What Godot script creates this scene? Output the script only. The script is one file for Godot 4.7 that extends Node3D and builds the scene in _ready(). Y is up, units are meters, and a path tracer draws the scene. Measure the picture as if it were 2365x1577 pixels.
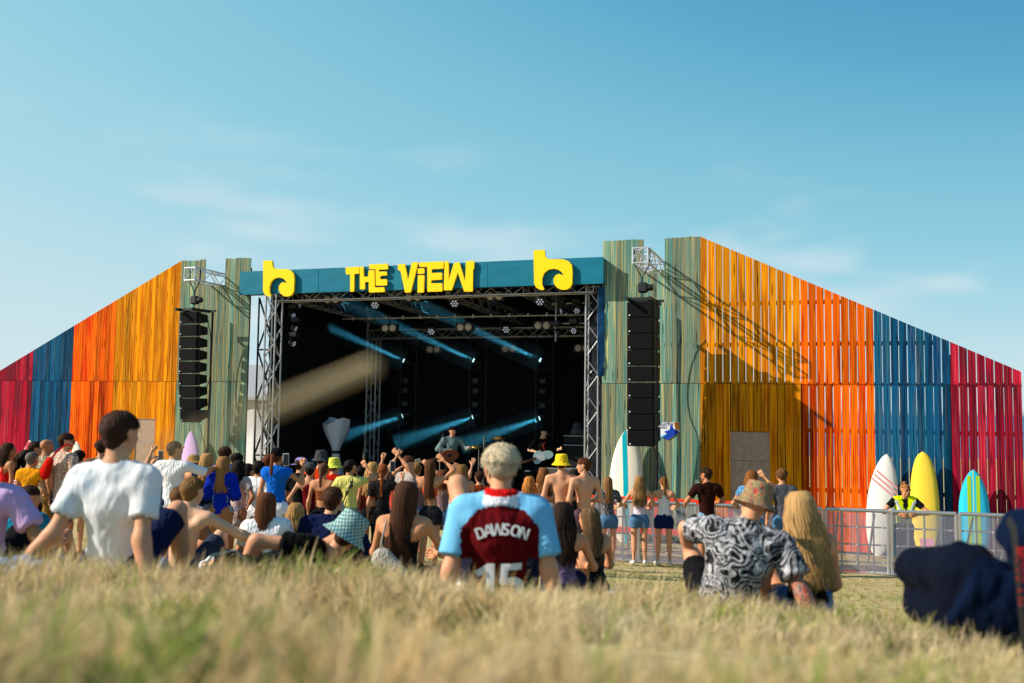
extends Node3D
# A festival stage between two painted timber wings, seen from a dry grass bank.

const STAGE_TURN := -0.33242            # the stage front is turned away from the camera
const STAGE_AT := Vector3(-2.4404, 0.0, -22.8425)
const EYE := 2.95

var rng := RandomNumberGenerator.new()
var stage: Transform3D
var M := {}
var used := {}


class MB:
	var v := PackedVector3Array()
	var n := PackedVector3Array()
	var t := PackedVector2Array()
	var c := PackedColorArray()
	var i := PackedInt32Array()
	var col := Color(1, 1, 1)

	func tri(a: int, b: int, d: int) -> void:
		i.append(a); i.append(b); i.append(d)

	func vert(p: Vector3, nn: Vector3, uv := Vector2.ZERO) -> int:
		v.append(p); n.append(nn); t.append(uv); c.append(col)
		return v.size() - 1

	func quad(a: Vector3, b: Vector3, d: Vector3, e: Vector3, nn: Vector3, u0 := 0.0, v0 := 0.0, u1 := 1.0, v1 := 1.0) -> void:
		var k := v.size()
		vert(a, nn, Vector2(u0, v0)); vert(b, nn, Vector2(u1, v0)); vert(d, nn, Vector2(u1, v1)); vert(e, nn, Vector2(u0, v1))
		if (b - a).cross(d - a).dot(nn) > 0.0:
			tri(k, k + 2, k + 1); tri(k, k + 3, k + 2)
		else:
			tri(k, k + 1, k + 2); tri(k, k + 2, k + 3)

	# six-sided solid from its four bottom-ring and four top-ring corners (both counter-clockwise from above)
	func solid(p: Array) -> void:
		var mid := Vector3.ZERO
		for q in p:
			mid += q
		mid /= 8.0
		for f in [[0, 1, 2, 3], [4, 5, 6, 7], [0, 1, 5, 4], [1, 2, 6, 5], [2, 3, 7, 6], [3, 0, 4, 7]]:
			var a: Vector3 = p[f[0]]
			var b: Vector3 = p[f[1]]
			var d: Vector3 = p[f[2]]
			var e: Vector3 = p[f[3]]
			var nn := (d - a).cross(e - b).normalized()
			if nn.dot((a + b + d + e) * 0.25 - mid) < 0.0:
				nn = -nn
			quad(a, b, d, e, nn)

	func box(at: Vector3, s: Vector3, bs := Basis()) -> void:
		var h := s * 0.5
		var p := []
		for q in [Vector3(-1, -1, 1), Vector3(1, -1, 1), Vector3(1, -1, -1), Vector3(-1, -1, -1), Vector3(-1, 1, 1), Vector3(1, 1, 1), Vector3(1, 1, -1), Vector3(-1, 1, -1)]:
			p.append(at + bs * (q * h))
		solid(p)

	# box with chamfered long edges along its y axis and softened top and bottom
	func soft_box(at: Vector3, s: Vector3, r: float, bs := Basis()) -> void:
		var h := s * 0.5
		var rings := []
		for lv in [[-h.y, r], [-h.y + r, 0.0], [h.y - r, 0.0], [h.y, r]]:
			var x: float = h.x - lv[1]
			var z: float = h.z - lv[1]
			var ring := []
			for q in [Vector2(x - r, z), Vector2(-x + r, z), Vector2(-x, z - r), Vector2(-x, -z + r), Vector2(-x + r, -z), Vector2(x - r, -z), Vector2(x, -z + r), Vector2(x, z - r)]:
				ring.append(at + bs * Vector3(q.x, lv[0], q.y))
			rings.append(ring)
		loft(rings, at)

	# joins rings of equal count; flat faces, outward from mid
	func loft(rings: Array, mid: Vector3) -> void:
		for k in rings.size() - 1:
			var m: int = rings[k].size()
			for j in m:
				var a: Vector3 = rings[k][j]
				var b: Vector3 = rings[k][(j + 1) % m]
				var d: Vector3 = rings[k + 1][(j + 1) % m]
				var e: Vector3 = rings[k + 1][j]
				var nn := (d - a).cross(e - b).normalized()
				if nn.dot((a + d) * 0.5 - mid) < 0.0:
					nn = -nn
				quad(a, b, d, e, nn)
		for k in [0, rings.size() - 1]:
			var ring: Array = rings[k]
			var nn: Vector3 = (ring[1] - ring[0]).cross(ring[2] - ring[0]).normalized()
			if nn.dot(ring[0] - mid) < 0.0:
				nn = -nn
			var s := v.size()
			for q in ring:
				vert(q, nn)
			for j in range(1, ring.size() - 1):
				face(s, s + j, s + j + 1, nn)

	func face(a: int, b: int, d: int, nn: Vector3) -> void:
		if (v[b] - v[a]).cross(v[d] - v[a]).dot(nn) > 0.0:
			tri(a, d, b)
		else:
			tri(a, b, d)

	func tube(a: Vector3, b: Vector3, ra: float, rb := -1.0, seg := 6, caps := true) -> void:
		path([a, b], [ra, ra if rb < 0.0 else rb], seg, caps)

	# swept round tube
	func path(pts: Array, rad: Array, seg := 6, caps := true, flat := 1.0) -> void:
		var last := []
		var side := Vector3.ZERO
		for k in pts.size():
			var p: Vector3 = pts[k]
			var dir: Vector3 = (pts[mini(k + 1, pts.size() - 1)] - pts[maxi(k - 1, 0)]).normalized()
			if side == Vector3.ZERO:
				side = dir.cross(Vector3.UP if absf(dir.y) < 0.9 else Vector3.RIGHT).normalized()
			side = (side - dir * side.dot(dir)).normalized()
			var up := side.cross(dir)
			var ring := []
			for j in seg:
				var w := TAU * j / seg
				var o := side * cos(w) + up * sin(w) * flat
				ring.append(vert(p + o * rad[k], (side * cos(w) * flat + up * sin(w)).normalized(), Vector2(float(j) / seg, float(k))))
			if k > 0:
				for j in seg:
					var j2 := (j + 1) % seg
					face(last[j], last[j2], ring[j2], n[last[j]])
					face(last[j], ring[j2], ring[j], n[ring[j]])
			if caps and (k == 0 or k == pts.size() - 1):
				var nn := -dir if k == 0 else dir
				var m := vert(p, nn)
				var s := v.size()
				for j in seg:
					vert(v[ring[j]], nn)
				for j in seg:
					face(m, s + j, s + (j + 1) % seg, nn)
			last = ring

	# extrudes a polygon in the xy plane from z0 to z1 and places it
	func prism(poly: PackedVector2Array, z0: float, z1: float, tr := Transform3D()) -> void:
		var idx := Geometry2D.triangulate_polygon(poly)
		for z in [z0, z1]:
			var nn := tr.basis * Vector3(0, 0, 1.0 if z == maxf(z0, z1) else -1.0)
			var s := v.size()
			for q in poly:
				vert(tr * Vector3(q.x, q.y, z), nn, q)
			for k in range(0, idx.size(), 3):
				face(s + idx[k], s + idx[k + 1], s + idx[k + 2], nn)
		var cw := Geometry2D.is_polygon_clockwise(poly)
		for k in poly.size():
			var a := poly[k]
			var b := poly[(k + 1) % poly.size()]
			var e := (b - a).normalized()
			var o := Vector2(e.y, -e.x) * (-1.0 if cw else 1.0)
			quad(tr * Vector3(a.x, a.y, z0), tr * Vector3(b.x, b.y, z0), tr * Vector3(b.x, b.y, z1), tr * Vector3(a.x, a.y, z1), tr.basis * Vector3(o.x, o.y, 0))

	# turned profile (radius, height) about y
	func lathe(prof: Array, tr := Transform3D(), seg := 20, squash := 1.0) -> void:
		var last := []
		for k in prof.size():
			var p: Vector2 = prof[k]
			var q0: Vector2 = prof[maxi(k - 1, 0)]
			var q1: Vector2 = prof[mini(k + 1, prof.size() - 1)]
			var d := (q1 - q0).normalized()
			var ring := []
			for j in seg:
				var w := TAU * j / seg
				var o := Vector3(cos(w), 0, sin(w) * squash)
				var nn := (o * d.y - Vector3.UP * d.x).normalized()
				ring.append(vert(tr * (o * p.x + Vector3.UP * p.y), tr.basis * nn, Vector2(float(j) / seg * 6.0, p.y * 10.0)))
			if k > 0:
				for j in seg:
					var j2 := (j + 1) % seg
					face(last[j], last[j2], ring[j2], n[last[j]] + n[ring[j2]])
					face(last[j], ring[j2], ring[j], n[last[j]] + n[ring[j]])
			last = ring

	func add(arr: Dictionary, tr: Transform3D) -> void:
		var s := v.size()
		var av: PackedVector3Array = arr.v
		var an: PackedVector3Array = arr.n
		var ac: PackedColorArray = arr.get("c", PackedColorArray())
		for k in av.size():
			v.append(tr * av[k]); n.append((tr.basis * an[k]).normalized()); t.append(Vector2.ZERO)
			c.append(ac[k] if ac.size() else Color(1, 1, 1))
		for k in arr.i:
			i.append(s + k)

	func data() -> Dictionary:
		return {"v": v, "n": n, "c": c, "i": i}

	func mesh(mat: Material) -> ArrayMesh:
		var a := []
		a.resize(Mesh.ARRAY_MAX)
		a[Mesh.ARRAY_VERTEX] = v; a[Mesh.ARRAY_NORMAL] = n; a[Mesh.ARRAY_TEX_UV] = t; a[Mesh.ARRAY_COLOR] = c; a[Mesh.ARRAY_INDEX] = i
		var m := ArrayMesh.new()
		m.add_surface_from_arrays(Mesh.PRIMITIVE_TRIANGLES, a)
		m.surface_set_material(0, mat)
		return m


# ---------------------------------------------------------------- naming
func numbered(called: String) -> String:
	var k: int = used.get(called, 0)
	used[called] = k + 1
	return called if k == 0 else "%s_%03d" % [called, k]


func tag(o: Node, label: String, category: String, group := "", kind := "") -> Node:
	if label: o.set_meta("label", label)
	if category: o.set_meta("category", category)
	if group: o.set_meta("group", group)
	if kind: o.set_meta("kind", kind)
	return o


func thing(called: String, label: String, category: String, tr := Transform3D(), group := "") -> Node3D:
	var o := Node3D.new()
	o.name = numbered(called)
	o.transform = tr
	add_child(o)
	tag(o, label, category, group)
	return o


func part(called: String, m: Mesh, parent: Node, mat: Material = null, tr := Transform3D()) -> MeshInstance3D:
	var o := MeshInstance3D.new()
	o.name = called
	o.mesh = m
	if mat: o.material_override = mat
	o.transform = tr
	parent.add_child(o, true)
	return o


func single(called: String, m: Mesh, label: String, category: String, tr := Transform3D(), group := "") -> MeshInstance3D:
	var o := MeshInstance3D.new()
	o.name = numbered(called)
	o.mesh = m
	o.transform = tr
	add_child(o)
	tag(o, label, category, group)
	return o


func structure(called: String, m: Mesh) -> MeshInstance3D:
	var o := MeshInstance3D.new()
	o.name = numbered(called)
	o.mesh = m
	add_child(o)
	o.set_meta("kind", "structure")
	return o


# ---------------------------------------------------------------- materials
func lin(r: float, g: float, b: float) -> Color:
	return Color(r, g, b).linear_to_srgb()


func mat(called: String, col: Color, rough := 0.8, metal := 0.0) -> StandardMaterial3D:
	var m := StandardMaterial3D.new()
	m.resource_name = called
	m.albedo_color = col
	m.roughness = rough
	m.metallic = metal
	m.metallic_specular = 0.5 if metal > 0.0 else 0.28
	M[called] = m
	return m


var cloth_height: Texture2D

func cloth(col: Color, bump := 1.2, scale := 9.0) -> StandardMaterial3D:
	var key := "cloth %s %s %s" % [col, bump, scale]
	if M.has(key):
		return M[key]
	var m := mat(key, col, 0.9)
	m.uv1_triplanar = true
	m.uv1_scale = Vector3(scale, scale * 0.45, scale)
	m.heightmap_enabled = true
	m.heightmap_texture = cloth_height
	m.heightmap_scale = bump
	m.rim_enabled = true
	m.metallic_specular = 0.15
	m.rim = 0.12
	m.rim_tint = 0.6
	return m


func noise(freq: float, sd: int, oct := 3) -> FastNoiseLite:
	var f := FastNoiseLite.new()
	f.noise_type = FastNoiseLite.TYPE_SIMPLEX_SMOOTH
	f.frequency = freq
	f.seed = sd
	f.fractal_octaves = oct
	return f


func noise_tex(freq: float, sd: int, size := 256, oct := 4) -> NoiseTexture2D:
	var t := NoiseTexture2D.new()
	t.width = size
	t.height = size
	t.seamless = true
	t.noise = noise(freq, sd, oct)
	return t


func printed(w: int, h: int, paint: Callable) -> ImageTexture:
	var im := Image.create(w, h, false, Image.FORMAT_RGB8)
	for y in h:
		for x in w:
			im.set_pixel(x, y, paint.call(x, y))
	return ImageTexture.create_from_image(im)


# ---------------------------------------------------------------- the place
const BANK_S := [-8.0, 0.0, 0.95, 1.9, 2.85, 3.4, 3.8, 4.3, 4.75, 5.7, 7.6, 9.5, 11.4, 13.3, 15.2, 17.0, 18.0, 900.0]
const BANK_H := [-0.3, -0.22, -0.375, -0.545, -0.69, -0.78, -0.86, -0.99, -1.10, -1.28, -1.62, -1.93, -2.20, -2.45, -2.68, -2.88, -2.95, -2.95]

func ground_at(x: float, z: float) -> float:
	var xs := clampf(x, -14.0, 14.0)
	var s := -z * 0.9452 + xs * lerpf(0.18, 0.3264, clampf(xs * 0.5 + 0.5, 0.0, 1.0))
	var k := 0
	while k < BANK_S.size() - 2 and s > BANK_S[k + 1]:
		k += 1
	var f: float = clampf((s - BANK_S[k]) / (BANK_S[k + 1] - BANK_S[k]), 0.0, 1.0)
	return EYE + lerpf(BANK_H[k], BANK_H[k + 1], f)


func on_ground(x: float, z: float) -> Vector3:
	return Vector3(x, ground_at(x, z), z)


func camera_sky_sun() -> void:
	var cam := Camera3D.new()
	cam.name = "camera"
	add_child(cam)
	cam.position = Vector3(0, EYE, 0)
	cam.basis = Basis(Vector3.RIGHT, deg_to_rad(4.084)) * Basis(Vector3.BACK, deg_to_rad(0.777))
	var lens := CameraAttributesPhysical.new()
	lens.frustum_focal_length = 32.49
	lens.frustum_focus_distance = 17.5
	lens.exposure_aperture = 1.9
	cam.attributes = lens
	cam.fov = 40.54
	cam.near = 0.05
	cam.far = 9000.0

	var e := Environment.new()
	e.background_mode = Environment.BG_SKY
	e.tonemap_mode = Environment.TONE_MAPPER_LINEAR
	e.tonemap_exposure = 1.5
	e.sdfgi_enabled = true
	e.ssao_enabled = true
	e.ssil_enabled = true
	e.volumetric_fog_enabled = true
	e.volumetric_fog_density = 0.0
	var sky := Sky.new()
	var pano := PanoramaSkyMaterial.new()
	pano.panorama = sky_picture()
	sky.sky_material = pano
	e.sky = sky
	e.background_energy_multiplier = 0.667
	var w := WorldEnvironment.new()
	w.name = "world_environment"
	w.environment = e
	add_child(w)

	var sun := DirectionalLight3D.new()
	sun.name = "sun"
	sun.light_energy = 1.6
	sun.light_color = Color(1.0, 0.955, 0.88)
	sun.light_angular_distance = 0.53
	sun.shadow_enabled = true
	add_child(sun)
	sun.look_at_from_position(Vector3.ZERO, Vector3(0.829, -0.543, -0.131), Vector3.UP)


# clear air: pale at the horizon, deeper blue with height and away from the sun, with thin low wisps
func sky_picture() -> ImageTexture:
	var w := 1024
	var h := 512
	var im := Image.create(w, h, false, Image.FORMAT_RGBF)
	var sun := Vector3(-0.829, 0.543, 0.131)
	var puff := noise(1.0, 11, 4)
	var fine := noise(1.0, 5, 3)
	var stops := [0.0, 0.05, 0.11, 0.17, 0.24, 0.33, 0.45, 0.70]
	var tints := [Color(0.67, 0.80, 0.84), Color(0.57, 0.77, 0.83), Color(0.40, 0.69, 0.80), Color(0.27, 0.61, 0.75), Color(0.185, 0.52, 0.68), Color(0.075, 0.38, 0.60), Color(0.008, 0.21, 0.46), Color(0.006, 0.17, 0.42)]
	for y in h:
		var el := PI * (0.5 - (y + 0.5) / h)
		if el < -0.02:
			break
		for x in w:
			var az := TAU * (x + 0.5) / w
			var d := Vector3(sin(az) * cos(el), sin(el), -cos(az) * cos(el))
			var away := 0.5 - 0.5 * d.dot(sun)
			var e := maxf(el, 0.0) / (PI / 2) * (0.11 + 2.25 * away)
			var k := 0
			while k < stops.size() - 2 and e > stops[k + 1]:
				k += 1
			var col: Color = tints[k].lerp(tints[k + 1], clampf((e - stops[k]) / (stops[k + 1] - stops[k]), 0.0, 1.0))
			var p := Vector3(d.x, d.y * 4.2, d.z) * 2.6
			var c := puff.get_noise_3dv(p + Vector3(16.638, 4.574, -29.86)) + 0.25 * fine.get_noise_3dv(p * 4.0)
			var lim := smoothstep(0.36, 0.10, el)
			var amount := clampf(smoothstep(0.10, 0.55, c) * lim, 0.0, 1.0) * 0.42
			col = col.lerp(Color(0.62, 0.74, 0.78), 0.07).lerp(Color(0.84, 0.88, 0.90), amount)
			im.set_pixel(x, y, col)
	var under := Color(0.22, 0.24, 0.22)
	for y in range(h / 2 + 3, h):
		for x in w:
			im.set_pixel(x, y, under)
	return ImageTexture.create_from_image(im)


func land() -> void:
	# ground as one sheet: fine over the bank, coarse to the cliff edge
	var xs := []
	var zs := []
	for k in range(-56, 57):
		xs.append(k * 0.5)
	xs = [-260.0, -140.0, -80.0, -50.0, -36.0] + xs + [36.0, 50.0, 80.0, 140.0, 260.0]
	for k in range(-16, 50):
		zs.append(-k * 0.5)
	zs = [160.0, 80.0, 40.0, 20.0] + zs + [-28.0, -34.0, -44.0, -62.0]
	var mb := MB.new()
	var bump := noise(0.55, 3, 3)
	for z in zs:
		for x in xs:
			var hgt := ground_at(x, z) + bump.get_noise_2d(x, z) * (0.035 if absf(x) < 29.0 and z > -19.0 else 0.0)
			mb.vert(Vector3(x, hgt, z), Vector3.UP, Vector2(x, z) * 0.25)
	var nx := xs.size()
	for r in zs.size():
		for k in nx:
			var a := mb.v[r * nx + maxi(k - 1, 0)]
			var b := mb.v[r * nx + mini(k + 1, nx - 1)]
			var d := mb.v[maxi(r - 1, 0) * nx + k]
			var f := mb.v[mini(r + 1, zs.size() - 1) * nx + k]
			mb.n[r * nx + k] = (d - f).cross(b - a).normalized()
	for r in zs.size() - 1:
		for k in nx - 1:
			var q := r * nx + k
			mb.face(q, q + 1, q + nx + 1, Vector3.UP)
			mb.face(q, q + nx + 1, q + nx, Vector3.UP)
	var soil := mat("soil", Color.WHITE, 1.0)
	var blot := noise_tex(0.02, 21, 512, 5)
	var ramp := Gradient.new()
	ramp.offsets = PackedFloat32Array([0.0, 0.4, 0.6, 1.0])
	ramp.colors = PackedColorArray([lin(0.20, 0.15, 0.07), lin(0.36, 0.28, 0.14), lin(0.44, 0.35, 0.18), lin(0.28, 0.28, 0.10)])
	blot.color_ramp = ramp
	soil.albedo_texture = blot
	soil.uv1_scale = Vector3(2.2, 2.2, 1)
	structure("ground", mb.mesh(soil))
	# the cliff edge and the sea beyond
	var sea := MB.new()
	sea.quad(Vector3(-7000, -14, -62), Vector3(7000, -14, -62), Vector3(7000, -14, -8000), Vector3(-7000, -14, -8000), Vector3.UP, 0, 0, 900, 500)
	var water := mat("sea_water", lin(0.012, 0.11, 0.22), 0.35)
	structure("sea", sea.mesh(water))
	var cl := MB.new()
	cl.quad(Vector3(-260, 0, -62), Vector3(260, 0, -62), Vector3(260, -14.2, -64), Vector3(-260, -14.2, -64), Vector3(0, 0, -1))
	structure("cliff", cl.mesh(mat("cliff_rock", lin(0.2, 0.17, 0.12), 1.0)))


# a tuft of bent blades; base at the origin, about one unit tall
func tuft(blades: int, wide: float, lean: float, sd: int, heads: bool) -> ArrayMesh:
	var r := RandomNumberGenerator.new()
	r.seed = sd
	var mb := MB.new()
	for k in blades:
		var w := r.randf() * TAU
		var root := Vector3(cos(w), 0, sin(w)) * r.randf() * 0.28
		var a := r.randf() * TAU
		var out := Vector3(cos(a), 0, sin(a))
		var side := out.cross(Vector3.UP)
		side = side.rotated(Vector3.UP, r.randf_range(-1.2, 1.2))
		var tall := r.randf_range(0.45, 1.0)
		var bend := r.randf_range(0.1, 1.0) * lean
		var shade := r.randf_range(0.72, 1.35)
		mb.col = Color(shade, shade * r.randf_range(0.93, 1.04), shade * r.randf_range(0.8, 1.05))
		var prev := -1
		for s in 4:
			var f := s / 3.0
			var p := root + Vector3.UP * tall * (f - 0.35 * bend * f * f) + out * bend * tall * f * f
			var hw := wide * (1.0 - 0.85 * f * f) * 0.5
			var nn := (side.cross(Vector3.UP) + Vector3.UP * 1.4).normalized()
			var q := mb.vert(p - side * hw, nn, Vector2(0, f))
			mb.vert(p + side * hw, nn, Vector2(1, f))
			if prev >= 0:
				mb.face(prev, prev + 1, q + 1, nn)
				mb.face(prev, q + 1, q, nn)
			prev = q
		if heads and r.randf() < 0.22:
			var tip := mb.v[prev]
			mb.path([tip, tip + out * 0.05 + Vector3.UP * 0.10, tip + out * 0.10 + Vector3.UP * 0.17], [0.008, 0.016, 0.003], 4, false)
	return mb.mesh(null)


func meadow() -> void:
	var dry := mat("dry_grass_blade", Color.WHITE, 0.75)
	dry.vertex_color_use_as_albedo = true
	dry.backlight_enabled = true
	dry.backlight = Color(0.95, 0.95, 0.9)
	dry.metallic_specular = 0.2
	var r := RandomNumberGenerator.new()
	r.seed = 77
	var patch := noise(0.55, 8, 2)
	var wide := noise(0.16, 9, 2)
	var kinds := [
		["dry_grass", "straw coloured dry grass covering the bank", tuft(22, 0.026, 0.9, 1, false)],
		["green_grass", "fresh green blades growing among the dry grass", tuft(13, 0.05, 0.8, 2, false)],
		["short_grass", "short trampled grass on the lower bank and by the barrier", tuft(18, 0.045, 1.3, 3, false)],
		["seed_stalks", "thin dry seed stalks standing above the grass", tuft(3, 0.014, 0.45, 4, true)],
		["broad_blades", "broad straw blades bending over at the top of the bank", tuft(5, 0.085, 1.5, 5, false)],
	]
	var lists := [[], [], [], [], []]
	var cols := [[], [], [], [], []]
	# rows of the bank, denser near the lens
	var bands := [[0.28, 0.7, 420.0], [0.7, 1.3, 430.0], [1.3, 2.6, 700.0], [2.6, 4.6, 620.0], [4.6, 8.0, 260.0], [8.0, 13.0, 120.0], [13.0, 19.5, 85.0]]
	for b in bands:
		var d0: float = b[0]
		var d1: float = b[1]
		var half := d1 * 0.68 + 0.9
		var cnt := int((d1 - d0) * half * 2.0 * b[2])
		for k in cnt:
			var d := r.randf_range(d0, d1)
			var x := r.randf_range(-half, half)
			var z := -d
			var sc := stage.affine_inverse() * Vector3(x, 0, z)
			if sc.z < 1.0 and sc.x > -4.6 and sc.x < 4.6 or sc.z < 0.1:
				continue
			var pn := patch.get_noise_2d(x * (2.2 if d < 2.0 else 1.0), z * (2.2 if d < 2.0 else 1.0))
			var wn := wide.get_noise_2d(x * 3.0, z * 3.0)
			var worn := false
			if d < 3.4 and pn < -0.22 and r.randf() < 0.8:
				if r.randf() < 0.4:
					continue
				worn = true
			var kind := 0
			var short := smoothstep(5.0, 14.0, d) + clampf((x - 1.2) * 0.25, 0.0, 0.5)
			if pn > 0.20 and r.randf() < 0.7 or r.randf() < 0.08:
				kind = 1
			elif r.randf() < 0.025 and d > 0.6:
				kind = 3
			elif d < 1.3 and r.randf() < 0.13:
				kind = 4
			if worn or r.randf() < short:
				kind = 2
			var tall := r.randf_range(0.045, 0.135) * (1.0 + 1.0 * wn)
			if d < 1.2:
				tall *= 0.95 + 0.1 * d
			elif d > 2.5 and d < 4.6:
				tall *= 1.35
			if kind == 2:
				tall = r.randf_range(0.04, 0.085)
			elif kind == 3:
				tall = r.randf_range(0.12, 0.21) * (0.65 if d < 1.2 else 1.0)
			elif kind == 4:
				tall = r.randf_range(0.09, 0.15)
			if x > 0.9 and d < 6.0:
				tall *= lerpf(1.0, 0.72, clampf((x - 0.9) * 0.6, 0.0, 1.0))
			var spread := tall * r.randf_range(0.75, 1.15)
			if d < 1.3:
				spread *= 1.6
			var bs := Basis(Vector3.UP, r.randf() * TAU).scaled(Vector3(spread, tall, spread))
			lists[kind].append(Transform3D(bs, on_ground(x, z) - Vector3(0, 0.012, 0)))
			var mix := clampf(0.5 + wn * 0.9 + r.randf_range(-0.4, 0.4), 0.0, 1.0)
			var col := Color(0.92, 0.77, 0.52).lerp(Color(0.68, 0.48, 0.25), mix)
			if kind == 1:
				col = Color(0.44, 0.43, 0.11).lerp(Color(0.22, 0.29, 0.055), mix)
			elif kind == 2:
				col = Color(0.66, 0.53, 0.26).lerp(Color(0.42, 0.42, 0.13), clampf(0.2 + pn * 0.9 + mix * 0.5, 0.0, 1.0))
			cols[kind].append(col * r.randf_range(0.62, 1.2))
	for k in 5:
		var mm := MultiMesh.new()
		mm.transform_format = MultiMesh.TRANSFORM_3D
		mm.use_colors = true
		mm.mesh = kinds[k][2]
		mm.mesh.surface_set_material(0, dry)
		mm.instance_count = lists[k].size()
		for j in lists[k].size():
			mm.set_instance_transform(j, lists[k][j])
			mm.set_instance_color(j, cols[k][j])
		var o := MultiMeshInstance3D.new()
		o.name = kinds[k][0]
		o.multimesh = mm
		add_child(o)
		tag(o, kinds[k][1], "grass", "", "stuff")


# ---------------------------------------------------------------- painted timber
var planks := {}

func wood(family: String, shades: Array, count: int, sd: int) -> void:
	var list := []
	for k in count:
		var grain := noise(0.05, sd + k * 7, 3)
		var blot := noise(0.02, sd + k * 7 + 1, 3)
		var fleck := noise(0.11, sd + k * 7 + 2, 2)
		var r := RandomNumberGenerator.new()
		r.seed = sd * 31 + k
		var knots := []
		for q in 2:
			knots.append([Vector2(r.randf_range(8, 56), r.randf_range(0, 512)), r.randf_range(3.0, 5.0)])
		var lead := r.randf_range(-0.5, 0.5)
		var tone := r.randf_range(0.78, 1.14)
		var a: Color = shades[0]
		var b: Color = shades[1]
		var d: Color = shades[2]
		var f: Color = shades[3]
		var im := Image.create(64, 512, false, Image.FORMAT_RGB8)
		for y in 512:
			var yy := absf(256.0 - y) * 2.0
			for x in 64:
				var g := grain.get_noise_2d(x * 4.0, yy * 0.022)
				var bl := blot.get_noise_2d(x * 0.8, yy * 0.12)
				var fl := fleck.get_noise_2d(x * 0.9, yy * 0.030)
				var col := a.lerp(b, clampf(0.5 + lead + bl * 3.0, 0.0, 1.0))
				col = col.lerp(d, smoothstep(0.16, 0.62, fl + bl * 0.35 - lead * 0.3) * 0.85)
				col = col.lerp(f, smoothstep(0.26, 0.58, -fl + bl * 0.6) * 0.75)
				var s := tone + g * 0.30
				for kn in knots:
					var q: Vector2 = (Vector2(x, y) - kn[0]) * Vector2(1.0, 0.62)
					var l: float = q.length()
					if l < kn[1] * 2.2:
						s *= lerpf(0.62, 1.0, smoothstep(kn[1] * 0.5, kn[1] * 2.2, l + sin(l * 2.4) * 0.8))
				im.set_pixel(x, y, Color(clampf(col.r * s, 0, 1), clampf(col.g * s, 0, 1), clampf(col.b * s, 0, 1)))
		var m := mat("%s_wood_%d" % [family, k], Color.WHITE, 0.72)
		m.albedo_texture = ImageTexture.create_from_image(im)
		m.heightmap_enabled = true
		m.heightmap_texture = m.albedo_texture
		m.heightmap_scale = 0.15
		m.metallic_specular = 0.12
		list.append(m)
	planks[family] = list


# plank standing on the stage plane: x0..x1, bottom y0, slanted top
func plank(parent: Node, x0: float, x1: float, y0: float, ya: float, yb: float, z: float, family: String, r: RandomNumberGenerator) -> void:
	var th := 0.022
	var mb := MB.new()
	var front := z + th
	var v0 := r.randf() * 0.5
	var flip := r.randf() < 0.5
	var hv := (maxf(ya, yb) - y0) / 7.4
	mb.solid([Vector3(x0, y0, front), Vector3(x1, y0, front), Vector3(x1, y0, z), Vector3(x0, y0, z), Vector3(x0, ya, front), Vector3(x1, yb, front), Vector3(x1, yb, z), Vector3(x0, ya, z)])
	for k in mb.v.size():
		var p := mb.v[k]
		var u := clampf((p.x - x0) / (x1 - x0), 0.0, 1.0)
		mb.t[k] = Vector2(1.0 - u if flip else u, v0 + (p.y - y0) / 7.4) if absf(mb.n[k].z) > 0.5 else Vector2(0.02, v0 + (p.y - y0) / 7.4)
	var list: Array = planks[family]
	part("plank", mb.mesh(list[r.randi() % list.size()]), parent)


const SEAM := 3.534
const RIDGE := 6.833
const SLOPE := 0.479

func wing_top(u: float) -> float:
	u = absf(u)
	return RIDGE if u < 7.03 else RIDGE - SLOPE * (u - 7.03)


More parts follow.
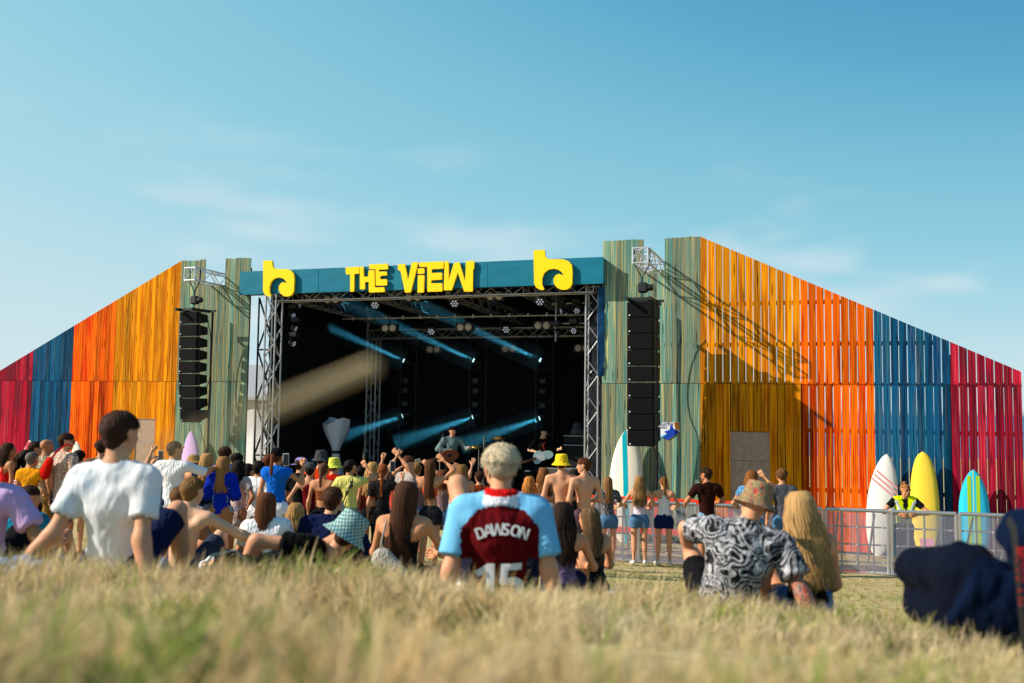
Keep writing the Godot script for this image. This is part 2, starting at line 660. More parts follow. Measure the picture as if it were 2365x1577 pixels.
func wings() -> void:
	wood("green", [Color(0.44, 0.52, 0.45), Color(0.58, 0.56, 0.46), Color(0.14, 0.47, 0.48), Color(0.70, 0.64, 0.36)], 7, 100)
	wood("yellow", [Color(0.88, 0.54, 0.05), Color(0.74, 0.39, 0.03), Color(0.93, 0.68, 0.18), Color(0.50, 0.26, 0.05)], 7, 200)
	wood("orange", [Color(0.88, 0.34, 0.03), Color(0.74, 0.17, 0.02), Color(0.93, 0.52, 0.08), Color(0.44, 0.15, 0.04)], 7, 300)
	wood("blue", [Color(0.06, 0.31, 0.47), Color(0.03, 0.19, 0.34), Color(0.10, 0.45, 0.53), Color(0.37, 0.39, 0.43)], 7, 400)
	wood("crimson", [Color(0.62, 0.08, 0.18), Color(0.44, 0.05, 0.14), Color(0.76, 0.28, 0.31), Color(0.34, 0.17, 0.21)], 7, 500)
	var timber := mat("batten_timber", lin(0.16, 0.11, 0.06), 0.9)
	var bounds := [4.79, 7.03, 9.16, 10.63, 12.08, 13.37]
	var fams := ["green", "yellow", "orange", "blue", "crimson"]
	var counts := [14, 13, 9, 9, 8]
	for side in [-1, 1]:
		var r := RandomNumberGenerator.new()
		r.seed = 900 + side
		var right: bool = side > 0
		var called := "timber_wing"
		var o := thing(called, "wing of painted vertical planks with light showing between them, behind the yellow surfboard" if right else "wing of tightly butted painted planks with a lilac surfboard leaning on it", "wall", stage, "painted timber wings")
		var door0 := 7.73 if right else -8.33
		var door1 := 8.51 if right else -7.66
		for f in fams.size():
			var w: float = (bounds[f + 1] - bounds[f]) / counts[f]
			for k in counts[f]:
				var gap := (0.0145 if f > 0 else 0.008) if right else 0.010
				var a: float = bounds[f] + w * k
				var b: float = a + w - gap * r.randf_range(0.7, 1.3)
				var x0: float = a if right else -b
				var x1: float = b if right else -a
				var mid := (x0 + x1) * 0.5
				var z := r.randf_range(-0.003, 0.003)
				var low := 0.05
				if mid > door0 and mid < door1:
					low = 2.50
				var fam: String = fams[f]
				if f == 1 and r.randf() < 0.03: fam = "orange"
				if f == 2 and r.randf() < 0.10: fam = "yellow"
				plank(o, x0, x1, low, SEAM - 0.006, SEAM - 0.006, z, fam, r)
				var ta := wing_top(x0)
				var tb := wing_top(x1)
				var g0 := 5.68 if right else -6.18
				var g1 := 6.26 if right else -5.62
				if mid > g0 and mid < g1:
					ta = 6.12
					tb = 6.12
				elif f == 0:
					var j := r.randf_range(-0.01, 0.012)
					ta += j
					tb += j
				plank(o, x0, x1, SEAM + 0.006, ta, tb, z, fam, r)
		# rails behind the planks
		for v in [0.35, 1.3, 2.55, 3.534, 4.4, 5.3]:
			var far: float = 13.37 if v < 3.75 else minf(13.37, 7.03 + (RIDGE - v - 0.12) / SLOPE)
			var mb := MB.new()
			mb.box(Vector3(side * (4.79 + far) * 0.5, v, -0.035), Vector3(far - 4.79, 0.09, 0.045))
			part("batten", mb.mesh(timber), o)
		for u in [4.9, 7.0, 9.2, 10.7, 12.1, 13.3]:
			var mb := MB.new()
			mb.box(Vector3(side * u, wing_top(u) * 0.5 - 0.1, -0.11), Vector3(0.07, wing_top(u) - 0.3, 0.10))
			part("post", mb.mesh(timber), o)
		# door of bare hardboard, set back
		var board := mat("hardboard_right" if right else "hardboard_left", Color.WHITE, 0.9)
		var grainy := noise_tex(0.05, 60, 128)
		var rr := Gradient.new()
		rr.colors = PackedColorArray([lin(0.30, 0.20, 0.14), lin(0.42, 0.30, 0.22)])
		grainy.color_ramp = rr
		board.albedo_texture = grainy
		for half in [[0.06, 1.86], [1.868, 2.49]]:
			var mb := MB.new()
			mb.box(Vector3((door0 + door1) * 0.5, (half[0] + half[1]) * 0.5, -0.008), Vector3(door1 - door0 + 0.2, half[1] - half[0], 0.012))
			part("door_panel", mb.mesh(board), o)


# ---------------------------------------------------------------- the stage
# box truss between two points: four chords and a zigzag on each face
func truss(o: Node, a: Vector3, b: Vector3, w: float, r: float, step: float, m: Material, each := false) -> void:
	var dir := (b - a).normalized()
	var s := dir.cross(Vector3.UP if absf(dir.y) < 0.9 else Vector3.RIGHT).normalized() * w * 0.5
	var u := s.cross(dir).normalized() * w * 0.5
	var corner := [s + u, u - s, -s - u, s - u]
	for q in corner:
		var mb := MB.new()
		mb.tube(a + q, b + q, r, -1, 7)
		part("chord", mb.mesh(m), o)
	var n := maxi(1, roundi((b - a).length() / step))
	var all := MB.new()
	for f in 4:
		var p: Vector3 = corner[f]
		var q: Vector3 = corner[(f + 1) % 4]
		for k in n:
			var f0: Vector3 = a.lerp(b, float(k) / n)
			var f1: Vector3 = a.lerp(b, float(k + 1) / n)
			var mb: MB = MB.new() if each else all
			if (k + f) % 2 == 0:
				mb.tube(f0 + p, f1 + q, r * 0.5, -1, 5, false)
			else:
				mb.tube(f0 + q, f1 + p, r * 0.5, -1, 5, false)
			if k == 0 or k == n - 1:
				var e := f0 if k == 0 else f1
				mb.tube(e + p, e + q, r * 0.6, -1, 5, false)
			if each:
				part("brace", mb.mesh(m), o)
	if not each:
		part("lattice", all.mesh(m), o)


func poly(flat: Array) -> PackedVector2Array:
	var p := PackedVector2Array()
	for k in range(0, flat.size(), 2):
		p.append(Vector2(flat[k], flat[k + 1]))
	return p


func round_off(p: PackedVector2Array, r: float) -> PackedVector2Array:
	var out := PackedVector2Array()
	for k in p.size():
		var a := p[(k - 1 + p.size()) % p.size()]
		var b := p[k]
		var d := p[(k + 1) % p.size()]
		var l := minf(r, minf((a - b).length(), (d - b).length()) * 0.4)
		var q0 := b + (a - b).normalized() * l
		var q1 := b + (d - b).normalized() * l
		for f in [0.0, 0.5, 1.0]:
			out.append(q0.lerp(b, f).lerp(b.lerp(q1, f), f))
	return out


func header() -> void:
	var o := thing("stage_sign", "long teal fascia over the stage with raised yellow letters and two wave emblems", "sign", stage)
	var teal := mat("teal_board", lin(0.004, 0.155, 0.235), 0.55)
	var patches := noise_tex(0.012, 33, 256)
	var gr := Gradient.new()
	gr.colors = PackedColorArray([lin(0.003, 0.125, 0.205), lin(0.004, 0.165, 0.265)])
	patches.color_ramp = gr
	teal.albedo_color = Color.WHITE
	teal.albedo_texture = patches
	var yel := mat("yellow_letter_paint", lin(0.95, 0.62, 0.004), 0.5)
	var edges := [-4.92, -2.55, -0.18, 2.05, 4.88]
	for k in 4:
		var mb := MB.new()
		mb.soft_box(Vector3((edges[k] + edges[k + 1]) * 0.5, 6.11, 0.29), Vector3(edges[k + 1] - edges[k] - 0.004, 0.62, 0.03), 0.006)
		part("panel", mb.mesh(teal), o)
	var frame := MB.new()
	frame.box(Vector3(-0.02, 6.38, 0.12), Vector3(9.75, 0.05, 0.30))
	frame.box(Vector3(-0.02, 5.84, 0.12), Vector3(9.75, 0.05, 0.30))
	part("frame", frame.mesh(M.black_metal), o)
	var letters := [
		[-1.741, 6.406, -1.355, 6.411, -1.347, 6.239, -1.487, 6.231, -1.482, 5.786, -1.59, 5.786, -1.603, 6.224, -1.724, 6.228],
		[-1.334, 6.407, -1.236, 6.406, -1.22, 6.15, -1.095, 6.153, -1.09, 6.306, -0.928, 6.308, -0.908, 5.873, -0.64, 5.873, -0.628, 5.755, -1.065, 5.753, -1.076, 6.023, -1.182, 6.019, -1.182, 5.836, -1.318, 5.84],
		[-1.081, 6.459, -0.56, 6.457, -0.556, 6.317, -0.811, 6.314, -0.809, 6.266, -0.583, 6.261, -0.581, 6.167, -0.764, 6.158, -0.762, 6.074, -0.573, 6.068, -0.569, 5.916, -0.876, 5.918, -0.895, 6.33, -1.072, 6.34],
		[-0.288, 6.429, -0.098, 6.434, -0.003, 6.012, 0.09, 6.463, 0.262, 6.465, 0.075, 5.721, -0.073, 5.721, -0.209, 6.26, -0.28, 6.285],
		[0.254, 6.306, 0.428, 6.307, 0.427, 6.177, 0.257, 6.171],
		[0.261, 6.138, 0.431, 6.135, 0.425, 5.712, 0.259, 5.712],
		[0.294, 6.455, 0.932, 6.457, 0.935, 6.278, 0.622, 6.275, 0.624, 6.182, 0.897, 6.183, 0.898, 6.013, 0.617, 6.004, 0.618, 5.932, 0.903, 5.924, 0.92, 5.723, 0.521, 5.727, 0.508, 6.334, 0.292, 6.345],
		[0.964, 6.459, 1.064, 6.459, 1.074, 5.977, 1.204, 6.402, 1.346, 6.426, 1.504, 5.927, 1.519, 6.441, 1.733, 6.44, 1.726, 6.242, 1.703, 6.229, 1.704, 5.697, 1.485, 5.703, 1.311, 6.176, 1.161, 5.746, 0.954, 5.747],
	]
	for l in letters:
		var mb := MB.new()
		mb.prism(round_off(poly(l), 0.018), 0.335, 0.385)
		part("letter", mb.mesh(yel), o)
	var wave := [-4.15, 6.666, -3.879, 6.666, -3.861, 6.51, -3.796, 6.442, -3.424, 6.422, -3.299, 6.374, -3.222, 6.289, -3.201, 6.146, -3.207, 5.842, -3.257, 5.755, -3.357, 5.711, -3.481, 5.718, -3.586, 5.781, -3.651, 5.88, -3.655, 5.981, -3.608, 6.058, -3.515, 6.091, -3.41, 6.034, -3.454, 6.118, -3.539, 6.185, -3.663, 6.215, -3.787, 6.193, -3.888, 6.114, -3.933, 5.989, -3.928, 5.845, -3.873, 5.724, -3.977, 5.731, -4.075, 5.784, -4.125, 5.879]
	for dx in [0.0, 7.37]:
		var mb := MB.new()
		mb.prism(round_off(poly(wave), 0.02), 0.335, 0.40, Transform3D(Basis(), Vector3(dx, -0.04 if dx > 0.0 else 0.0, 0)))
		part("wave_emblem", mb.mesh(yel), o)


func drape(called: String, label: String, a: Vector3, b: Vector3, y0: float, y1: float, folds: float, m: Material, sd: int) -> void:
	var mb := MB.new()
	var r := noise(1.6, sd, 3)
	var dir := (b - a).normalized()
	var nn := dir.cross(Vector3.UP)
	var n := int((b - a).length() / 0.06)
	var rows := 26
	for j in rows + 1:
		for k in n + 1:
			var p := a.lerp(b, float(k) / n)
			var y := lerpf(y0, y1, float(j) / rows)
			var s := k * 0.06
			var off := sin(s * 9.0 + r.get_noise_1d(s) * 3.0) * folds + r.get_noise_2d(s * 1.5, y * 0.9) * folds * 2.2
			mb.vert(Vector3(p.x, y, p.z) + nn * off, nn, Vector2(s, y))
	var w := n + 1
	for j in rows:
		for k in n:
			var q := j * w + k
			mb.face(q, q + 1, q + w + 1, nn)
			mb.face(q, q + w + 1, q + w, nn)
	for q in mb.n.size():
		mb.n[q] = Vector3.ZERO
	for q in range(0, mb.i.size(), 3):
		var f := (mb.v[mb.i[q + 1]] - mb.v[mb.i[q]]).cross(mb.v[mb.i[q + 2]] - mb.v[mb.i[q]])
		for e in 3:
			mb.n[mb.i[q + e]] -= f
	for q in mb.n.size():
		mb.n[q] = mb.n[q].normalized()
	single(called, mb.mesh(m), label, "curtain", stage)


func par_can(parent: Node, at: Vector3, aim: Vector3, size: float, lens: Material) -> void:
	var z := aim.normalized()
	var x := z.cross(Vector3.UP).normalized()
	var bs := Basis(x, z, x.cross(z))
	var mb := MB.new()
	mb.lathe([Vector2(0.0, -1.5), Vector2(0.55, -1.45), Vector2(0.75, -0.9), Vector2(0.95, -0.6), Vector2(1.0, 0.0), Vector2(0.9, 0.02), Vector2(0.88, -0.06)], Transform3D(bs.scaled(Vector3.ONE * size), at), 14)
	part("housing", mb.mesh(M.black_metal), parent)
	var yk := MB.new()
	var up := Vector3.UP * size * 2.0
	yk.path([at - x * size * 1.15 - z * size * 0.6, at - x * size * 1.15 + up, at + x * size * 1.15 + up, at + x * size * 1.15 - z * size * 0.6], [size * 0.12, size * 0.12, size * 0.12, size * 0.12], 5)
	part("yoke", yk.mesh(M.black_metal), parent)
	var ln := MB.new()
	ln.lathe([Vector2(0.88, -0.05), Vector2(0.5, 0.06), Vector2(0.0, 0.09)], Transform3D(bs.scaled(Vector3.ONE * size), at), 14)
	var o := part("lens", ln.mesh(lens), parent)
	# LED cells on the lens
	if size > 0.08:
		var cells := MB.new()
		for k in 7:
			var w := TAU * k / 6.0
			var c := Vector2(cos(w), sin(w)) * (0.52 if k < 6 else 0.0)
			cells.lathe([Vector2(0.17, 0.0), Vector2(0.1, 0.05), Vector2(0.0, 0.06)], Transform3D(bs.scaled(Vector3.ONE * size), at + bs * Vector3(c.x, 0.07, c.y) * size), 7)
		part("led_cell", cells.mesh(M.lamp_dim), o)


func roof_and_rig() -> void:
	var alu := mat("aluminium_truss", lin(0.42, 0.42, 0.44), 0.38, 0.75)
	var black := mat("black_cloth", lin(0.006, 0.0065, 0.009), 0.95)
	var sheet := mat("black_pvc", lin(0.008, 0.009, 0.014), 0.32)
	# deck
	var deck := thing("stage_deck", "black stage deck with a dark skirt, under the band", "stage", stage)
	var mb := MB.new()
	mb.box(Vector3(0.2, 0.65, -2.75), Vector3(8.9, 0.1, 5.7))
	part("floor", mb.mesh(mat("deck_ply", lin(0.014, 0.014, 0.016), 0.7)), deck)
	mb = MB.new()
	mb.box(Vector3(0.2, 0.30, 0.125), Vector3(8.9, 0.60, 0.03))
	part("skirt", mb.mesh(black), deck)
	for x in [-4.1, -1.9, 0.3, 2.5, 4.5]:
		for z in [-0.3, -2.8, -5.3]:
			mb = MB.new()
			mb.tube(Vector3(x, 0, z), Vector3(x, 0.6, z), 0.03)
			part("leg", mb.mesh(M.black_metal), deck)
	# roof sheet
	var roof := thing("stage_roof", "black sheeted roof above the rig and behind the fascia", "roof", stage)
	mb = MB.new()
	mb.box(Vector3(0.1, 6.33, -2.85), Vector3(9.3, 0.06, 6.0))
	part("sheet", mb.mesh(black), roof)
	for x in [-3.43, -1.03, 0.95, 2.95]:
		truss(roof, Vector3(x, 5.78, -0.15), Vector3(x, 5.62, -5.5), 0.30, 0.022, 0.33, alu)
	truss(roof, Vector3(-3.75, 5.16, -4.95), Vector3(4.25, 5.16, -4.95), 0.26, 0.022, 0.36, alu)
	truss(roof, Vector3(-4.0, 5.78, -0.0), Vector3(4.6, 5.78, -0.0), 0.28, 0.02, 0.4, alu)
	mb = MB.new()
	mb.tube(Vector3(-3.35, 5.40, -2.4), Vector3(4.2, 5.38, -2.4), 0.026)
	part("lighting_bar", mb.mesh(alu), roof)
	for k in 14:
		mb = MB.new()
		mb.box(Vector3(-3.0 + k * 0.52, 5.40, -2.4), Vector3(0.05, 0.09, 0.08))
		part("clamp", mb.mesh(alu), roof)
	# corner towers
	for q in [[-3.93, 0.16, "lattice truss tower beside the gap with the white marquee"], [4.54, -0.16, "lattice truss tower with black sheeting wrapped behind it"], [-3.66, -4.95, "lattice truss tower at the back of the stage, behind the tied white cloth"]]:
		var o := thing("truss_tower", q[2], "truss tower", stage, "stage roof towers")
		truss(o, Vector3(q[0], 0.02, q[1]), Vector3(q[0], 5.78 if q[1] > -1 else 5.0, q[1]), 0.30, 0.026, 0.42, alu)
	# cloths
	drape("backdrop", "black cloth across the back of the stage", Vector3(-4.3, 0, -5.6), Vector3(4.7, 0, -5.6), 0.7, 6.3, 0.03, black, 1)
	drape("side_drape", "black cloth along the stage side by the tied white cloth", Vector3(-4.25, 0, -0.15), Vector3(-4.25, 0, -5.55), 0.1, 6.3, 0.03, black, 2)
	drape("side_drape", "black cloth along the stage side behind the bass player", Vector3(4.72, 0, -5.5), Vector3(4.72, 0, -0.55), 0.1, 6.3, 0.03, black, 3)
	drape("wrinkled_sheeting", "wrinkled shiny black sheeting wrapped round the stage tower beside the green planks", Vector3(4.40, 0, -0.36), Vector3(4.80, 0, -0.05), 0.1, 5.8, 0.035, sheet, 4)
	drape("backing_cloth", "black cloth hung behind the lower planks next to the bare door panel", Vector3(4.9, 0, -0.45), Vector3(9.2, 0, -0.45), 0.05, 3.5, 0.03, black, 6)
	drape("blue_sheeting", "narrow strip of dark blue sheeting under the end of the fascia", Vector3(4.70, 0, 0.10), Vector3(4.84, 0, 0.04), 3.7, 5.76, 0.02, mat("blue_pvc", lin(0.004, 0.045, 0.13), 0.35), 5)
	# scaffold in the gap beside the tower
	var sc := thing("scaffold_frame", "black crossed scaffold tubes in the gap beside the green planks", "scaffold", stage)
	var tubes := [[-4.74, 0.0, -4.74, 5.8], [-4.2, 0.0, -4.2, 5.8]]
	for k in 4:
		var y := 0.2 + k * 1.4
		tubes += [[-4.74, y, -4.2, y], [-4.74, y, -4.2, y + 1.4], [-4.2, y, -4.74, y + 1.4]]
	for q in tubes:
		mb = MB.new()
		mb.tube(Vector3(q[0], q[1], -0.35), Vector3(q[2], q[3], -0.35), 0.024)
		part("scaffold_tube", mb.mesh(M.black_metal), sc)
	# lamps on the rig
	var pale := mat("unlit_lens", lin(0.55, 0.53, 0.50), 0.25)
	var blinders := [[-2.51, 5.70, -0.3], [-0.18, 5.70, -0.3], [2.01, 5.67, -0.3], [-1.89, 5.12, -2.4], [0.38, 5.11, -2.4], [2.59, 5.12, -2.4], [-1.5, 4.66, -4.6], [0.9, 4.66, -4.6], [3.1, 4.66, -4.6]]
	var rows := ["fascia", "lighting bar", "back truss"]
	for k in blinders.size():
		var b: Array = blinders[k]
		var o := thing("blinder_lamp", "pair of round pale blinder lamps hung from the %s" % rows[k / 3], "stage light", stage * Transform3D(Basis(), Vector3(b[0], b[1], b[2])), "blinder lamps on the %s" % rows[k / 3])
		mb = MB.new()
		mb.soft_box(Vector3(0, 0, -0.06), Vector3(0.52, 0.24, 0.12), 0.015)
		part("housing", mb.mesh(M.black_metal), o)
		mb = MB.new()
		mb.tube(Vector3(0, 0.11, -0.06), Vector3(0, 0.26, -0.06), 0.02)
		part("hanger", mb.mesh(M.black_metal), o)
		for s in [-0.115, 0.115]:
			mb = MB.new()
			mb.lathe([Vector2(0.098, 0.0), Vector2(0.09, 0.02), Vector2(0.05, 0.03), Vector2(0.0, 0.034)], Transform3D(Basis(Vector3.RIGHT, PI / 2), Vector3(s, 0, 0.0)), 14)
			part("lens", mb.mesh(pale), o)
	var cans := [[-3.66, 5.60, -0.5, "fascia"], [-1.35, 5.54, -0.5, "fascia"], [0.87, 5.53, -0.5, "fascia"], [3.11, 5.52, -0.5, "fascia"], [-0.60, 5.00, -2.4, "lighting bar"], [1.58, 5.02, -2.4, "lighting bar"]]
	for k in cans.size():
		var b: Array = cans[k]
		var o := thing("wash_light", "round wash light with LED cells hung under the %s" % b[3], "stage light", stage * Transform3D(Basis(), Vector3(b[0], b[1], b[2])), "wash lights under the %s" % b[3])
		par_can(o, Vector3.ZERO, Vector3(0.25 if k < 4 else 0.1, -0.55, 0.8), 0.135, M.lens_dark)
	# side clusters
	for q in [[3.45, 5.35, -1.2, -0.7, 0.5, "beside the right hand truss tower"], [3.85, 5.35, -1.2, 0.2, 0.7, "b"], [3.35, 4.80, -1.1, -0.8, 0.1, "c"], [3.80, 4.85, -1.1, -0.1, 0.8, "d"], [-3.70, 5.30, -0.4, 0.8, 0.2, "e"], [-3.62, 4.95, -0.4, 0.9, -0.1, "f"], [-3.66, 4.55, -0.4, 0.9, 0.1, "g"]]:
		var bass_side: bool = q[0] > 0
		var o := thing("moving_head_light", "moving head lamp on the side ladder by the wrinkled black sheeting" if bass_side else "moving head lamp clamped to the truss tower by the scaffold gap", "stage light", stage * Transform3D(Basis(), Vector3(q[0], q[1], q[2])), "moving heads by the sheeting" if bass_side else "moving heads by the scaffold gap")
		par_can(o, Vector3.ZERO, Vector3(q[3], -0.35 + 0.2 * q[4], q[4]), 0.10, M.lens_dark)
		mb = MB.new()
		mb.soft_box(Vector3(0, 0.24, 0), Vector3(0.22, 0.12, 0.2), 0.015)
		part("base", mb.mesh(M.black_metal), o)
	var ladder := thing("side_ladder", "aluminium lamp ladder hung beside the truss tower over the bass player", "lamp ladder", stage)
	for q in [[3.2, 5.55, 4.35, 5.55], [3.2, 5.05, 4.35, 5.05], [3.3, 5.75, 3.3, 4.6], [4.1, 5.75, 4.1, 4.6]]:
		mb = MB.new()
		mb.tube(Vector3(q[0], q[1], -1.25), Vector3(q[2], q[3], -1.25), 0.022)
		part("rung", mb.mesh(alu), ladder)
	# lamp towers at the back, each with an upper and a lower lit beam
	var tx := [-2.48, -0.21, 1.85]
	for k in 3:
		var x: float = tx[k]
		var o := thing("lamp_tower", "tall thin lamp tower with two lit beam lamps, %s" % ["nearest the tied white cloth", "behind the singer", "behind the bass player"][k], "lamp tower", stage, "lamp towers at the back")
		for s in [-0.16, 0.36]:
			mb = MB.new()
			mb.tube(Vector3(x + s, 0.70, -4.75), Vector3(x + s, 5.05, -4.75), 0.016)
			part("upright", mb.mesh(M.black_metal), o)
		for v in [4.05, 3.1, 2.2]:
			mb = MB.new()
			mb.tube(Vector3(x - 0.16, v, -4.75), Vector3(x + 0.36, v, -4.75), 0.012)
			part("crossbar", mb.mesh(M.black_metal), o)
		for v in [3.72, 3.42, 3.02]:
			mb = MB.new()
			mb.soft_box(Vector3(x + 0.1, v, -4.62), Vector3(0.20, 0.16, 0.16), 0.02)
			part("unlit_lamp", mb.mesh(M.black_metal), o)
			mb = MB.new()
			mb.lathe([Vector2(0.07, 0.0), Vector2(0.04, 0.02), Vector2(0, 0.025)], Transform3D(Basis(Vector3.RIGHT, PI / 2), Vector3(x + 0.1, v, -4.54)), 12)
			part("lens", mb.mesh(M.lens_dark), o)
		for beam in [[4.33, Vector3(-0.83, 0.42, 0.62)], [2.65, Vector3(-0.86, -0.34, 0.42)]]:
			var at := Vector3(x, beam[0], -4.6)
			var aim: Vector3 = beam[1].normalized()
			mb = MB.new()
			var bs := Basis(Quaternion(Vector3.UP, aim))
			mb.lathe([Vector2(0.0, -0.26), Vector2(0.07, -0.25), Vector2(0.085, -0.1), Vector2(0.075, 0.0), Vector2(0.06, 0.0)], Transform3D(bs, at - aim * 0.03), 12)
			part("beam_lamp", mb.mesh(M.black_metal), o)
			mb = MB.new()
			mb.lathe([Vector2(0.068, 0.0), Vector2(0.05, 0.012), Vector2(0.0, 0.016)], Transform3D(bs, at - aim * 0.012), 12)
			part("lamp_glow", mb.mesh(M.beam_glow), o)
			beam_light(at, aim, 4.8 if beam[0] > 4 else 2.4, 3.6 if beam[0] > 4 else 6.5, k)


# a lit beam in stage smoke: the lamp's own light and the smoke that shows it
func beam_light(at: Vector3, aim: Vector3, length: float, angle: float, k: int) -> void:
	var l := SpotLight3D.new()
	l.name = "beam_light"
	l.light_color = Color(0.42, 0.86, 1.0)
	l.light_energy = 36.0 if angle < 4.0 else 22.0
	l.light_size = 0.05
	l.spot_angle = angle
	l.spot_angle_attenuation = 0.5
	l.spot_range = 14.0
	l.spot_attenuation = 2.0
	l.shadow_enabled = true
	add_child(l, true)
	var p := stage * (at + aim * 0.03)
	l.look_at_from_position(p, p + stage.basis * aim, Vector3.UP)
	# the smoke drifting through it
	var f := FogVolume.new()
	f.name = numbered("beam_smoke")
	f.shape = RenderingServer.FOG_VOLUME_SHAPE_CYLINDER
	var wide := 2.0 * length * tan(deg_to_rad(angle)) * 1.05
	f.size = Vector3(wide + 0.06, length, wide + 0.06)
	f.transform = Transform3D(stage.basis * Basis(Quaternion(Vector3.UP, -aim)), stage * (at + aim * (length * 0.5 - 0.02)))
	var m := FogMaterial.new()
	m.density = 0.36 if angle < 4.0 else 0.20
	m.albedo = Color(0.75, 0.95, 1.0)
	f.material = m
	add_child(f)
	tag(f, "%s cone of lit stage smoke from the lamp towers" % ("narrow" if angle < 4.0 else "wide low"), "smoke", "lit smoke", "stuff")


func speaker_arrays() -> void:
	var cab := mat("speaker_black", lin(0.006, 0.006, 0.007), 0.6)
	var grille := mat("speaker_grille", lin(0.003, 0.003, 0.004), 0.9)
	var alu := mat("bright_truss", lin(0.72, 0.72, 0.74), 0.3, 0.6)
	for side in [-1, 1]:
		var right: bool = side > 0
		var x := 6.0 if right else -5.86
		var reach := 1.72 if right else 1.12
		var yv := 6.18 if right else 6.28
		var arm := thing("lifting_truss", "short aluminium truss arm jutting from the planks, %s" % ("over the speaker stack beside the orange planks" if right else "over the speaker stack above the lilac surfboard"), "truss", stage, "truss arms holding speaker stacks")
		truss(arm, Vector3(x, yv, -0.6), Vector3(x, yv, reach), 0.32, 0.026, 0.33, alu, true)
		var strap := thing("lifting_strap", "black lifting strap and chain hoist %s" % ("on the truss arm beside the orange planks" if right else "on the truss arm above the lilac surfboard"), "hoist", stage, "hoists")
		var mb := MB.new()
		var za := reach - 0.22
		for s in [-0.17, 0.17]:
			mb.path([Vector3(x + s, yv + 0.18, za), Vector3(x + s * 0.9, yv - 0.17, za), Vector3(x, yv - 0.46, za)], [0.028, 0.026, 0.022], 6, true, 0.5)
		part("strap", mb.mesh(M.black_metal), strap)
		mb = MB.new()
		mb.soft_box(Vector3(x + 0.02, yv - 0.66, za), Vector3(0.2, 0.22, 0.18), 0.03)
		mb.lathe([Vector2(0.0, -0.1), Vector2(0.07, -0.09), Vector2(0.07, 0.09), Vector2(0.0, 0.1)], Transform3D(Basis(Vector3.FORWARD, PI / 2), Vector3(x + 0.14, yv - 0.66, za)), 10)
		part("hoist_motor", mb.mesh(M.black_metal), strap)
		mb = MB.new()
		mb.tube(Vector3(x, yv - 0.44, za), Vector3(x, yv - 0.57, za), 0.018)
		mb.tube(Vector3(x, yv - 0.76, za), Vector3(x, yv - 0.92, za), 0.014)
		part("chain", mb.mesh(M.black_metal), strap)
		var o := thing("speaker_array", "hanging column of nine black loudspeakers %s" % ("in front of the green planks, beside the star poster" if right else "above the lilac surfboard"), "loudspeaker", stage, "hanging loudspeaker columns")
		var top := yv - 0.93
		var deep := 0.95 if right else 0.46
		mb = MB.new()
		for s in [-0.24, 0.24]:
			mb.box(Vector3(x + s, top, za + 0.36 - deep * 0.5 - 0.1), Vector3(0.05, 0.07, deep + 0.3))
		mb.box(Vector3(x, top + 0.01, za - 0.1), Vector3(0.5, 0.06, 0.06))
		mb.box(Vector3(x, top + 0.01, za + 0.2), Vector3(0.5, 0.06, 0.06))
		mb.box(Vector3(x + 0.1, top + 0.02, za - 0.36), Vector3(0.6, 0.05, 0.06))
		part("fly_bar", mb.mesh(M.black_metal), o)
		var tilt := deg_to_rad(1.0)
		var p := Vector3(x, top - 0.05, za + 0.20)
		var step := 0.337 if right else 0.318
		for k in 9:
			tilt += deg_to_rad(0.0 if k < 4 else (0.9 if right else 1.8))
			var bs := Basis(Vector3.RIGHT, tilt)
			var c := p + bs * Vector3(0, -step * 0.5, 0)
			var hh := step * 0.5 - 0.006
			var hb := hh * (0.86 if right else 0.62)
			mb = MB.new()
			var w := 0.27
			mb.solid([c + bs * Vector3(-w, -hh, 0), c + bs * Vector3(w, -hh, 0), c + bs * Vector3(w * 0.92, -hb, -deep), c + bs * Vector3(-w * 0.92, -hb, -deep), c + bs * Vector3(-w, hh, 0), c + bs * Vector3(w, hh, 0), c + bs * Vector3(w * 0.92, hb, -deep), c + bs * Vector3(-w * 0.92, hb, -deep)])
			var cb := part("cabinet", mb.mesh(cab), o)
			mb = MB.new()
			mb.soft_box(c + bs * Vector3(0, 0, 0.006), Vector3(w * 1.93, hh * 1.86, 0.012), 0.006, bs)
			part("grille", mb.mesh(grille), cb)
			mb = MB.new()
			mb.box(c + bs * Vector3(-w + 0.045, -hh + 0.05, 0.016), Vector3(0.026, 0.026, 0.008), bs)
			part("badge", mb.mesh(M.white_plastic), cb)
			for s in [-1, 1]:
				mb = MB.new()
				mb.box(c + bs * Vector3(s * (w + 0.012), 0, -0.08), Vector3(0.02, hh * 1.98, 0.07), bs)
				part("link_plate", mb.mesh(M.black_metal), cb)
			p += bs * Vector3(0, -step, 0)
		# cable bundle hanging behind the column
		var cable := MB.new()
		var pts := []
		var rad := []
		for k in 14:
			var f := k / 13.0
			pts.append(Vector3(x + 0.10 + 0.004 * sin(k * 1.7), lerpf(top + 0.05, 0.1, f), 0.26 + 0.006 * sin(k * 1.1)))
			rad.append(0.03)
		cable.path(pts, rad, 6)
		single("cable_bundle", cable.mesh(M.black_rubber), "thick black cable bundle hanging down the planks behind the %s" % ("speaker column by the star poster" if right else "speaker column above the lilac surfboard"), "cable", stage, "cable bundles")
		var loop := MB.new()
		pts = []
		rad = []
		for k in 22:
			var f := k / 21.0
			pts.append(Vector3(x + 0.12 + 0.24 * sin(f * 7.0) * f, lerpf(top, 1.6, f) + 0.25 * sin(f * 11.0), 0.45 + 0.12 * cos(f * 9.0)))
			rad.append(0.011)
		loop.path(pts, rad, 5)
		single("loose_cable", loop.mesh(M.black_rubber), "thin looping black cable hanging %s" % ("behind the speaker column by the star poster" if right else "behind the speaker column above the lilac surfboard"), "cable", stage, "loose cables")


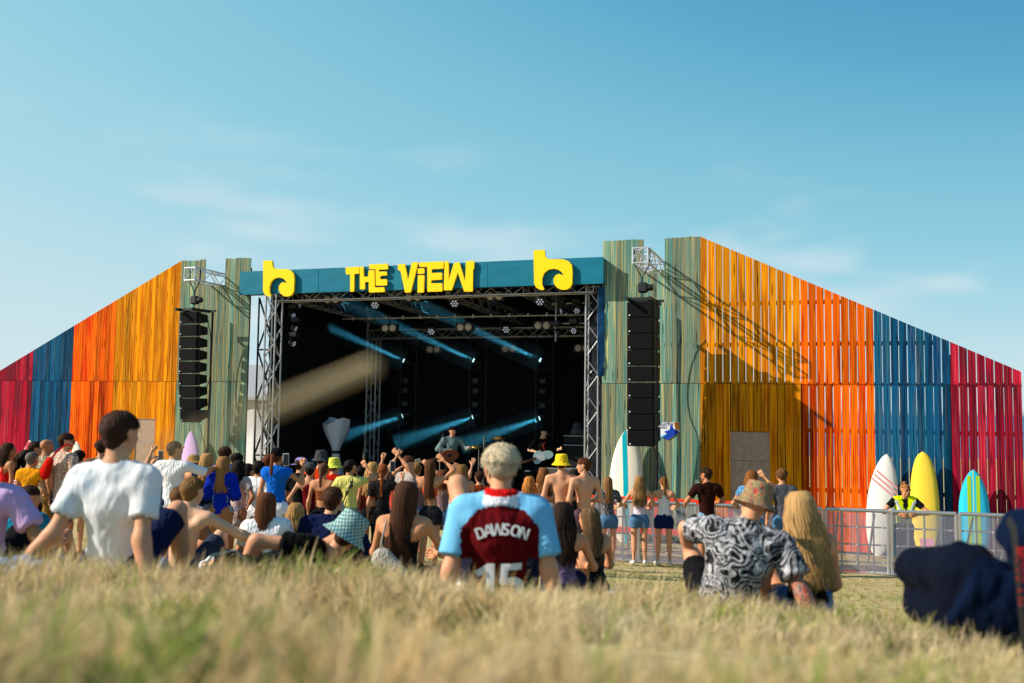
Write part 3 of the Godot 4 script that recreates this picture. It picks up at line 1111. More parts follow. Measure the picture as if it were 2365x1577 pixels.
# rounded box outline surfboard standing on its tail: z is its thickness
func surfboard(label: String, u: float, tall: float, wide: float, lean: float, yaw: float, bands: Array, deck: Color, nose := 0.62, base := 0.02, zf := 0.42) -> void:
	var tr := stage * Transform3D(Basis(Vector3.UP, yaw) * Basis(Vector3.FORWARD, lean) * Basis(Vector3.RIGHT, -0.12), Vector3(u, base, zf))
	var o := thing("surfboard", label, "surfboard", tr, "surfboards leaning on the timber wings")
	var mb := MB.new()
	var n := 34
	var m := 12
	var half := func(f: float) -> float:
		return wide * 0.5 * pow(maxf(1.0 - pow(absf(2.0 * pow(f, 0.92) - 1.0), 2.3), 0.0), nose)
	for k in n + 1:
		var f := float(k) / n
		f = 0.012 + 0.988 * f
		var w: float = half.call(f)
		var rocker := 0.10 * pow(f, 3.0)
		for j in m:
			var a := TAU * j / m
			var sx := signf(cos(a)) * pow(absf(cos(a)), 0.7)
			mb.vert(Vector3(sx * w, tall * f, rocker + sin(a) * 0.032 * minf(1.0, w / (wide * 0.2))), Vector3(cos(a) * 0.5, 0, sin(a)).normalized())
	for k in n:
		for j in m:
			var a := k * m + j
			var b := k * m + (j + 1) % m
			mb.face(a, b, b + m, mb.n[a])
			mb.face(a, b + m, a + m, mb.n[a])
	var dm := mat("surfboard %s" % deck, deck, 0.28)
	part("board", mb.mesh(dm), o)
	# stripes inlaid on the deck, following its curve: [x0, x1, slant, y0, y1, colour] in shares of width and height
	for s in bands:
		var st := MB.new()
		var steps := 40
		var prev := -1
		for k in steps + 1:
			var f: float = lerpf(s[3], s[4], float(k) / steps)
			var w: float = half.call(clampf(f, 0.014, 0.999)) * 0.985
			var xa: float = clampf((s[0] + s[2] * (f - 0.5)) * wide, -w, w)
			var xb: float = clampf((s[1] + s[2] * (f - 0.5)) * wide, -w, w)
			var zz := func(x: float) -> float:
				var e := clampf(absf(x) / maxf(w, 0.001), 0.0, 1.0)
				return 0.10 * pow(f, 3.0) + 0.0335 * minf(1.0, w / (wide * 0.2)) * pow(maxf(1.0 - pow(e, 2.8), 0.0), 0.5) + 0.002
			var q := -1
			for e in 5:
				var x := lerpf(xa, xb, e / 4.0)
				var id := st.vert(Vector3(x, tall * f, zz.call(x)), Vector3(0, 0, 1))
				if e == 0:
					q = id
			if prev >= 0:
				for e in 4:
					st.face(prev + e, prev + e + 1, q + e + 1, Vector3(0, 0, 1))
					st.face(prev + e, q + e + 1, q + e, Vector3(0, 0, 1))
			prev = q
		part("stripe", st.mesh(mat("stripe %s" % s[5], s[5], 0.3)), o)


func surfboards() -> void:
	var cream := lin(0.72, 0.67, 0.55)
	surfboard("cream surfboard with one slanting teal stripe, against the green planks", 5.40, 2.52, 0.76, 0.03, 0.05, [[-0.07, 0.07, -0.24, 0.0, 0.985, lin(0.0, 0.36, 0.46)]], cream, 0.66, 0.0, 0.5)
	surfboard("white surfboard with three slanting pink bands, beside the guard", 10.62, 2.10, 0.58, 0.10, 0.0, [], lin(0.74, 0.70, 0.66), 0.66)
	surfboard("yellow surfboard with a pink tail, behind the guard", 11.55, 2.16, 0.54, -0.02, 0.0, [[-0.5, 0.5, 0.0, 0.012, 0.2, lin(0.72, 0.28, 0.42)]], lin(0.80, 0.56, 0.05), 0.5)
	surfboard("light blue surfboard with three lime stripes, against the crimson planks", 12.42, 1.83, 0.57, 0.0, 0.0, [[-0.21, -0.09, 0.0, 0.0, 0.93, lin(0.30, 0.47, 0.01)], [0.07, 0.19, 0.0, 0.0, 0.93, lin(0.30, 0.47, 0.01)], [-0.03, 0.0, 0.0, 0.0, 0.99, lin(0.45, 0.62, 0.2)]], lin(0.02, 0.45, 0.68), 0.66)
	surfboard("plain lilac surfboard under the hanging speakers, against the green planks", -6.22, 2.20, 0.62, -0.04, 0.0, [], lin(0.56, 0.38, 0.68), 0.66)
	surfboard("small white surfboard with red rays, against the crimson planks", -11.93, 1.84, 0.52, 0.10, 0.0, [[-0.42, -0.26, 0.5, 0.4, 0.97, lin(0.65, 0.05, 0.09)], [-0.14, -0.02, 0.2, 0.4, 0.97, lin(0.65, 0.05, 0.09)], [0.1, 0.2, -0.1, 0.4, 0.97, lin(0.65, 0.05, 0.09)]], cream, 0.66)
	surfboard("plain cream surfboard against the blue and orange planks, by the red sling bag", -9.97, 1.84, 0.52, -0.06, 0.0, [], cream, 0.66)


# slanting bands across a board's deck, for the white board
func deck_bands() -> void:
	var tr := stage * Transform3D(Basis(Vector3.FORWARD, 0.10) * Basis(Vector3.RIGHT, -0.12), Vector3(10.62, 0.02, 0.42))
	for o in get_children():
		if o.has_meta("label") and str(o.get_meta("label")).contains("three slanting pink"):
			for k in 3:
				var st := MB.new()
				var prev := -1
				for e in 15:
					var x := lerpf(-0.27, 0.27, e / 14.0)
					var y := 1.62 - 0.11 * k - x * 0.72
					var q := -1
					for s in 2:
						var yy: float = y + (0.021 if s == 0 else -0.021)
						var f := yy / 2.10
						var w := 0.29 * pow(maxf(1.0 - pow(absf(2.0 * pow(f, 0.92) - 1.0), 2.3), 0.0), 0.66) * 0.985
						var xx := clampf(x, -w, w)
						var el := clampf(absf(xx) / w, 0.0, 1.0)
						var id := st.vert(Vector3(xx, yy, 0.10 * pow(f, 3.0) + 0.0335 * pow(maxf(1.0 - pow(el, 2.8), 0.0), 0.5) + 0.003), Vector3(0, 0, 1))
						if s == 0: q = id
					if prev >= 0:
						st.face(prev, prev + 1, q + 1, Vector3(0, 0, 1))
						st.face(prev, q + 1, q, Vector3(0, 0, 1))
					prev = q
				part("stripe", st.mesh(mat("pink_band", lin(0.62, 0.24, 0.26), 0.3)), o)


func star_poster() -> void:
	var o := thing("poster", "cut-out poster with a blue star on a wave, orange corner and small blue writing", "poster", stage * Transform3D(Basis(), Vector3(6.34, 2.47, 0.034)))
	var mb := MB.new()
	var out := poly([-0.24, -0.12, -0.235, 0.185, 0.215, 0.205, 0.225, 0.0, 0.235, -0.01, 0.14, -0.07, 0.06, -0.13, -0.03, -0.20, -0.10, -0.155])
	mb.prism(out, -0.008, 0.0)
	part("backing", mb.mesh(mat("poster_white", lin(0.74, 0.76, 0.82), 0.5)), o)
	mb = MB.new()
	mb.prism(poly([0.10, 0.19, 0.212, 0.198, 0.218, 0.02, 0.14, 0.04]), 0.001, 0.003)
	part("corner", mb.mesh(mat("poster_orange", lin(0.86, 0.26, 0.02), 0.5)), o)
	mb = MB.new()
	mb.prism(poly([0.04, 0.165, 0.09, 0.06, 0.23, -0.012, 0.05, -0.13, -0.03, -0.195, -0.16, -0.14, -0.06, -0.06, -0.12, -0.01, 0.0, 0.03]), 0.004, 0.006)
	part("star", mb.mesh(mat("poster_blue", lin(0.01, 0.05, 0.42), 0.5)), o)
	mb = MB.new()
	mb.prism(poly([-0.20, -0.135, -0.11, -0.075, -0.04, -0.062, -0.10, -0.105, -0.14, -0.145]), 0.007, 0.009)
	part("wave", mb.mesh(mat("poster_cyan", lin(0.02, 0.35, 0.60), 0.5)), o)
	for q in [["Surfin'", 0.075, Vector3(-0.215, 0.095, 0.002)], ["2022", 0.055, Vector3(-0.215, 0.035, 0.002)]]:
		lettering("writing", q[0], q[1], o, Transform3D(Basis(), q[2]), M.ink_blue)


func lettering(called: String, text: String, size: float, parent: Node, tr: Transform3D, m: Material, face := "Droid Sans", bold := 700) -> MeshInstance3D:
	var tm := TextMesh.new()
	var f := SystemFont.new()
	f.font_names = PackedStringArray([face])
	f.font_weight = bold
	tm.font = f
	tm.text = text
	tm.font_size = 32
	tm.pixel_size = size / 23.0
	tm.depth = size * 0.04
	tm.horizontal_alignment = HORIZONTAL_ALIGNMENT_LEFT
	tm.vertical_alignment = VERTICAL_ALIGNMENT_BOTTOM
	tm.curve_step = 2.0
	return part(called, tm, parent, m, tr)


# ---------------------------------------------------------------- barrier line
const BESIDE := ["behind the shirtless men, nearest the stage skirt", "in front of the cream surfboard with the teal stripe", "leaned on by the woman with blond curls", "between the ponytail and the man in the brown shirt", "in front of the bare door panel", "behind the couple, before the orange planks", "leaned on by the steward, before the white surfboard", "before the yellow surfboard", "before the light blue surfboard, behind the navy hoodie"]

func barriers() -> void:
	var steel := mat("galvanised_steel", lin(0.45, 0.46, 0.49), 0.35, 0.7)
	var mesh_panel := mat("perforated_sheet", Color(0.58, 0.58, 0.66, 0.46), 0.6, 0.3)
	mesh_panel.transparency = BaseMaterial3D.TRANSPARENCY_ALPHA
	var a := Vector3(3.9, 0, 3.05)
	var b := Vector3(14.2, 0, 2.0)
	var n := 9
	var dir := (b - a) / n
	var len := dir.length()
	var yaw := atan2(-dir.z, dir.x)
	for k in n:
		var at: Vector3 = a + dir * k
		var world := stage * at
		var base := ground_at(world.x, world.z)
		var tr := stage * Transform3D(Basis(Vector3.UP, yaw), at)
		tr.origin.y = base
		var o := thing("crowd_barrier", "steel crowd barrier %s" % BESIDE[k], "barrier", tr, "crowd barriers in a line")
		var L := len - 0.02
		var mb := MB.new()
		mb.path([Vector3(0.02, 1.15, 0), Vector3(L - 0.02, 1.15, 0)], [0.032, 0.032], 8)
		mb.box(Vector3(L * 0.5, 1.125, -0.06), Vector3(L, 0.03, 0.12))
		part("top_rail", mb.mesh(steel), o)
		for x in [0.02, L - 0.02]:
			mb = MB.new()
			mb.soft_box(Vector3(x, 0.57, 0), Vector3(0.05, 1.13, 0.05), 0.008)
			part("upright", mb.mesh(steel), o)
		for x in [0.3, 0.58, 0.86]:
			mb = MB.new()
			mb.box(Vector3(x, 0.56, -0.018), Vector3(0.03, 1.1, 0.02))
			part("stiffener", mb.mesh(steel), o)
		for y in [0.2, 0.52, 0.84]:
			mb = MB.new()
			mb.box(Vector3(L * 0.5, y, -0.04), Vector3(L - 0.06, 0.028, 0.022))
			part("crossbar", mb.mesh(steel), o)
		mb = MB.new()
		mb.quad(Vector3(0.045, 0.04, 0.004), Vector3(L - 0.045, 0.04, 0.004), Vector3(L - 0.045, 1.1, 0.004), Vector3(0.045, 1.1, 0.004), Vector3(0, 0, 1))
		part("sheet", mb.mesh(mesh_panel), o)
		for x in [0.25, L - 0.25]:
			mb = MB.new()
			mb.tube(Vector3(x, 1.08, -0.04), Vector3(x, 0.03, -0.95), 0.02)
			mb.tube(Vector3(x, 0.03, -0.02), Vector3(x, 0.03, -0.98), 0.018)
			part("back_stay", mb.mesh(steel), o)
		for x in [0.12, L * 0.5, L - 0.12]:
			for y in [0.2, 0.52, 0.84]:
				mb = MB.new()
				mb.lathe([Vector2(0.012, 0), Vector2(0.008, 0.006), Vector2(0, 0.007)], Transform3D(Basis(Vector3.RIGHT, PI / 2), Vector3(x, y, 0.008)), 6)
				part("bolt", mb.mesh(M.white_plastic), o)
		mb = MB.new()
		mb.box(Vector3(L * 0.5, 0.025, 0.0), Vector3(L, 0.012, 0.30))
		part("tread_plate", mb.mesh(steel), o)
	# red painted rail of the pit, behind the barrier
	var red := mat("red_paint", lin(0.72, 0.045, 0.012), 0.5)
	var o := thing("red_rail", "red painted wooden rail and posts behind the mesh barrier", "rail", stage * Transform3D(Basis(), Vector3(0, 0, 1.45)))
	for y in [1.05, 0.42]:
		var mb := MB.new()
		mb.soft_box(Vector3(6.1, y, 0), Vector3(3.6, 0.13, 0.05), 0.008)
		part("rail", mb.mesh(red), o)
	for x in [4.5, 5.4, 6.3, 7.2, 7.8]:
		var mb := MB.new()
		mb.soft_box(Vector3(x, 0.55, -0.06), Vector3(0.10, 1.1, 0.06), 0.008)
		part("post", mb.mesh(red), o)


func marquee() -> void:
	var at := stage * Vector3(-10.6, 0, -8.5)
	var o := thing("marquee", "white marquee with a grey roof, seen through the scaffold gap", "tent", Transform3D(Basis(Vector3.UP, STAGE_TURN), at))
	var canvas := mat("white_canvas", lin(0.62, 0.62, 0.64), 0.8)
	var grey := mat("grey_canvas", lin(0.26, 0.27, 0.29), 0.8)
	for k in 6:
		var mb := MB.new()
		var x := -2.0 + k * 0.9
		mb.solid([Vector3(x, 0, 0), Vector3(x + 0.44, 0, 0.06), Vector3(x + 0.88, 0, 0), Vector3(x + 0.44, 0, -0.06), Vector3(x, 3.1, 0), Vector3(x + 0.44, 3.1, 0.06), Vector3(x + 0.88, 3.1, 0), Vector3(x + 0.44, 3.1, -0.06)])
		part("wall_panel", mb.mesh(canvas), o)
	var mb := MB.new()
	mb.solid([Vector3(-2.3, 3.1, 0.3), Vector3(3.8, 3.1, 0.3), Vector3(3.8, 3.1, -4), Vector3(-2.3, 3.1, -4), Vector3(-2.3, 3.2, 0.28), Vector3(3.8, 3.2, 0.28), Vector3(3.5, 4.5, -2.2), Vector3(-2.0, 4.5, -2.2)])
	part("roof", mb.mesh(grey), o)
	for x in [-2.05, 0.7, 3.4]:
		mb = MB.new()
		mb.tube(Vector3(x, 0, 0.15), Vector3(x, 3.15, 0.15), 0.04)
		part("pole", mb.mesh(M.black_metal), o)


# ---------------------------------------------------------------- people: one skin over jointed bones
class Sdf:
	var prims := []          # [a, b, ra, rb, label, axis, squeeze, flat ends]
	var k := 75.0

	func cap(a: Vector3, b: Vector3, ra: float, rb: float, label := 0, ax := Vector3.ZERO, sq := 1.0, flat := false) -> void:
		prims.append([a, b, ra, rb, label, ax, sq, flat])

	func dist(p: Vector3, e: Array) -> float:
		var a: Vector3 = e[0]
		var q := p - a
		var ab: Vector3 = e[1] - a
		var sq: float = e[6]
		if sq != 1.0:
			var ax: Vector3 = e[5]
			q += ax * (q.dot(ax) * (sq - 1.0))
			ab += ax * (ab.dot(ax) * (sq - 1.0))
		var ll := maxf(ab.length_squared(), 1e-9)
		var hu := q.dot(ab) / ll
		var h := clampf(hu, 0.0, 1.0)
		var r: float = lerpf(e[2], e[3], h)
		if e[7]:
			var over := maxf(-hu, hu - 1.0) * sqrt(ll)
			return maxf((q - ab * hu).length() - r, over)
		return (q - ab * h).length() - r

	func value(p: Vector3) -> float:
		var s := 0.0
		for e in prims:
			s += exp(-k * dist(p, e))
		return -log(maxf(s, 1e-30)) / k

	# walks from a point along a direction to the skin
	func hit(p: Vector3, dir: Vector3) -> Vector3:
		for s in 60:
			var d := value(p)
			if d < 0.0008:
				break
			p += dir * maxf(d * 0.8, 0.0005)
		return p

	# returns label -> {v, n, i}
	func build(cell: float, relabel = null, shift = null) -> Dictionary:
		var lo := Vector3(1e9, 1e9, 1e9)
		var hi := -lo
		var m := 3.2 / k + cell
		for e in prims:
			var rr: float = maxf(e[2], e[3])
			var r := Vector3.ONE * (rr + m)
			lo = lo.min(e[0] - r).min(e[1] - r)
			hi = hi.max(e[0] + r).max(e[1] + r)
		var nx := int((hi.x - lo.x) / cell) + 2
		var ny := int((hi.y - lo.y) / cell) + 2
		var nz := int((hi.z - lo.z) / cell) + 2
		var sy := nx
		var sz := nx * ny
		var f := PackedFloat32Array()
		f.resize(sz * nz)
		for e in prims:
			var a: Vector3 = e[0]
			var b: Vector3 = e[1]
			var ra: float = e[2]
			var rb: float = e[3]
			var ax: Vector3 = e[5]
			var sq: float = e[6]
			var flat: bool = e[7]
			var r := Vector3.ONE * (maxf(ra, rb) / minf(1.0, sq) + m)
			var p0 := ((a.min(b) - r - lo) / cell).max(Vector3.ZERO)
			var p1 := (a.max(b) + r - lo) / cell
			var ab := b - a
			if sq != 1.0:
				ab += ax * (ab.dot(ax) * (sq - 1.0))
			var ll := maxf(ab.length_squared(), 1e-9)
			var inv := 1.0 / ll
			var ln := sqrt(ll)
			var x0 := int(p0.x)
			var x1 := mini(int(p1.x) + 1, nx - 1)
			for iz in range(int(p0.z), mini(int(p1.z) + 1, nz - 1) + 1):
				for iy in range(int(p0.y), mini(int(p1.y) + 1, ny - 1) + 1):
					var at := iz * sz + iy * sy
					var base := lo + Vector3(0, iy * cell, iz * cell) - a
					for ix in range(x0, x1 + 1):
						var q := base
						q.x += ix * cell
						if sq != 1.0:
							q += ax * (q.dot(ax) * (sq - 1.0))
						var hu := q.dot(ab) * inv
						var h := clampf(hu, 0.0, 1.0)
						var d: float
						if flat:
							d = maxf((q - ab * hu).length() - ra - (rb - ra) * h, maxf(-hu, hu - 1.0) * ln)
						else:
							d = (q - ab * h).length() - ra - (rb - ra) * h
						if d < m:
							f[at + ix] += exp(-k * d)
		# surface nets
		var cell_of := PackedInt32Array()
		cell_of.resize(sz * nz)
		cell_of.fill(-1)
		var vs := PackedVector3Array()
		var where := PackedInt32Array()
		var off := [0, 1, sy, sy + 1, sz, sz + 1, sz + sy, sz + sy + 1]
		var pos := [Vector3(0, 0, 0), Vector3(1, 0, 0), Vector3(0, 1, 0), Vector3(1, 1, 0), Vector3(0, 0, 1), Vector3(1, 0, 1), Vector3(0, 1, 1), Vector3(1, 1, 1)]
		var edges := [[0, 1], [2, 3], [4, 5], [6, 7], [0, 2], [1, 3], [4, 6], [5, 7], [0, 4], [1, 5], [2, 6], [3, 7]]
		var diag := sz + sy + 1
		var d1 := 1
		var d2 := sy
		var d3 := sy + 1
		var d4 := sz
		var d5 := sz + 1
		var d6 := sz + sy
		for iz in nz - 1:
			for iy in ny - 1:
				var row := iz * sz + iy * sy
				for ix in nx - 1:
					var at := row + ix
					var f0 := f[at]
					var f7 := f[at + diag]
					if f0 + f7 <= 0.0:
						continue
					var c := int(f0 > 1.0) + int(f7 > 1.0) + int(f[at + d1] > 1.0) + int(f[at + d2] > 1.0) + int(f[at + d3] > 1.0) + int(f[at + d4] > 1.0) + int(f[at + d5] > 1.0) + int(f[at + d6] > 1.0)
					if c == 0 or c == 8:
						continue
					var s := Vector3.ZERO
					var cnt := 0
					var g := [0.0, 0.0, 0.0, 0.0, 0.0, 0.0, 0.0, 0.0]
					for q in 8:
						g[q] = log(maxf(f[at + off[q]], 0.02))
					for ed in edges:
						var ga: float = g[ed[0]]
						var gb: float = g[ed[1]]
						if (ga > 0.0) != (gb > 0.0):
							s += pos[ed[0]].lerp(pos[ed[1]], ga / (ga - gb))
							cnt += 1
					cell_of[at] = vs.size()
					vs.append(lo + (Vector3(ix, iy, iz) + s / cnt) * cell)
					where.append(at)
		var lab := PackedInt32Array()
		lab.resize(vs.size())
		for q in vs.size():
			var best := 1e9
			var bl := 0
			var p := vs[q]
			for e in prims:
				var d := dist(p, e)
				if d < best:
					best = d
					bl = e[4]
			lab[q] = bl
		var quads := PackedInt32Array()
		for q in vs.size():
			var at := where[q]
			# the three edges that leave the cell's low corner
			for ax in 3:
				var st: int = [1, sy, sz][ax]
				var u: int = [sy, sz, 1][ax]
				var w: int = [sz, 1, sy][ax]
				var in0 := f[at] > 1.0
				if in0 == (f[at + st] > 1.0):
					continue
				if at - u - w < 0:
					continue
				var a := cell_of[at]
				var b := cell_of[at - u]
				var c := cell_of[at - u - w]
				var d := cell_of[at - w]
				if a < 0 or b < 0 or c < 0 or d < 0:
					continue
				if in0:
					quads.append_array([a, d, c, b])
				else:
					quads.append_array([a, b, c, d])
		var ns := PackedVector3Array()
		ns.resize(vs.size())
		normals(vs, quads, ns)
		if relabel != null:
			for q in vs.size():
				lab[q] = relabel.call(vs[q], ns[q], lab[q])
		if shift != null:
			for q in vs.size():
				vs[q] += ns[q] * float(shift.call(vs[q], ns[q], lab[q]))
			ns.fill(Vector3.ZERO)
			normals(vs, quads, ns)
		var out := {}
		for q in range(0, quads.size(), 4):
			var l := lab[quads[q]]
			if lab[quads[q + 1]] == lab[quads[q + 2]]:
				l = lab[quads[q + 1]]
			if not out.has(l):
				out[l] = {"v": PackedVector3Array(), "n": PackedVector3Array(), "i": PackedInt32Array(), "map": {}}
			var o: Dictionary = out[l]
			var id := [0, 0, 0, 0]
			for e in 4:
				var s := quads[q + e]
				if not o.map.has(s):
					o.map[s] = o.v.size()
					o.v.append(vs[s])
					o.n.append(ns[s])
				id[e] = o.map[s]
			o.i.append_array([id[0], id[1], id[2], id[0], id[2], id[3]])
		for l in out:
			out[l].erase("map")
		return out

	# smooth outward normals; quads are wound clockwise from outside
	func normals(vs: PackedVector3Array, quads: PackedInt32Array, ns: PackedVector3Array) -> void:
		for q in range(0, quads.size(), 4):
			var a := quads[q]
			var b := quads[q + 1]
			var c := quads[q + 2]
			var d := quads[q + 3]
			var nn := (vs[d] - vs[b]).cross(vs[c] - vs[a])
			ns[a] += nn
			ns[b] += nn
			ns[c] += nn
			ns[d] += nn
		for q in ns.size():
			ns[q] = ns[q].normalized()


var shapes := {}      # shared heads, hands, hair and hats, in their own axes

# head: centre at mid height, chin to crown 0.235, facing -z
func make_heads() -> void:
	var s := Sdf.new()
	s.k = 150.0
	s.cap(Vector3(0, 0.032, 0.022), Vector3(0, 0.030, -0.016), 0.0755, 0.073)
	s.cap(Vector3(0, -0.02, -0.030), Vector3(0, -0.083, -0.055), 0.058, 0.030)
	s.cap(Vector3(-0.030, -0.05, -0.03), Vector3(0.030, -0.05, -0.03), 0.036, 0.036)
	s.cap(Vector3(0, 0.008, -0.088), Vector3(0, -0.026, -0.103), 0.009, 0.013)
	s.cap(Vector3(-0.030, 0.022, -0.074), Vector3(0.030, 0.022, -0.074), 0.014, 0.014)
	s.cap(Vector3(-0.017, -0.053, -0.082), Vector3(0.017, -0.053, -0.082), 0.009, 0.009)
	s.cap(Vector3(-0.044, -0.022, -0.058), Vector3(0.044, -0.022, -0.058), 0.020, 0.020)
	for x in [-1, 1]:
		s.cap(Vector3(x * 0.079, 0.010, 0.004), Vector3(x * 0.076, -0.026, -0.002), 0.020, 0.013, 0, Vector3.RIGHT, 2.4)
	s.cap(Vector3(0, -0.05, 0.012), Vector3(0, -0.13, 0.022), 0.050, 0.050)
	shapes.head = s.build(0.0058)[0]
	# open hand: wrist at the origin, fingers along +y, palm facing -z, thumb to +x
	for kind in ["open", "fist", "rest"]:
		var h := Sdf.new()
		h.k = 260.0
		h.cap(Vector3(-0.018, 0.02, 0), Vector3(-0.026, 0.085, 0), 0.019, 0.016, 0, Vector3.BACK, 1.5)
		h.cap(Vector3(0.016, 0.02, 0), Vector3(0.024, 0.085, 0), 0.021, 0.017, 0, Vector3.BACK, 1.5)
		h.cap(Vector3(0, -0.03, 0), Vector3(0, 0.03, 0), 0.024, 0.026, 0, Vector3.BACK, 1.25)
		for f in 4:
			var x: float = [0.029, 0.0095, -0.0105, -0.029][f]
			var l: float = [0.070, 0.078, 0.073, 0.056][f]
			var fan: float = [0.14, 0.03, -0.07, -0.2][f]
			var curl: float = {"open": 0.12, "fist": 1.5, "rest": 0.5}[kind]
			var p := Vector3(x, 0.086, 0)
			var a := 0.0
			for seg in 3:
				a += curl * (0.6 if seg == 0 else 1.0)
				var dir := Vector3(sin(fan) * cos(a), cos(a) * cos(fan), -sin(a))
				var q: Vector3 = p + dir * l * [0.46, 0.31, 0.23][seg]
				h.cap(p, q, 0.0098 - 0.0008 * seg, 0.009 - 0.0008 * seg)
				p = q
		var t := Vector3(0.03, 0.03, -0.004)
		var t2 := t + (Vector3(0.035, 0.03, -0.012) if kind == "open" else Vector3(0.014, 0.034, -0.026))
		var t3 := t2 + (Vector3(0.012, 0.028, -0.006) if kind == "open" else Vector3(-0.014, 0.02, -0.016))
		h.cap(t, t2, 0.0145, 0.011)
		h.cap(t2, t3, 0.0108, 0.0092)
		shapes["hand_" + kind] = h.build(0.0046)[0]


# ribbon of hair through points, facing outwards from the axis
func lock(mb: MB, pts: Array, w: float, axis: Vector3) -> void:
	var prev := -1
	var n := pts.size()
	for k in n:
		var p: Vector3 = pts[k]
		var dir: Vector3 = (pts[mini(k + 1, n - 1)] - pts[maxi(k - 1, 0)]).normalized()
		var out := (p - axis) * Vector3(1, 0.15, 1)
		out = (out - dir * out.dot(dir)).normalized()
		var side := dir.cross(out)
		var hw := w * 0.5 * (1.0 - 0.75 * pow(float(k) / (n - 1), 3.0))
		var q := mb.vert(p - side * hw, (out - side * 0.7).normalized())
		mb.vert(p + out * hw * 0.5, out)
		mb.vert(p + side * hw, (out + side * 0.7).normalized())
		if prev >= 0:
			for e in 2:
				mb.face(prev + e, prev + e + 1, q + e + 1, out)
				mb.face(prev + e, q + e + 1, q + e, out)
		prev = q


func shade(mb: MB, r: RandomNumberGenerator, lo := 0.40, hi := 1.45) -> void:
	var s := r.randf_range(lo, hi)
	mb.col = Color(s, s * r.randf_range(0.94, 1.03), s * r.randf_range(0.86, 1.06))


# long hair hanging down the back from a parting; lengths in metres below the head centre
func long_hair(length: float, wave: float, count: int, width: float, flare: float, sd: int, reach := 2.3) -> Dictionary:
	var r := RandomNumberGenerator.new()
	r.seed = sd
	var s := Sdf.new()
	s.k = 120.0
	s.cap(Vector3(0, 0.036, 0.026), Vector3(0, 0.036, -0.012), 0.078, 0.074)
	s.cap(Vector3(0, -0.01, 0.022), Vector3(0, -length * 0.8, 0.06), 0.066, 0.052 + flare * 0.12, 0, Vector3.BACK, 2.2)
	var mb := MB.new()
	mb.col = Color(0.5, 0.5, 0.5)
	var b: Dictionary = s.build(0.012)[0]
	mb.add(b, Transform3D())
	for q in mb.c.size():
		mb.c[q] = Color(0.55, 0.53, 0.5)
	for k in count:
		shade(mb, r)
		var f := r.randf()
		var az := r.randf_range(-reach, reach)
		var sx := signf(az) * r.randf_range(0.0, 0.02)
		var lift := r.randf_range(0.0, 0.012)
		var pts := []
		var tx := sin(az)
		var tz := cos(az)
		var z0 := lerpf(-0.055, 0.06, 1.0 - absf(az) / reach * 0.7)
		pts.append(Vector3(sx, 0.106 + lift * 0.4, z0 * 0.7))
		for q in [0.35, 0.7, 1.0]:
			var e: float = q * 1.65
			pts.append(Vector3(tx * sin(e) * (0.083 + lift), 0.03 + cos(e) * (0.082 + lift), tz * sin(e) * (0.094 + lift) + 0.010))
		var ln := length * r.randf_range(0.78, 1.06) * (1.0 if absf(az) < 1.6 else 0.85)
		var ph := az * 2.5 + r.randf_range(-0.9, 0.9)
		var fr := r.randf_range(0.8, 1.2)
		var base: Vector3 = pts[3]
		for q in [0.2, 0.4, 0.6, 0.8, 1.0]:
			var y: float = base.y - (ln + base.y) * q
			var wv: float = wave * sin(ph + q * 9.0 * fr)
			var spread: float = 1.0 + flare * 2.2 * q
			pts.append(Vector3(base.x * spread * (0.92 if wave < 0.01 else 1.05) + wv, y, maxf(base.z, -0.02) * (1.0 - 0.15 * q) + (0.04 + 0.10 * flare) * q + wave * 0.7 * cos(ph + q * 8.0) + lift))
		lock(mb, pts, width * r.randf_range(0.7, 1.3), Vector3(0, 0, 0.0))
	return mb.data()


func short_hair(thick: float, curl: float, count: int, nape: float, sd: int, fine := 0.012) -> Dictionary:
	var r := RandomNumberGenerator.new()
	r.seed = sd
	var s := Sdf.new()
	s.k = 120.0
	s.cap(Vector3(0, 0.040, 0.026), Vector3(0, 0.048, -0.020), 0.0765 + thick * 0.5, 0.070 + thick * 0.4)
	s.cap(Vector3(0, 0.02, 0.04), Vector3(0, nape, 0.040), 0.068 + thick * 0.3, 0.052)
	var mb := MB.new()
	var b: Dictionary = s.build(0.0085)[0]
	mb.add(b, Transform3D())
	var nz := noise(28.0, sd, 2)
	for q in mb.v.size():
		var p := mb.v[q]
		mb.v[q] = p + mb.n[q] * nz.get_noise_3dv(p) * thick * 0.45
		var t := 0.75 + 0.4 * nz.get_noise_3dv(p * 2.0)
		mb.c[q] = Color(t, t, t)
	for k in count:
		shade(mb, r, 0.6, 1.4)
		var az := r.randf_range(-2.6, 2.6)
		var e := r.randf_range(0.05, 1.35)
		var d := Vector3(sin(az) * sin(e), cos(e), cos(az) * sin(e))
		var root := Vector3(0, 0.038, 0.006) + d * Vector3(0.078 + thick * 0.3, 0.078 + thick * 0.3, 0.094 + thick * 0.3)
		var along := (Vector3.DOWN + Vector3(r.randf_range(-0.7, 0.7), 0, r.randf_range(-0.7, 0.7))).normalized()
		along = (along - d * along.dot(d)).normalized()
		var ln := r.randf_range(0.02, 0.045) * (1.0 + curl)
		if curl > 0.0:
			var sd2 := along.cross(d)
			var pts := []
			for q in 6:
				var w := q * 1.25
				pts.append(root + d * (0.010 + 0.014 * curl * sin(w)) + along * ln * q / 6.0 + sd2 * 0.012 * curl * cos(w))
			lock(mb, pts, fine, Vector3(0, 0.03, 0))
		else:
			lock(mb, [root, root + along * ln * 0.5 + d * thick * 0.6, root + along * ln + d * thick * 0.4], fine * 0.8, Vector3(0, 0.03, 0))
	return mb.data()


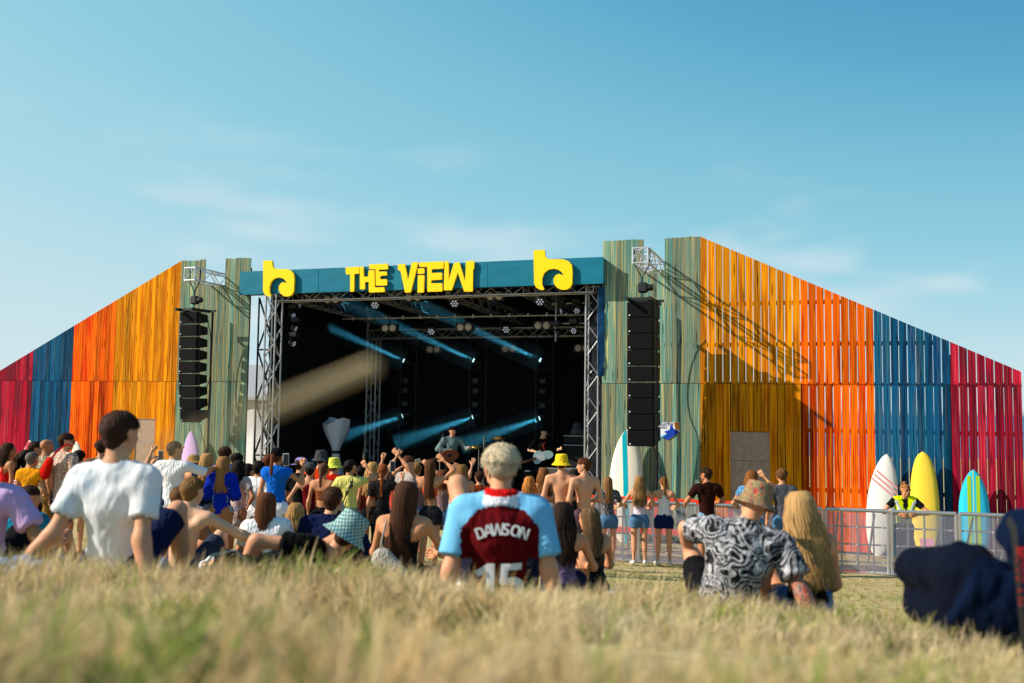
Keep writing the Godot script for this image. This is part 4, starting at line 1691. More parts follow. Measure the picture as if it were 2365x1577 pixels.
func make_hair() -> void:
	shapes.short = short_hair(0.012, 0.0, 420, -0.035, 1)
	shapes.near_short = short_hair(0.012, 0.0, 1500, -0.035, 12, 0.006)
	shapes.crop = short_hair(0.003, 0.0, 0, -0.02, 2)
	shapes.curly = short_hair(0.022, 1.0, 240, -0.02, 3)
	shapes.long = long_hair(0.40, 0.004, 230, 0.016, 0.10, 4)
	shapes.wavy = long_hair(0.42, 0.016, 240, 0.018, 0.22, 5)
	shapes.bob = long_hair(0.24, 0.010, 200, 0.018, 0.12, 6)
	shapes.straight = long_hair(0.52, 0.003, 330, 0.011, 0.06, 7, 2.0)
	shapes.tumble = long_hair(0.50, 0.012, 420, 0.012, 0.26, 8, 2.2)
	shapes.near_blond = long_hair(0.47, 0.016, 1300, 0.0075, 0.24, 18, 2.3)
	shapes.near_brown = long_hair(0.50, 0.005, 900, 0.0065, 0.16, 19, 2.0)
	shapes.near_ash = long_hair(0.42, 0.008, 800, 0.007, 0.16, 20, 2.1)
	# tied back: smooth cap and a tail
	var tails := {"ponytail": [Vector3(0, 0.05, 0.105), 0.30, 0.03, 0.0], "bun": [Vector3(0, 0.0, 0.118), 0.0, 0.036, 0.0], "braid": [Vector3(0, -0.01, 0.10), 0.38, 0.020, 1.0], "topknot": [Vector3(0, 0.135, 0.02), 0.0, 0.034, 0.0]}
	for kind in tails:
		var t: Array = tails[kind]
		var r := RandomNumberGenerator.new()
		r.seed = 50 + kind.length()
		var mb := MB.new()
		mb.add(short_hair(0.006, 0.0, 40, -0.03, 9), Transform3D())
		var root: Vector3 = t[0]
		if t[1] > 0.0:
			for k in 90:
				shade(mb, r)
				var a := r.randf() * TAU
				var rad: float = t[2] * sqrt(r.randf())
				var pts := []
				for q in 7:
					var f := q / 6.0
					var wv: float = sin(f * 26.0 + (PI if a > PI else 0.0)) * 0.014 * t[3]
					pts.append(root + Vector3(cos(a) * rad * (1.0 - 0.4 * f) + wv, -t[1] * f, 0.02 + 0.03 * sin(f * 2.4) + sin(a) * rad * 0.6))
				lock(mb, pts, 0.012, root + Vector3(0, -t[1] * 0.5, 0))
		else:
			for k in 60:
				shade(mb, r)
				var d := Vector3(r.randf_range(-1, 1), r.randf_range(-1, 1), r.randf_range(-1, 1)).normalized()
				var e := d.cross(Vector3(r.randf_range(-1, 1), 1, 0)).normalized()
				var pts := []
				for q in 5:
					var w := q * 0.45
					pts.append(root + (d * cos(w) + e * sin(w)) * t[2])
				lock(mb, pts, 0.014, root)
		shapes[kind] = mb.data()
	# hats, in head axes
	var mb := MB.new()
	mb.lathe([Vector2(0.0, 0.137), Vector2(0.06, 0.136), Vector2(0.080, 0.127), Vector2(0.089, 0.07), Vector2(0.094, 0.034), Vector2(0.105, 0.018), Vector2(0.137, -0.014), Vector2(0.139, -0.018), Vector2(0.132, -0.014), Vector2(0.098, 0.014), Vector2(0.09, 0.03)], Transform3D(Basis(), Vector3(0, 0, 0.006)), 26, 1.12)
	shapes.bucket = mb.data()
	mb = MB.new()
	mb.lathe([Vector2(0.0, 0.135), Vector2(0.05, 0.128), Vector2(0.082, 0.10), Vector2(0.089, 0.06), Vector2(0.10, 0.04), Vector2(0.19, 0.028), Vector2(0.192, 0.022), Vector2(0.10, 0.03)], Transform3D(Basis(), Vector3(0, 0, 0.006)), 26, 1.08)
	shapes.straw = mb.data()
	mb = MB.new()
	mb.lathe([Vector2(0.0, 0.126), Vector2(0.045, 0.120), Vector2(0.074, 0.096), Vector2(0.087, 0.055), Vector2(0.089, 0.022), Vector2(0.085, 0.020)], Transform3D(Basis(), Vector3(0, 0, 0.006)), 24, 1.14)
	var peak := []
	for k in 9:
		var w := lerpf(-1.05, 1.05, k / 8.0)
		peak.append([Vector3(sin(w) * 0.086, 0.03, -cos(w) * 0.09), Vector3(sin(w) * 0.082, 0.018, -0.075 - cos(w) * 0.085)])
	for k in 8:
		for up in [0.0, -0.004]:
			var o := Vector3(0, up, 0)
			mb.quad(peak[k][0] + o, peak[k + 1][0] + o, peak[k + 1][1] + o, peak[k][1] + o, Vector3(0, 1 if up == 0.0 else -1, -0.1).normalized())
	shapes.cap = mb.data()


func skin(tone: int) -> StandardMaterial3D:
	var key := "skin_%d" % tone
	if M.has(key):
		return M[key]
	var c: Color = [lin(0.56, 0.27, 0.155), lin(0.51, 0.225, 0.115), lin(0.41, 0.165, 0.08), lin(0.60, 0.34, 0.215), lin(0.33, 0.165, 0.075)][tone]
	var m := mat(key, c, 0.52)
	m.subsurf_scatter_enabled = true
	m.subsurf_scatter_strength = 0.12
	return m


func hair_mat(c: Color) -> StandardMaterial3D:
	var key := "hair %s" % c
	if M.has(key):
		return M[key]
	var m := mat(key, c, 0.78)
	m.vertex_color_use_as_albedo = true
	return m


# Joints of a standing figure of height 1, facing -z; arms as [elbow, wrist] from the shoulder
func standing(P: Dictionary) -> Dictionary:
	var f: bool = P.get("woman", false)
	var sw := 0.098 if f else 0.112
	var hw := 0.056 if f else 0.052
	var lean: float = P.get("lean", 0.0)
	var shift: float = P.get("hip", 0.0)
	var st: float = P.get("stance", 0.05)
	var J := {"pelvis": Vector3(shift, 0.525, 0), "waist": Vector3(shift * 0.6, 0.61, -0.004), "chest": Vector3(0, 0.735, 0.0 - lean * 0.5), "neck": Vector3(0, 0.835, 0.006 - lean), "head": Vector3(0, 0.931, -0.012 - lean * 1.2)}
	for s in [-1, 1]:
		var n := "L" if s < 0 else "R"
		J["sh" + n] = Vector3(s * sw, 0.808, 0.004 - lean * 0.9)
		J["hip" + n] = Vector3(shift + s * hw, 0.505, 0)
		J["kn" + n] = Vector3(shift * 0.5 + s * (hw * 0.75 + st * 0.25), 0.285, -0.012 + (0.012 if s > 0 else 0.0))
		J["an" + n] = Vector3(s * (hw * 0.6 + st * 0.5), 0.045, 0.012)
		J["toe" + n] = Vector3(s * (hw * 0.6 + st * 0.75), 0.018, -0.085)
		var arm: Array = P.get("arm" + n, ARMS.down)
		var e: Vector3 = arm[0]
		var w: Vector3 = arm[1]
		J["el" + n] = J["sh" + n] + Vector3(e.x * s, e.y, e.z)
		J["wr" + n] = J["el" + n] + Vector3(w.x * s, w.y, w.z)
	return J


# elbow from shoulder, wrist from elbow; x outwards
const ARMS := {
	"down": [Vector3(0.028, -0.168, 0.02), Vector3(0.012, -0.142, -0.03)],
	"hip": [Vector3(0.085, -0.145, 0.04), Vector3(-0.075, -0.11, -0.035)],
	"front": [Vector3(0.04, -0.155, 0.015), Vector3(-0.06, -0.035, -0.125)],
	"rail": [Vector3(0.075, -0.13, -0.04), Vector3(-0.03, -0.04, -0.13)],
	"up": [Vector3(0.085, 0.135, -0.03), Vector3(0.03, 0.135, -0.03)],
	"wave": [Vector3(0.115, 0.115, -0.03), Vector3(0.10, 0.105, -0.03)],
	"phone": [Vector3(0.085, -0.09, -0.10), Vector3(-0.012, 0.145, -0.04)],
	"fist": [Vector3(0.06, 0.14, -0.05), Vector3(0.065, 0.115, -0.04)],
	"head": [Vector3(0.125, 0.10, -0.01), Vector3(-0.105, 0.085, -0.02)],
	"shade": [Vector3(0.11, 0.02, -0.10), Vector3(-0.085, 0.105, -0.03)],
	"wide": [Vector3(0.125, -0.055, -0.085), Vector3(0.055, 0.055, -0.115)],
	"high": [Vector3(0.055, 0.115, -0.10), Vector3(-0.015, 0.13, -0.06)],
}


# Builds one figure from joints. P: size, woman, tone, hair/hair_color, hat/hat_color, top, top_mat, bottom, bottom_mat, shoe_mat, ...
func figure(o: Node3D, J: Dictionary, P: Dictionary, cell: float) -> Sdf:
	var H: float = P.get("size", 1.75)
	var f: bool = P.get("woman", false)
	var g := {}
	for q in J:
		g[q] = J[q] * (H if P.get("unit", true) else 1.0)
	var z := H / 1.75
	var S := Sdf.new()
	S.k = P.get("k", 82.0)
	var spine: Vector3 = (g.neck - g.pelvis).normalized()
	var across: Vector3 = (g.shR - g.shL).normalized()
	var front := spine.cross(across).normalized()      # the way the chest faces; thinner this way
	var bulk: float = P.get("bulk", 1.0) * z
	# torso
	S.cap(g.hipL.lerp(g.pelvis, 0.25), g.hipR.lerp(g.pelvis, 0.25), 0.088 * bulk * (1.06 if f else 1.0), 0.088 * bulk * (1.06 if f else 1.0), 0, front, 1.12)
	S.cap(g.pelvis, g.waist, 0.100 * bulk, (0.086 if f else 0.102) * bulk, 0, front, 1.25)
	S.cap(g.waist, g.chest, (0.086 if f else 0.100) * bulk, (0.104 if f else 0.128) * bulk, 0, front, 1.32)
	S.cap(g.chest, g.neck.lerp(g.chest, 0.35), (0.104 if f else 0.128) * bulk, 0.085 * bulk, 0, front, 1.3)
	S.cap(g.shL.lerp(g.shR, 0.06), g.shR.lerp(g.shL, 0.06), 0.046 * bulk, 0.046 * bulk)
	for n in ["L", "R"]:
		S.cap(g.neck.lerp(g.head, 0.15), g["sh" + n].lerp(g.neck, 0.15), 0.034 * z, 0.044 * bulk)
		# shoulder blade
		S.cap(g["sh" + n].lerp(g.chest, 0.3) - front * 0.03 * z, g["sh" + n].lerp(g.chest, 0.75) - front * 0.035 * z, 0.052 * bulk, 0.045 * bulk)
	S.cap(g.neck - spine * 0.03 * z, g.neck.lerp(g.head, 0.8), (0.043 if f else 0.053) * z, (0.041 if f else 0.051) * z)
	var at: float = (0.036 if f else 0.043) * P.get("limb", 1.0) * z
	var lt: float = (1.0 if f else 0.98) * P.get("limb", 1.0) * z
	for n in ["L", "R"]:
		S.cap(g["sh" + n], g["el" + n], at * 1.14, at * 0.86)
		S.cap(g["el" + n], g["wr" + n], at * 0.88, at * 0.58)
		S.cap(g["el" + n].lerp(g["wr" + n], 0.12), g["el" + n].lerp(g["wr" + n], 0.4), at * 0.93, at * 0.80)
		if P.get("legs", true):
			S.cap(g["hip" + n], g["kn" + n], 0.080 * lt, 0.050 * lt)
			S.cap(g["kn" + n], g["an" + n], 0.049 * lt, 0.031 * lt)
			var back: Vector3 = ((g["hip" + n] + g["an" + n]) * 0.5 - g["kn" + n])
			back = back.normalized() if back.length() > 0.02 else -front
			if P.get("unit", true):
				back = Vector3(0, 0, 1)
			S.cap(g["kn" + n].lerp(g["an" + n], 0.15) + back * 0.012 * z, g["kn" + n].lerp(g["an" + n], 0.45) + back * 0.012 * z, 0.046 * lt, 0.044 * lt)
			var sl := 3 if P.has("shoe_mat") else 0
			var fr := 0.036 if sl == 3 else 0.028
			S.cap(g["an" + n] + Vector3(0, -0.02, 0.012) * z, g["toe" + n], (fr + 0.006) * z, fr * z, sl)
	# clothing, a little outside the skin
	var top: String = P.get("top", "")
	var th: float = P.get("thick", 0.012) * z
	if top in ["tee", "loose", "hood", "tank", "crop", "jacket", "dress"]:
		var hem: float = {"tee": -0.25, "loose": -0.5, "hood": -0.35, "tank": -0.1, "crop": 0.9, "jacket": -0.4, "dress": -0.2}[top]
		if P.has("hem"):
			hem = P.hem
		var low: Vector3 = g.pelvis.lerp(g.waist, hem)
		var ease := 1.0 + (0.10 if top in ["loose", "hood", "jacket"] else 0.02)
		S.cap(low, g.waist.lerp(g.chest, 0.3), (0.100 if not f else 0.094) * bulk * ease + th, ((0.100 if not f else 0.088) * bulk + th) * ease, 1, front, 1.24, true)
		S.cap(g.waist, g.chest, ((0.100 if not f else 0.088) * bulk + th) * ease, ((0.128 if not f else 0.104) * bulk + th) * ease, 1, front, 1.3)
		if not top in ["tank", "crop"] or P.get("cover", false):
			S.cap(g.chest, g.neck.lerp(g.chest, 0.32), (0.128 if not f else 0.104) * bulk + th, 0.088 * bulk + th, 1, front, 1.28)
			S.cap(g.shL.lerp(g.shR, 0.04), g.shR.lerp(g.shL, 0.04), 0.047 * bulk + th, 0.047 * bulk + th, 1)
			for n in ["L", "R"]:
				S.cap(g.neck.lerp(g["sh" + n], 0.32), g["sh" + n].lerp(g.neck, 0.12), 0.034 * z + th, 0.044 * bulk + th, 1)
				S.cap(g["sh" + n].lerp(g.chest, 0.3) - front * 0.03 * z, g["sh" + n].lerp(g.chest, 0.75) - front * 0.035 * z, 0.052 * bulk + th, 0.045 * bulk + th, 1)
		if top in ["tee", "loose", "hood", "jacket"] or P.get("sleeves", false):
			var sl: float = P.get("sleeve", 0.62 if top in ["tee", "loose"] else 1.0)
			for n in ["L", "R"]:
				S.cap(g["sh" + n], g["sh" + n].lerp(g["el" + n], minf(sl, 1.0)), at * 1.2 + th, at * 1.0 + th * 1.9, 1, Vector3.ZERO, 1.0, sl < 1.0)
				if sl >= 1.0:
					S.cap(g["el" + n], g["el" + n].lerp(g["wr" + n], P.get("cuff", 0.93)), at * 1.0 + th * 1.3, at * 0.62 + th, 1, Vector3.ZERO, 1.0, true)
		if top == "hood":
			S.cap(g.neck.lerp(g.shL, 0.25) - front * 0.05 * z, g.neck.lerp(g.shR, 0.25) - front * 0.05 * z, 0.05 * z, 0.05 * z, 1)
			S.cap(g.neck - front * 0.075 * z, g.chest.lerp(g.neck, 0.55) - front * 0.085 * z, 0.05 * z, 0.03 * z, 1, front, 1.4)
		if top == "dress":
			S.cap(g.waist, g.pelvis.lerp(g.waist, -1.6), 0.092 * bulk + th, 0.128 * bulk + th, 1, front, 1.15, true)
	elif top == "band":
		S.cap(g.waist.lerp(g.chest, 0.45), g.waist.lerp(g.chest, 0.95), (0.103 if f else 0.125) * bulk + 0.006, (0.104 if f else 0.126) * bulk + 0.006, 1, front, 1.3, true)
	if P.get("straps", false):
		for n in ["L", "R"]:
			var m: String = "R" if n == "L" and P.get("crossed", false) else ("L" if n == "R" and P.get("crossed", false) else n)
			var a: Vector3 = g.neck.lerp(g["sh" + n], 0.55) + spine * 0.03 * z
			var b: Vector3 = g.chest.lerp(g["sh" + m], 0.35) - front * 0.088 * bulk
			S.cap(a, b, 0.012, 0.012, 4 if P.has("strap_mat") else 1)
	# bottoms
	var bt: String = P.get("bottom", "")
	if bt and P.get("legs", true):
		var tb: float = P.get("bottom_thick", 0.010) * z
		S.cap(g.hipL.lerp(g.pelvis, 0.25), g.hipR.lerp(g.pelvis, 0.25), 0.090 * bulk * (1.06 if f else 1.0) + tb, 0.090 * bulk * (1.06 if f else 1.0) + tb, 2, front, 1.1)
		S.cap(g.pelvis, g.pelvis.lerp(g.waist, P.get("waistband", 0.55)), 0.102 * bulk + tb, (0.094 if f else 0.104) * bulk + tb, 2, front, 1.22, true)
		if bt == "skirt":
			S.cap(g.pelvis, g.hipL.lerp(g.hipR, 0.5).lerp((g.knL + g.knR) * 0.5, P.get("leg_to", 0.45)), 0.115 * bulk + tb, 0.135 * bulk + tb, 2, front, 1.08, true)
		else:
			var to: float = {"shorts": 0.38, "long_shorts": 0.85, "trousers": 1.0}[bt]
			to = P.get("leg_to", to)
			for n in ["L", "R"]:
				S.cap(g["hip" + n], g["hip" + n].lerp(g["kn" + n], minf(to, 1.0)), 0.082 * lt + tb, lerpf(0.082, 0.052, to) * lt + tb * 1.9, 2, Vector3.ZERO, 1.0, to < 1.0)
				if bt == "trousers":
					S.cap(g["kn" + n], g["kn" + n].lerp(g["an" + n], 0.95), 0.052 * lt + tb * 1.3, 0.036 * lt + tb * 1.6, 2, Vector3.ZERO, 1.0, true)
	if P.has("extra"):
		P.extra.call(S, g, front, spine)
	var fold := noise(11.0, int(H * 1000.0), 2)
	var crease: float = P.get("crease", 0.0)
	var parts: Dictionary = S.build(cell, P.get("relabel"), (func(p: Vector3, _n: Vector3, l: int) -> float: return (absf(fold.get_noise_3d(p.x * 1.0, p.y * 0.5, p.z)) - 0.25) * crease if l in P.get("creased", [1, 2]) else 0.0) if crease > 0.0 else null)
	# skin: body, head and hands joined in one mesh, whole under the clothes
	var mb := MB.new()
	var bare := Sdf.new()
	bare.k = S.k
	for e in S.prims:
		if e[4] == 0:
			bare.prims.append(e)
	if bare.prims.size() < S.prims.size() or P.has("relabel"):
		var inked: Dictionary = bare.build(cell, P.get("skin_relabel"))
		mb.add(inked[0], Transform3D())
		if inked.has(8):
			parts[8] = inked[8]
	else:
		mb.add(parts[0], Transform3D())
	var hb: Basis = P.get("head_basis", Basis.from_euler(Vector3(P.get("nod", 0.0), P.get("look", 0.0), P.get("tilt", 0.0))))
	var hs: float = P.get("head_size", 1.0) * (0.97 if f else 1.0) * clampf(z, 0.9, 1.05)
	var ht := Transform3D(hb.scaled_local(Vector3.ONE * hs), g.head)
	if P.get("show_head", true):
		mb.add(shapes.head, ht)
	for n in ["L", "R"]:
		var kind: String = P.get("hand" + n, "rest")
		if kind == "none":
			continue
		var y: Vector3 = (g["wr" + n] - g["el" + n]).normalized()
		if P.has("hand_dir" + n):
			y = P["hand_dir" + n]
		var inward: Vector3 = across * (1.0 if n == "L" else -1.0)
		var palm: Vector3 = P.get("palm" + n, front if y.dot(spine) > 0.2 else inward)
		var zz := -(palm - y * palm.dot(y)).normalized()
		var x := y.cross(zz)
		var hd: Dictionary = shapes["hand_" + kind]
		if n == "R":
			hd = mirrored(hd)
		var sc := z * (0.93 if f else 1.02)
		mb.add(hd, Transform3D(Basis(x * sc, y * sc, zz * sc), g["wr" + n] - y * 0.004))
	var sk: Material = P.get("skin_mat", skin(P.get("tone", 0)))
	part("body", mb.mesh(sk), o)
	var names: Dictionary = {1: P.get("top_name", "top"), 2: P.get("bottom_name", "shorts"), 3: P.get("shoe_name", "shoes"), 4: P.get("strap_name", "strap"), 5: P.get("extra_name", "trim"), 6: "trim", 7: "collar", 8: "tattoo"}
	for l in parts:
		if l == 0:
			continue
		var pm := MB.new()
		pm.add(parts[l], Transform3D())
		var m: Material = P.get({1: "top_mat", 2: "bottom_mat", 3: "shoe_mat", 4: "strap_mat", 5: "extra_mat", 6: "trim_mat", 7: "collar_mat", 8: "tattoo_mat"}[l])
		part(names[l], pm.mesh(m), o)
	if P.has("hair"):
		var hm := MB.new()
		hm.add(shapes[P.hair], ht)
		part("hair", hm.mesh(hair_mat(P.hair_color)), o)
	if P.has("hat"):
		var hm := MB.new()
		hm.add(shapes[P.hat], ht * Transform3D(Basis.from_scale(Vector3.ONE * P.get("hat_scale", 1.07)) * Basis(Vector3.RIGHT, P.get("hat_tilt", 0.0)) * Basis(Vector3.UP, P.get("hat_turn", 0.0)), Vector3.ZERO))
		part("hat", hm.mesh(P.hat_mat), o)
	if P.get("face", false):
		features(o, ht, P)
	return S


func mirrored(d: Dictionary) -> Dictionary:
	var v := PackedVector3Array()
	var n := PackedVector3Array()
	for q in d.v.size():
		v.append(d.v[q] * Vector3(-1, 1, 1))
		n.append(d.n[q] * Vector3(-1, 1, 1))
	var i := PackedInt32Array()
	for q in range(0, d.i.size(), 3):
		i.append_array([d.i[q], d.i[q + 2], d.i[q + 1]])
	return {"v": v, "n": n, "i": i}


func features(o: Node3D, ht: Transform3D, P: Dictionary) -> void:
	if P.get("glasses", false):
		var mb := MB.new()
		for s in [-1, 1]:
			mb.soft_box(Vector3(s * 0.031, 0.006, -0.096), Vector3(0.046, 0.034, 0.008), 0.006)
			mb.box(Vector3(s * 0.068, 0.012, -0.045), Vector3(0.005, 0.007, 0.10), Basis(Vector3.UP, -s * 0.25))
		mb.box(Vector3(0, 0.012, -0.1), Vector3(0.02, 0.006, 0.006))
		part("sunglasses", mb.mesh(M.black_metal), o, null, ht)
	else:
		for s in [-1, 1]:
			var mb := MB.new()
			mb.lathe([Vector2(0.0, -0.011), Vector2(0.0085, -0.006), Vector2(0.0105, 0.0), Vector2(0.0085, 0.006), Vector2(0.0, 0.011)], Transform3D(Basis(), Vector3(s * 0.030, 0.004, -0.0815)), 10)
			part("eye", mb.mesh(M.eye_dark), o, null, ht)
			mb = MB.new()
			mb.path([Vector3(s * 0.015, 0.024, -0.089), Vector3(s * 0.032, 0.028, -0.086), Vector3(s * 0.046, 0.023, -0.078)], [0.003, 0.004, 0.002], 5)
			part("eyebrow", mb.mesh(M.brow), o, null, ht)
	var mm := MB.new()
	mm.path([Vector3(-0.021, -0.053, -0.086), Vector3(0, -0.0525, -0.0925), Vector3(0.021, -0.053, -0.086)], [0.002, 0.0042, 0.002], 6)
	part("mouth", mm.mesh(M.lips), o, null, ht)


# one standing member of the crowd
func stand(x: float, z: float, H: float, yaw: float, label: String, P: Dictionary) -> Node3D:
	var at := on_ground(x, z)
	var o := thing("person", label, "person", Transform3D(Basis(Vector3.UP, deg_to_rad(yaw)), at), P.get("group", "people watching the stage"))
	P.size = H
	for n in ["L", "R"]:
		if P.has("arm" + n) and P["arm" + n] is String:
			P["arm" + n] = ARMS[P["arm" + n]]
	figure(o, standing(P), P, P.get("cell", 0.021))
	return o


var prints := {}

# cloth with a printed pattern: blobs of ink on a ground colour
func print_cloth(called: String, ground: Color, ink: Color, ink2: Color, freq: float, cut: float, scale: float) -> StandardMaterial3D:
	var m := mat(called, Color.WHITE, 0.85)
	var a := noise(freq, called.length() * 13, 3)
	var b := noise(freq * 1.4, called.length() * 7 + 3, 2)
	m.albedo_texture = printed(160, 160, func(x: int, y: int) -> Color:
		var w := TAU * x / 160.0
		var h := TAU * y / 160.0
		var p := Vector3(cos(w) * 25.0, sin(w) * 25.0, cos(h) * 25.0)
		var n1 := a.get_noise_3dv(p + Vector3(0, 0, sin(h) * 25.0))
		var n2 := b.get_noise_3dv(Vector3(p.z, sin(h) * 25.0, p.x) + Vector3(p.y, 0, 0))
		return ink if n1 > cut else (ink2 if n2 > cut + 0.12 else ground))
	m.uv1_triplanar = true
	m.uv1_scale = Vector3.ONE * scale
	m.heightmap_enabled = true
	m.heightmap_texture = cloth_height
	m.heightmap_scale = 0.8
	return m


const BLACK := Color(0.075, 0.075, 0.09)
const NAVY := Color(0.06, 0.10, 0.22)
const WHITE := Color(0.86, 0.86, 0.88)
const DENIM := Color(0.28, 0.42, 0.56)
const DARK_DENIM := Color(0.10, 0.16, 0.30)
const BROWN := Color(0.23, 0.13, 0.08)
const DARK := Color(0.10, 0.065, 0.05)
const AUBURN := Color(0.40, 0.20, 0.10)
const BLOND := Color(0.72, 0.54, 0.32)
const SANDY := Color(0.52, 0.36, 0.20)
const FAIR := Color(0.60, 0.42, 0.24)


func crowd() -> void:
	var leaf_shirt := print_cloth("speckled_shirt_cloth", Color(0.68, 0.62, 0.48), Color(0.20, 0.18, 0.14), Color(0.86, 0.82, 0.70), 0.09, 0.08, 3.2)
	var pink_shirt := print_cloth("pink_print_cloth", Color(0.72, 0.62, 0.56), Color(0.50, 0.30, 0.28), Color(0.86, 0.80, 0.74), 0.08, 0.12, 3.0)
	var ditsy := print_cloth("ditsy_cloth", Color(0.82, 0.76, 0.74), Color(0.52, 0.22, 0.22), Color(0.30, 0.16, 0.16), 0.16, 0.22, 4.5)
	var sea_print := print_cloth("sea_print_cloth", Color(0.05, 0.30, 0.58), Color(0.55, 0.78, 0.88), Color(0.02, 0.10, 0.30), 0.12, 0.16, 4.0)
	var slogan := print_cloth("slogan_cloth", Color(0.06, 0.06, 0.08), Color(0.70, 0.70, 0.74), Color(0.06, 0.06, 0.08), 0.10, 0.24, 5.0)
	var yel_hat := print_cloth("yellow_towel_cloth", Color(0.92, 0.76, 0.08), Color(0.80, 0.60, 0.05), Color(0.96, 0.84, 0.22), 0.10, 0.1, 6.0)
	var lime_hat := print_cloth("lime_cloth", Color(0.82, 0.82, 0.30), Color(0.62, 0.62, 0.20), Color(0.88, 0.88, 0.45), 0.12, 0.15, 6.0)
	var tile := print_cloth("striped_skirt_cloth", Color(0.05, 0.10, 0.16), Color(0.12, 0.42, 0.48), Color(0.45, 0.60, 0.62), 0.14, 0.12, 5.0)
	var shoe_w := cloth(Color(0.80, 0.79, 0.77), 0.3)
	var shoe_b := cloth(Color(0.10, 0.10, 0.11), 0.3)
	var T := func(c: Color) -> StandardMaterial3D: return cloth(c)

	stand(-6.761, -12.500, 1.529, -35, "woman with brown hair and a red bikini top, beside the rayed surfboard", {"woman": true, "tone": 2, "hair": "bob", "hair_color": BROWN, "top": "band", "top_mat": T.call(Color(0.75, 0.08, 0.10)), "straps": true, "bottom": "skirt", "bottom_mat": T.call(NAVY), "look": -0.4, "armR": "front"})
	stand(-7.195, -13.600, 1.435, 10, "woman with short auburn curls in a pink vest behind the striped bag", {"woman": true, "hair": "curly", "hair_color": AUBURN, "top": "tank", "top_mat": T.call(Color(0.76, 0.45, 0.48)), "bottom": "shorts", "bottom_mat": T.call(DENIM)})
	stand(-6.616, -12.700, 1.454, -10, "woman with long dark curls carrying the red and white striped bag", {"woman": true, "tone": 2, "hair": "wavy", "hair_color": DARK, "top": "tee", "top_mat": T.call(Color(0.30, 0.06, 0.09)), "bottom": "skirt", "bottom_mat": T.call(Color(0.24, 0.05, 0.08))})
	stand(-7.271, -14.200, 1.673, -40, "man with brown hair and sunglasses pushed round, behind the bald man", {"tone": 1, "hair": "short", "hair_color": BROWN, "top": "tee", "top_mat": T.call(Color(0.35, 0.42, 0.5)), "bottom": "shorts", "bottom_mat": T.call(NAVY), "face": true, "glasses": true, "look": -0.3})
	stand(-6.120, -11.900, 1.364, -5, "woman in a mustard yellow top with cropped grey hair", {"woman": true, "tone": 1, "hair": "crop", "hair_color": Color(0.42, 0.38, 0.35), "top": "tee", "sleeve": 0.4, "top_mat": T.call(Color(0.86, 0.55, 0.06)), "bottom": "trousers", "bottom_mat": T.call(Color(0.12, 0.08, 0.08)), "armR": "front"})
	stand(-6.140, -12.300, 1.580, -6, "bald man in a speckled loose shirt and khaki shorts", {"tone": 2, "top": "loose", "top_mat": leaf_shirt, "bottom": "long_shorts", "leg_to": 0.72, "bottom_mat": T.call(Color(0.58, 0.45, 0.24)), "shoe_mat": shoe_w, "armR": "front", "armL": "front", "look": -0.5, "crease": 0.011, "bulk": 1.08})
	stand(-5.748, -12.000, 1.637, -28, "man in sunglasses and a pinkish print shirt with the red sling bag", {"tone": 0, "hair": "short", "hair_color": BROWN, "top": "loose", "top_mat": pink_shirt, "bottom": "long_shorts", "bottom_mat": T.call(NAVY), "shoe_mat": shoe_w, "face": true, "glasses": true, "look": -0.75, "armR": "front", "crease": 0.011})
	stand(-6.590, -14.200, 1.554, 0, "person with dark hair in a plum vest behind the man with the red sling bag", {"woman": true, "tone": 1, "hair": "curly", "hair_color": DARK, "top": "tank", "top_mat": T.call(Color(0.34, 0.14, 0.22)), "bottom": "shorts", "bottom_mat": T.call(DENIM)})
	stand(-6.153, -14.000, 1.711, 15, "man with loose brown curls half hidden by the seated man in white", {"tone": 1, "hair": "curly", "hair_color": BROWN, "top": "tee", "top_mat": T.call(Color(0.45, 0.32, 0.22)), "bottom": "shorts", "bottom_mat": T.call(NAVY)})
	stand(-4.929, -13.000, 1.439, -10, "person in a black cap and black shirt filming beside the bare door panel", {"tone": 1, "hat": "cap", "hat_mat": T.call(BLACK), "hair": "crop", "hair_color": DARK, "top": "tee", "top_mat": T.call(BLACK), "bottom": "shorts", "bottom_mat": T.call(BLACK), "armR": "high", "armL": "high", "handR": "fist", "handL": "fist"})
	stand(-4.195, -11.600, 1.548, -8, "man in a white shirt with both arms held out towards the lilac surfboard", {"tone": 1, "hair": "short", "hair_color": Color(0.32, 0.23, 0.15), "top": "loose", "sleeve": 0.95, "top_mat": T.call(WHITE), "bottom": "shorts", "bottom_mat": T.call(NAVY), "armR": "wide", "armL": "wide", "handR": "open", "handL": "open", "look": -0.7, "crease": 0.011})
	stand(-4.291, -12.600, 1.449, -15, "person in a wide straw hat and tan vest before the lilac surfboard", {"woman": true, "tone": 1, "hat": "straw", "hat_mat": print_cloth("straw_weave", Color(0.62, 0.47, 0.25), Color(0.48, 0.34, 0.16), Color(0.72, 0.58, 0.34), 0.2, 0.1, 8.0), "hair": "bun", "hair_color": SANDY, "top": "tank", "top_mat": T.call(Color(0.62, 0.48, 0.33)), "bottom": "shorts", "bottom_mat": T.call(DENIM), "armR": "wide"})
	stand(-3.916, -12.000, 1.453, -14, "woman with long blond hair, navy jacket and long grey skirt", {"woman": true, "tone": 1, "hair": "long", "hair_color": BLOND, "top": "jacket", "sleeve": 0.9, "top_mat": T.call(Color(0.06, 0.12, 0.20)), "bottom": "skirt", "leg_to": 0.75, "bottom_mat": T.call(Color(0.46, 0.46, 0.50)), "bottom_name": "skirt", "shoe_mat": shoe_w, "crease": 0.011})
	stand(-4.488, -14.600, 1.717, 0, "man with thick brown curls in a blue shirt, before the green planks", {"tone": 1, "hair": "curly", "hair_color": BROWN, "top": "tee", "top_mat": T.call(Color(0.20, 0.26, 0.42)), "bottom": "shorts", "bottom_mat": T.call(NAVY)})
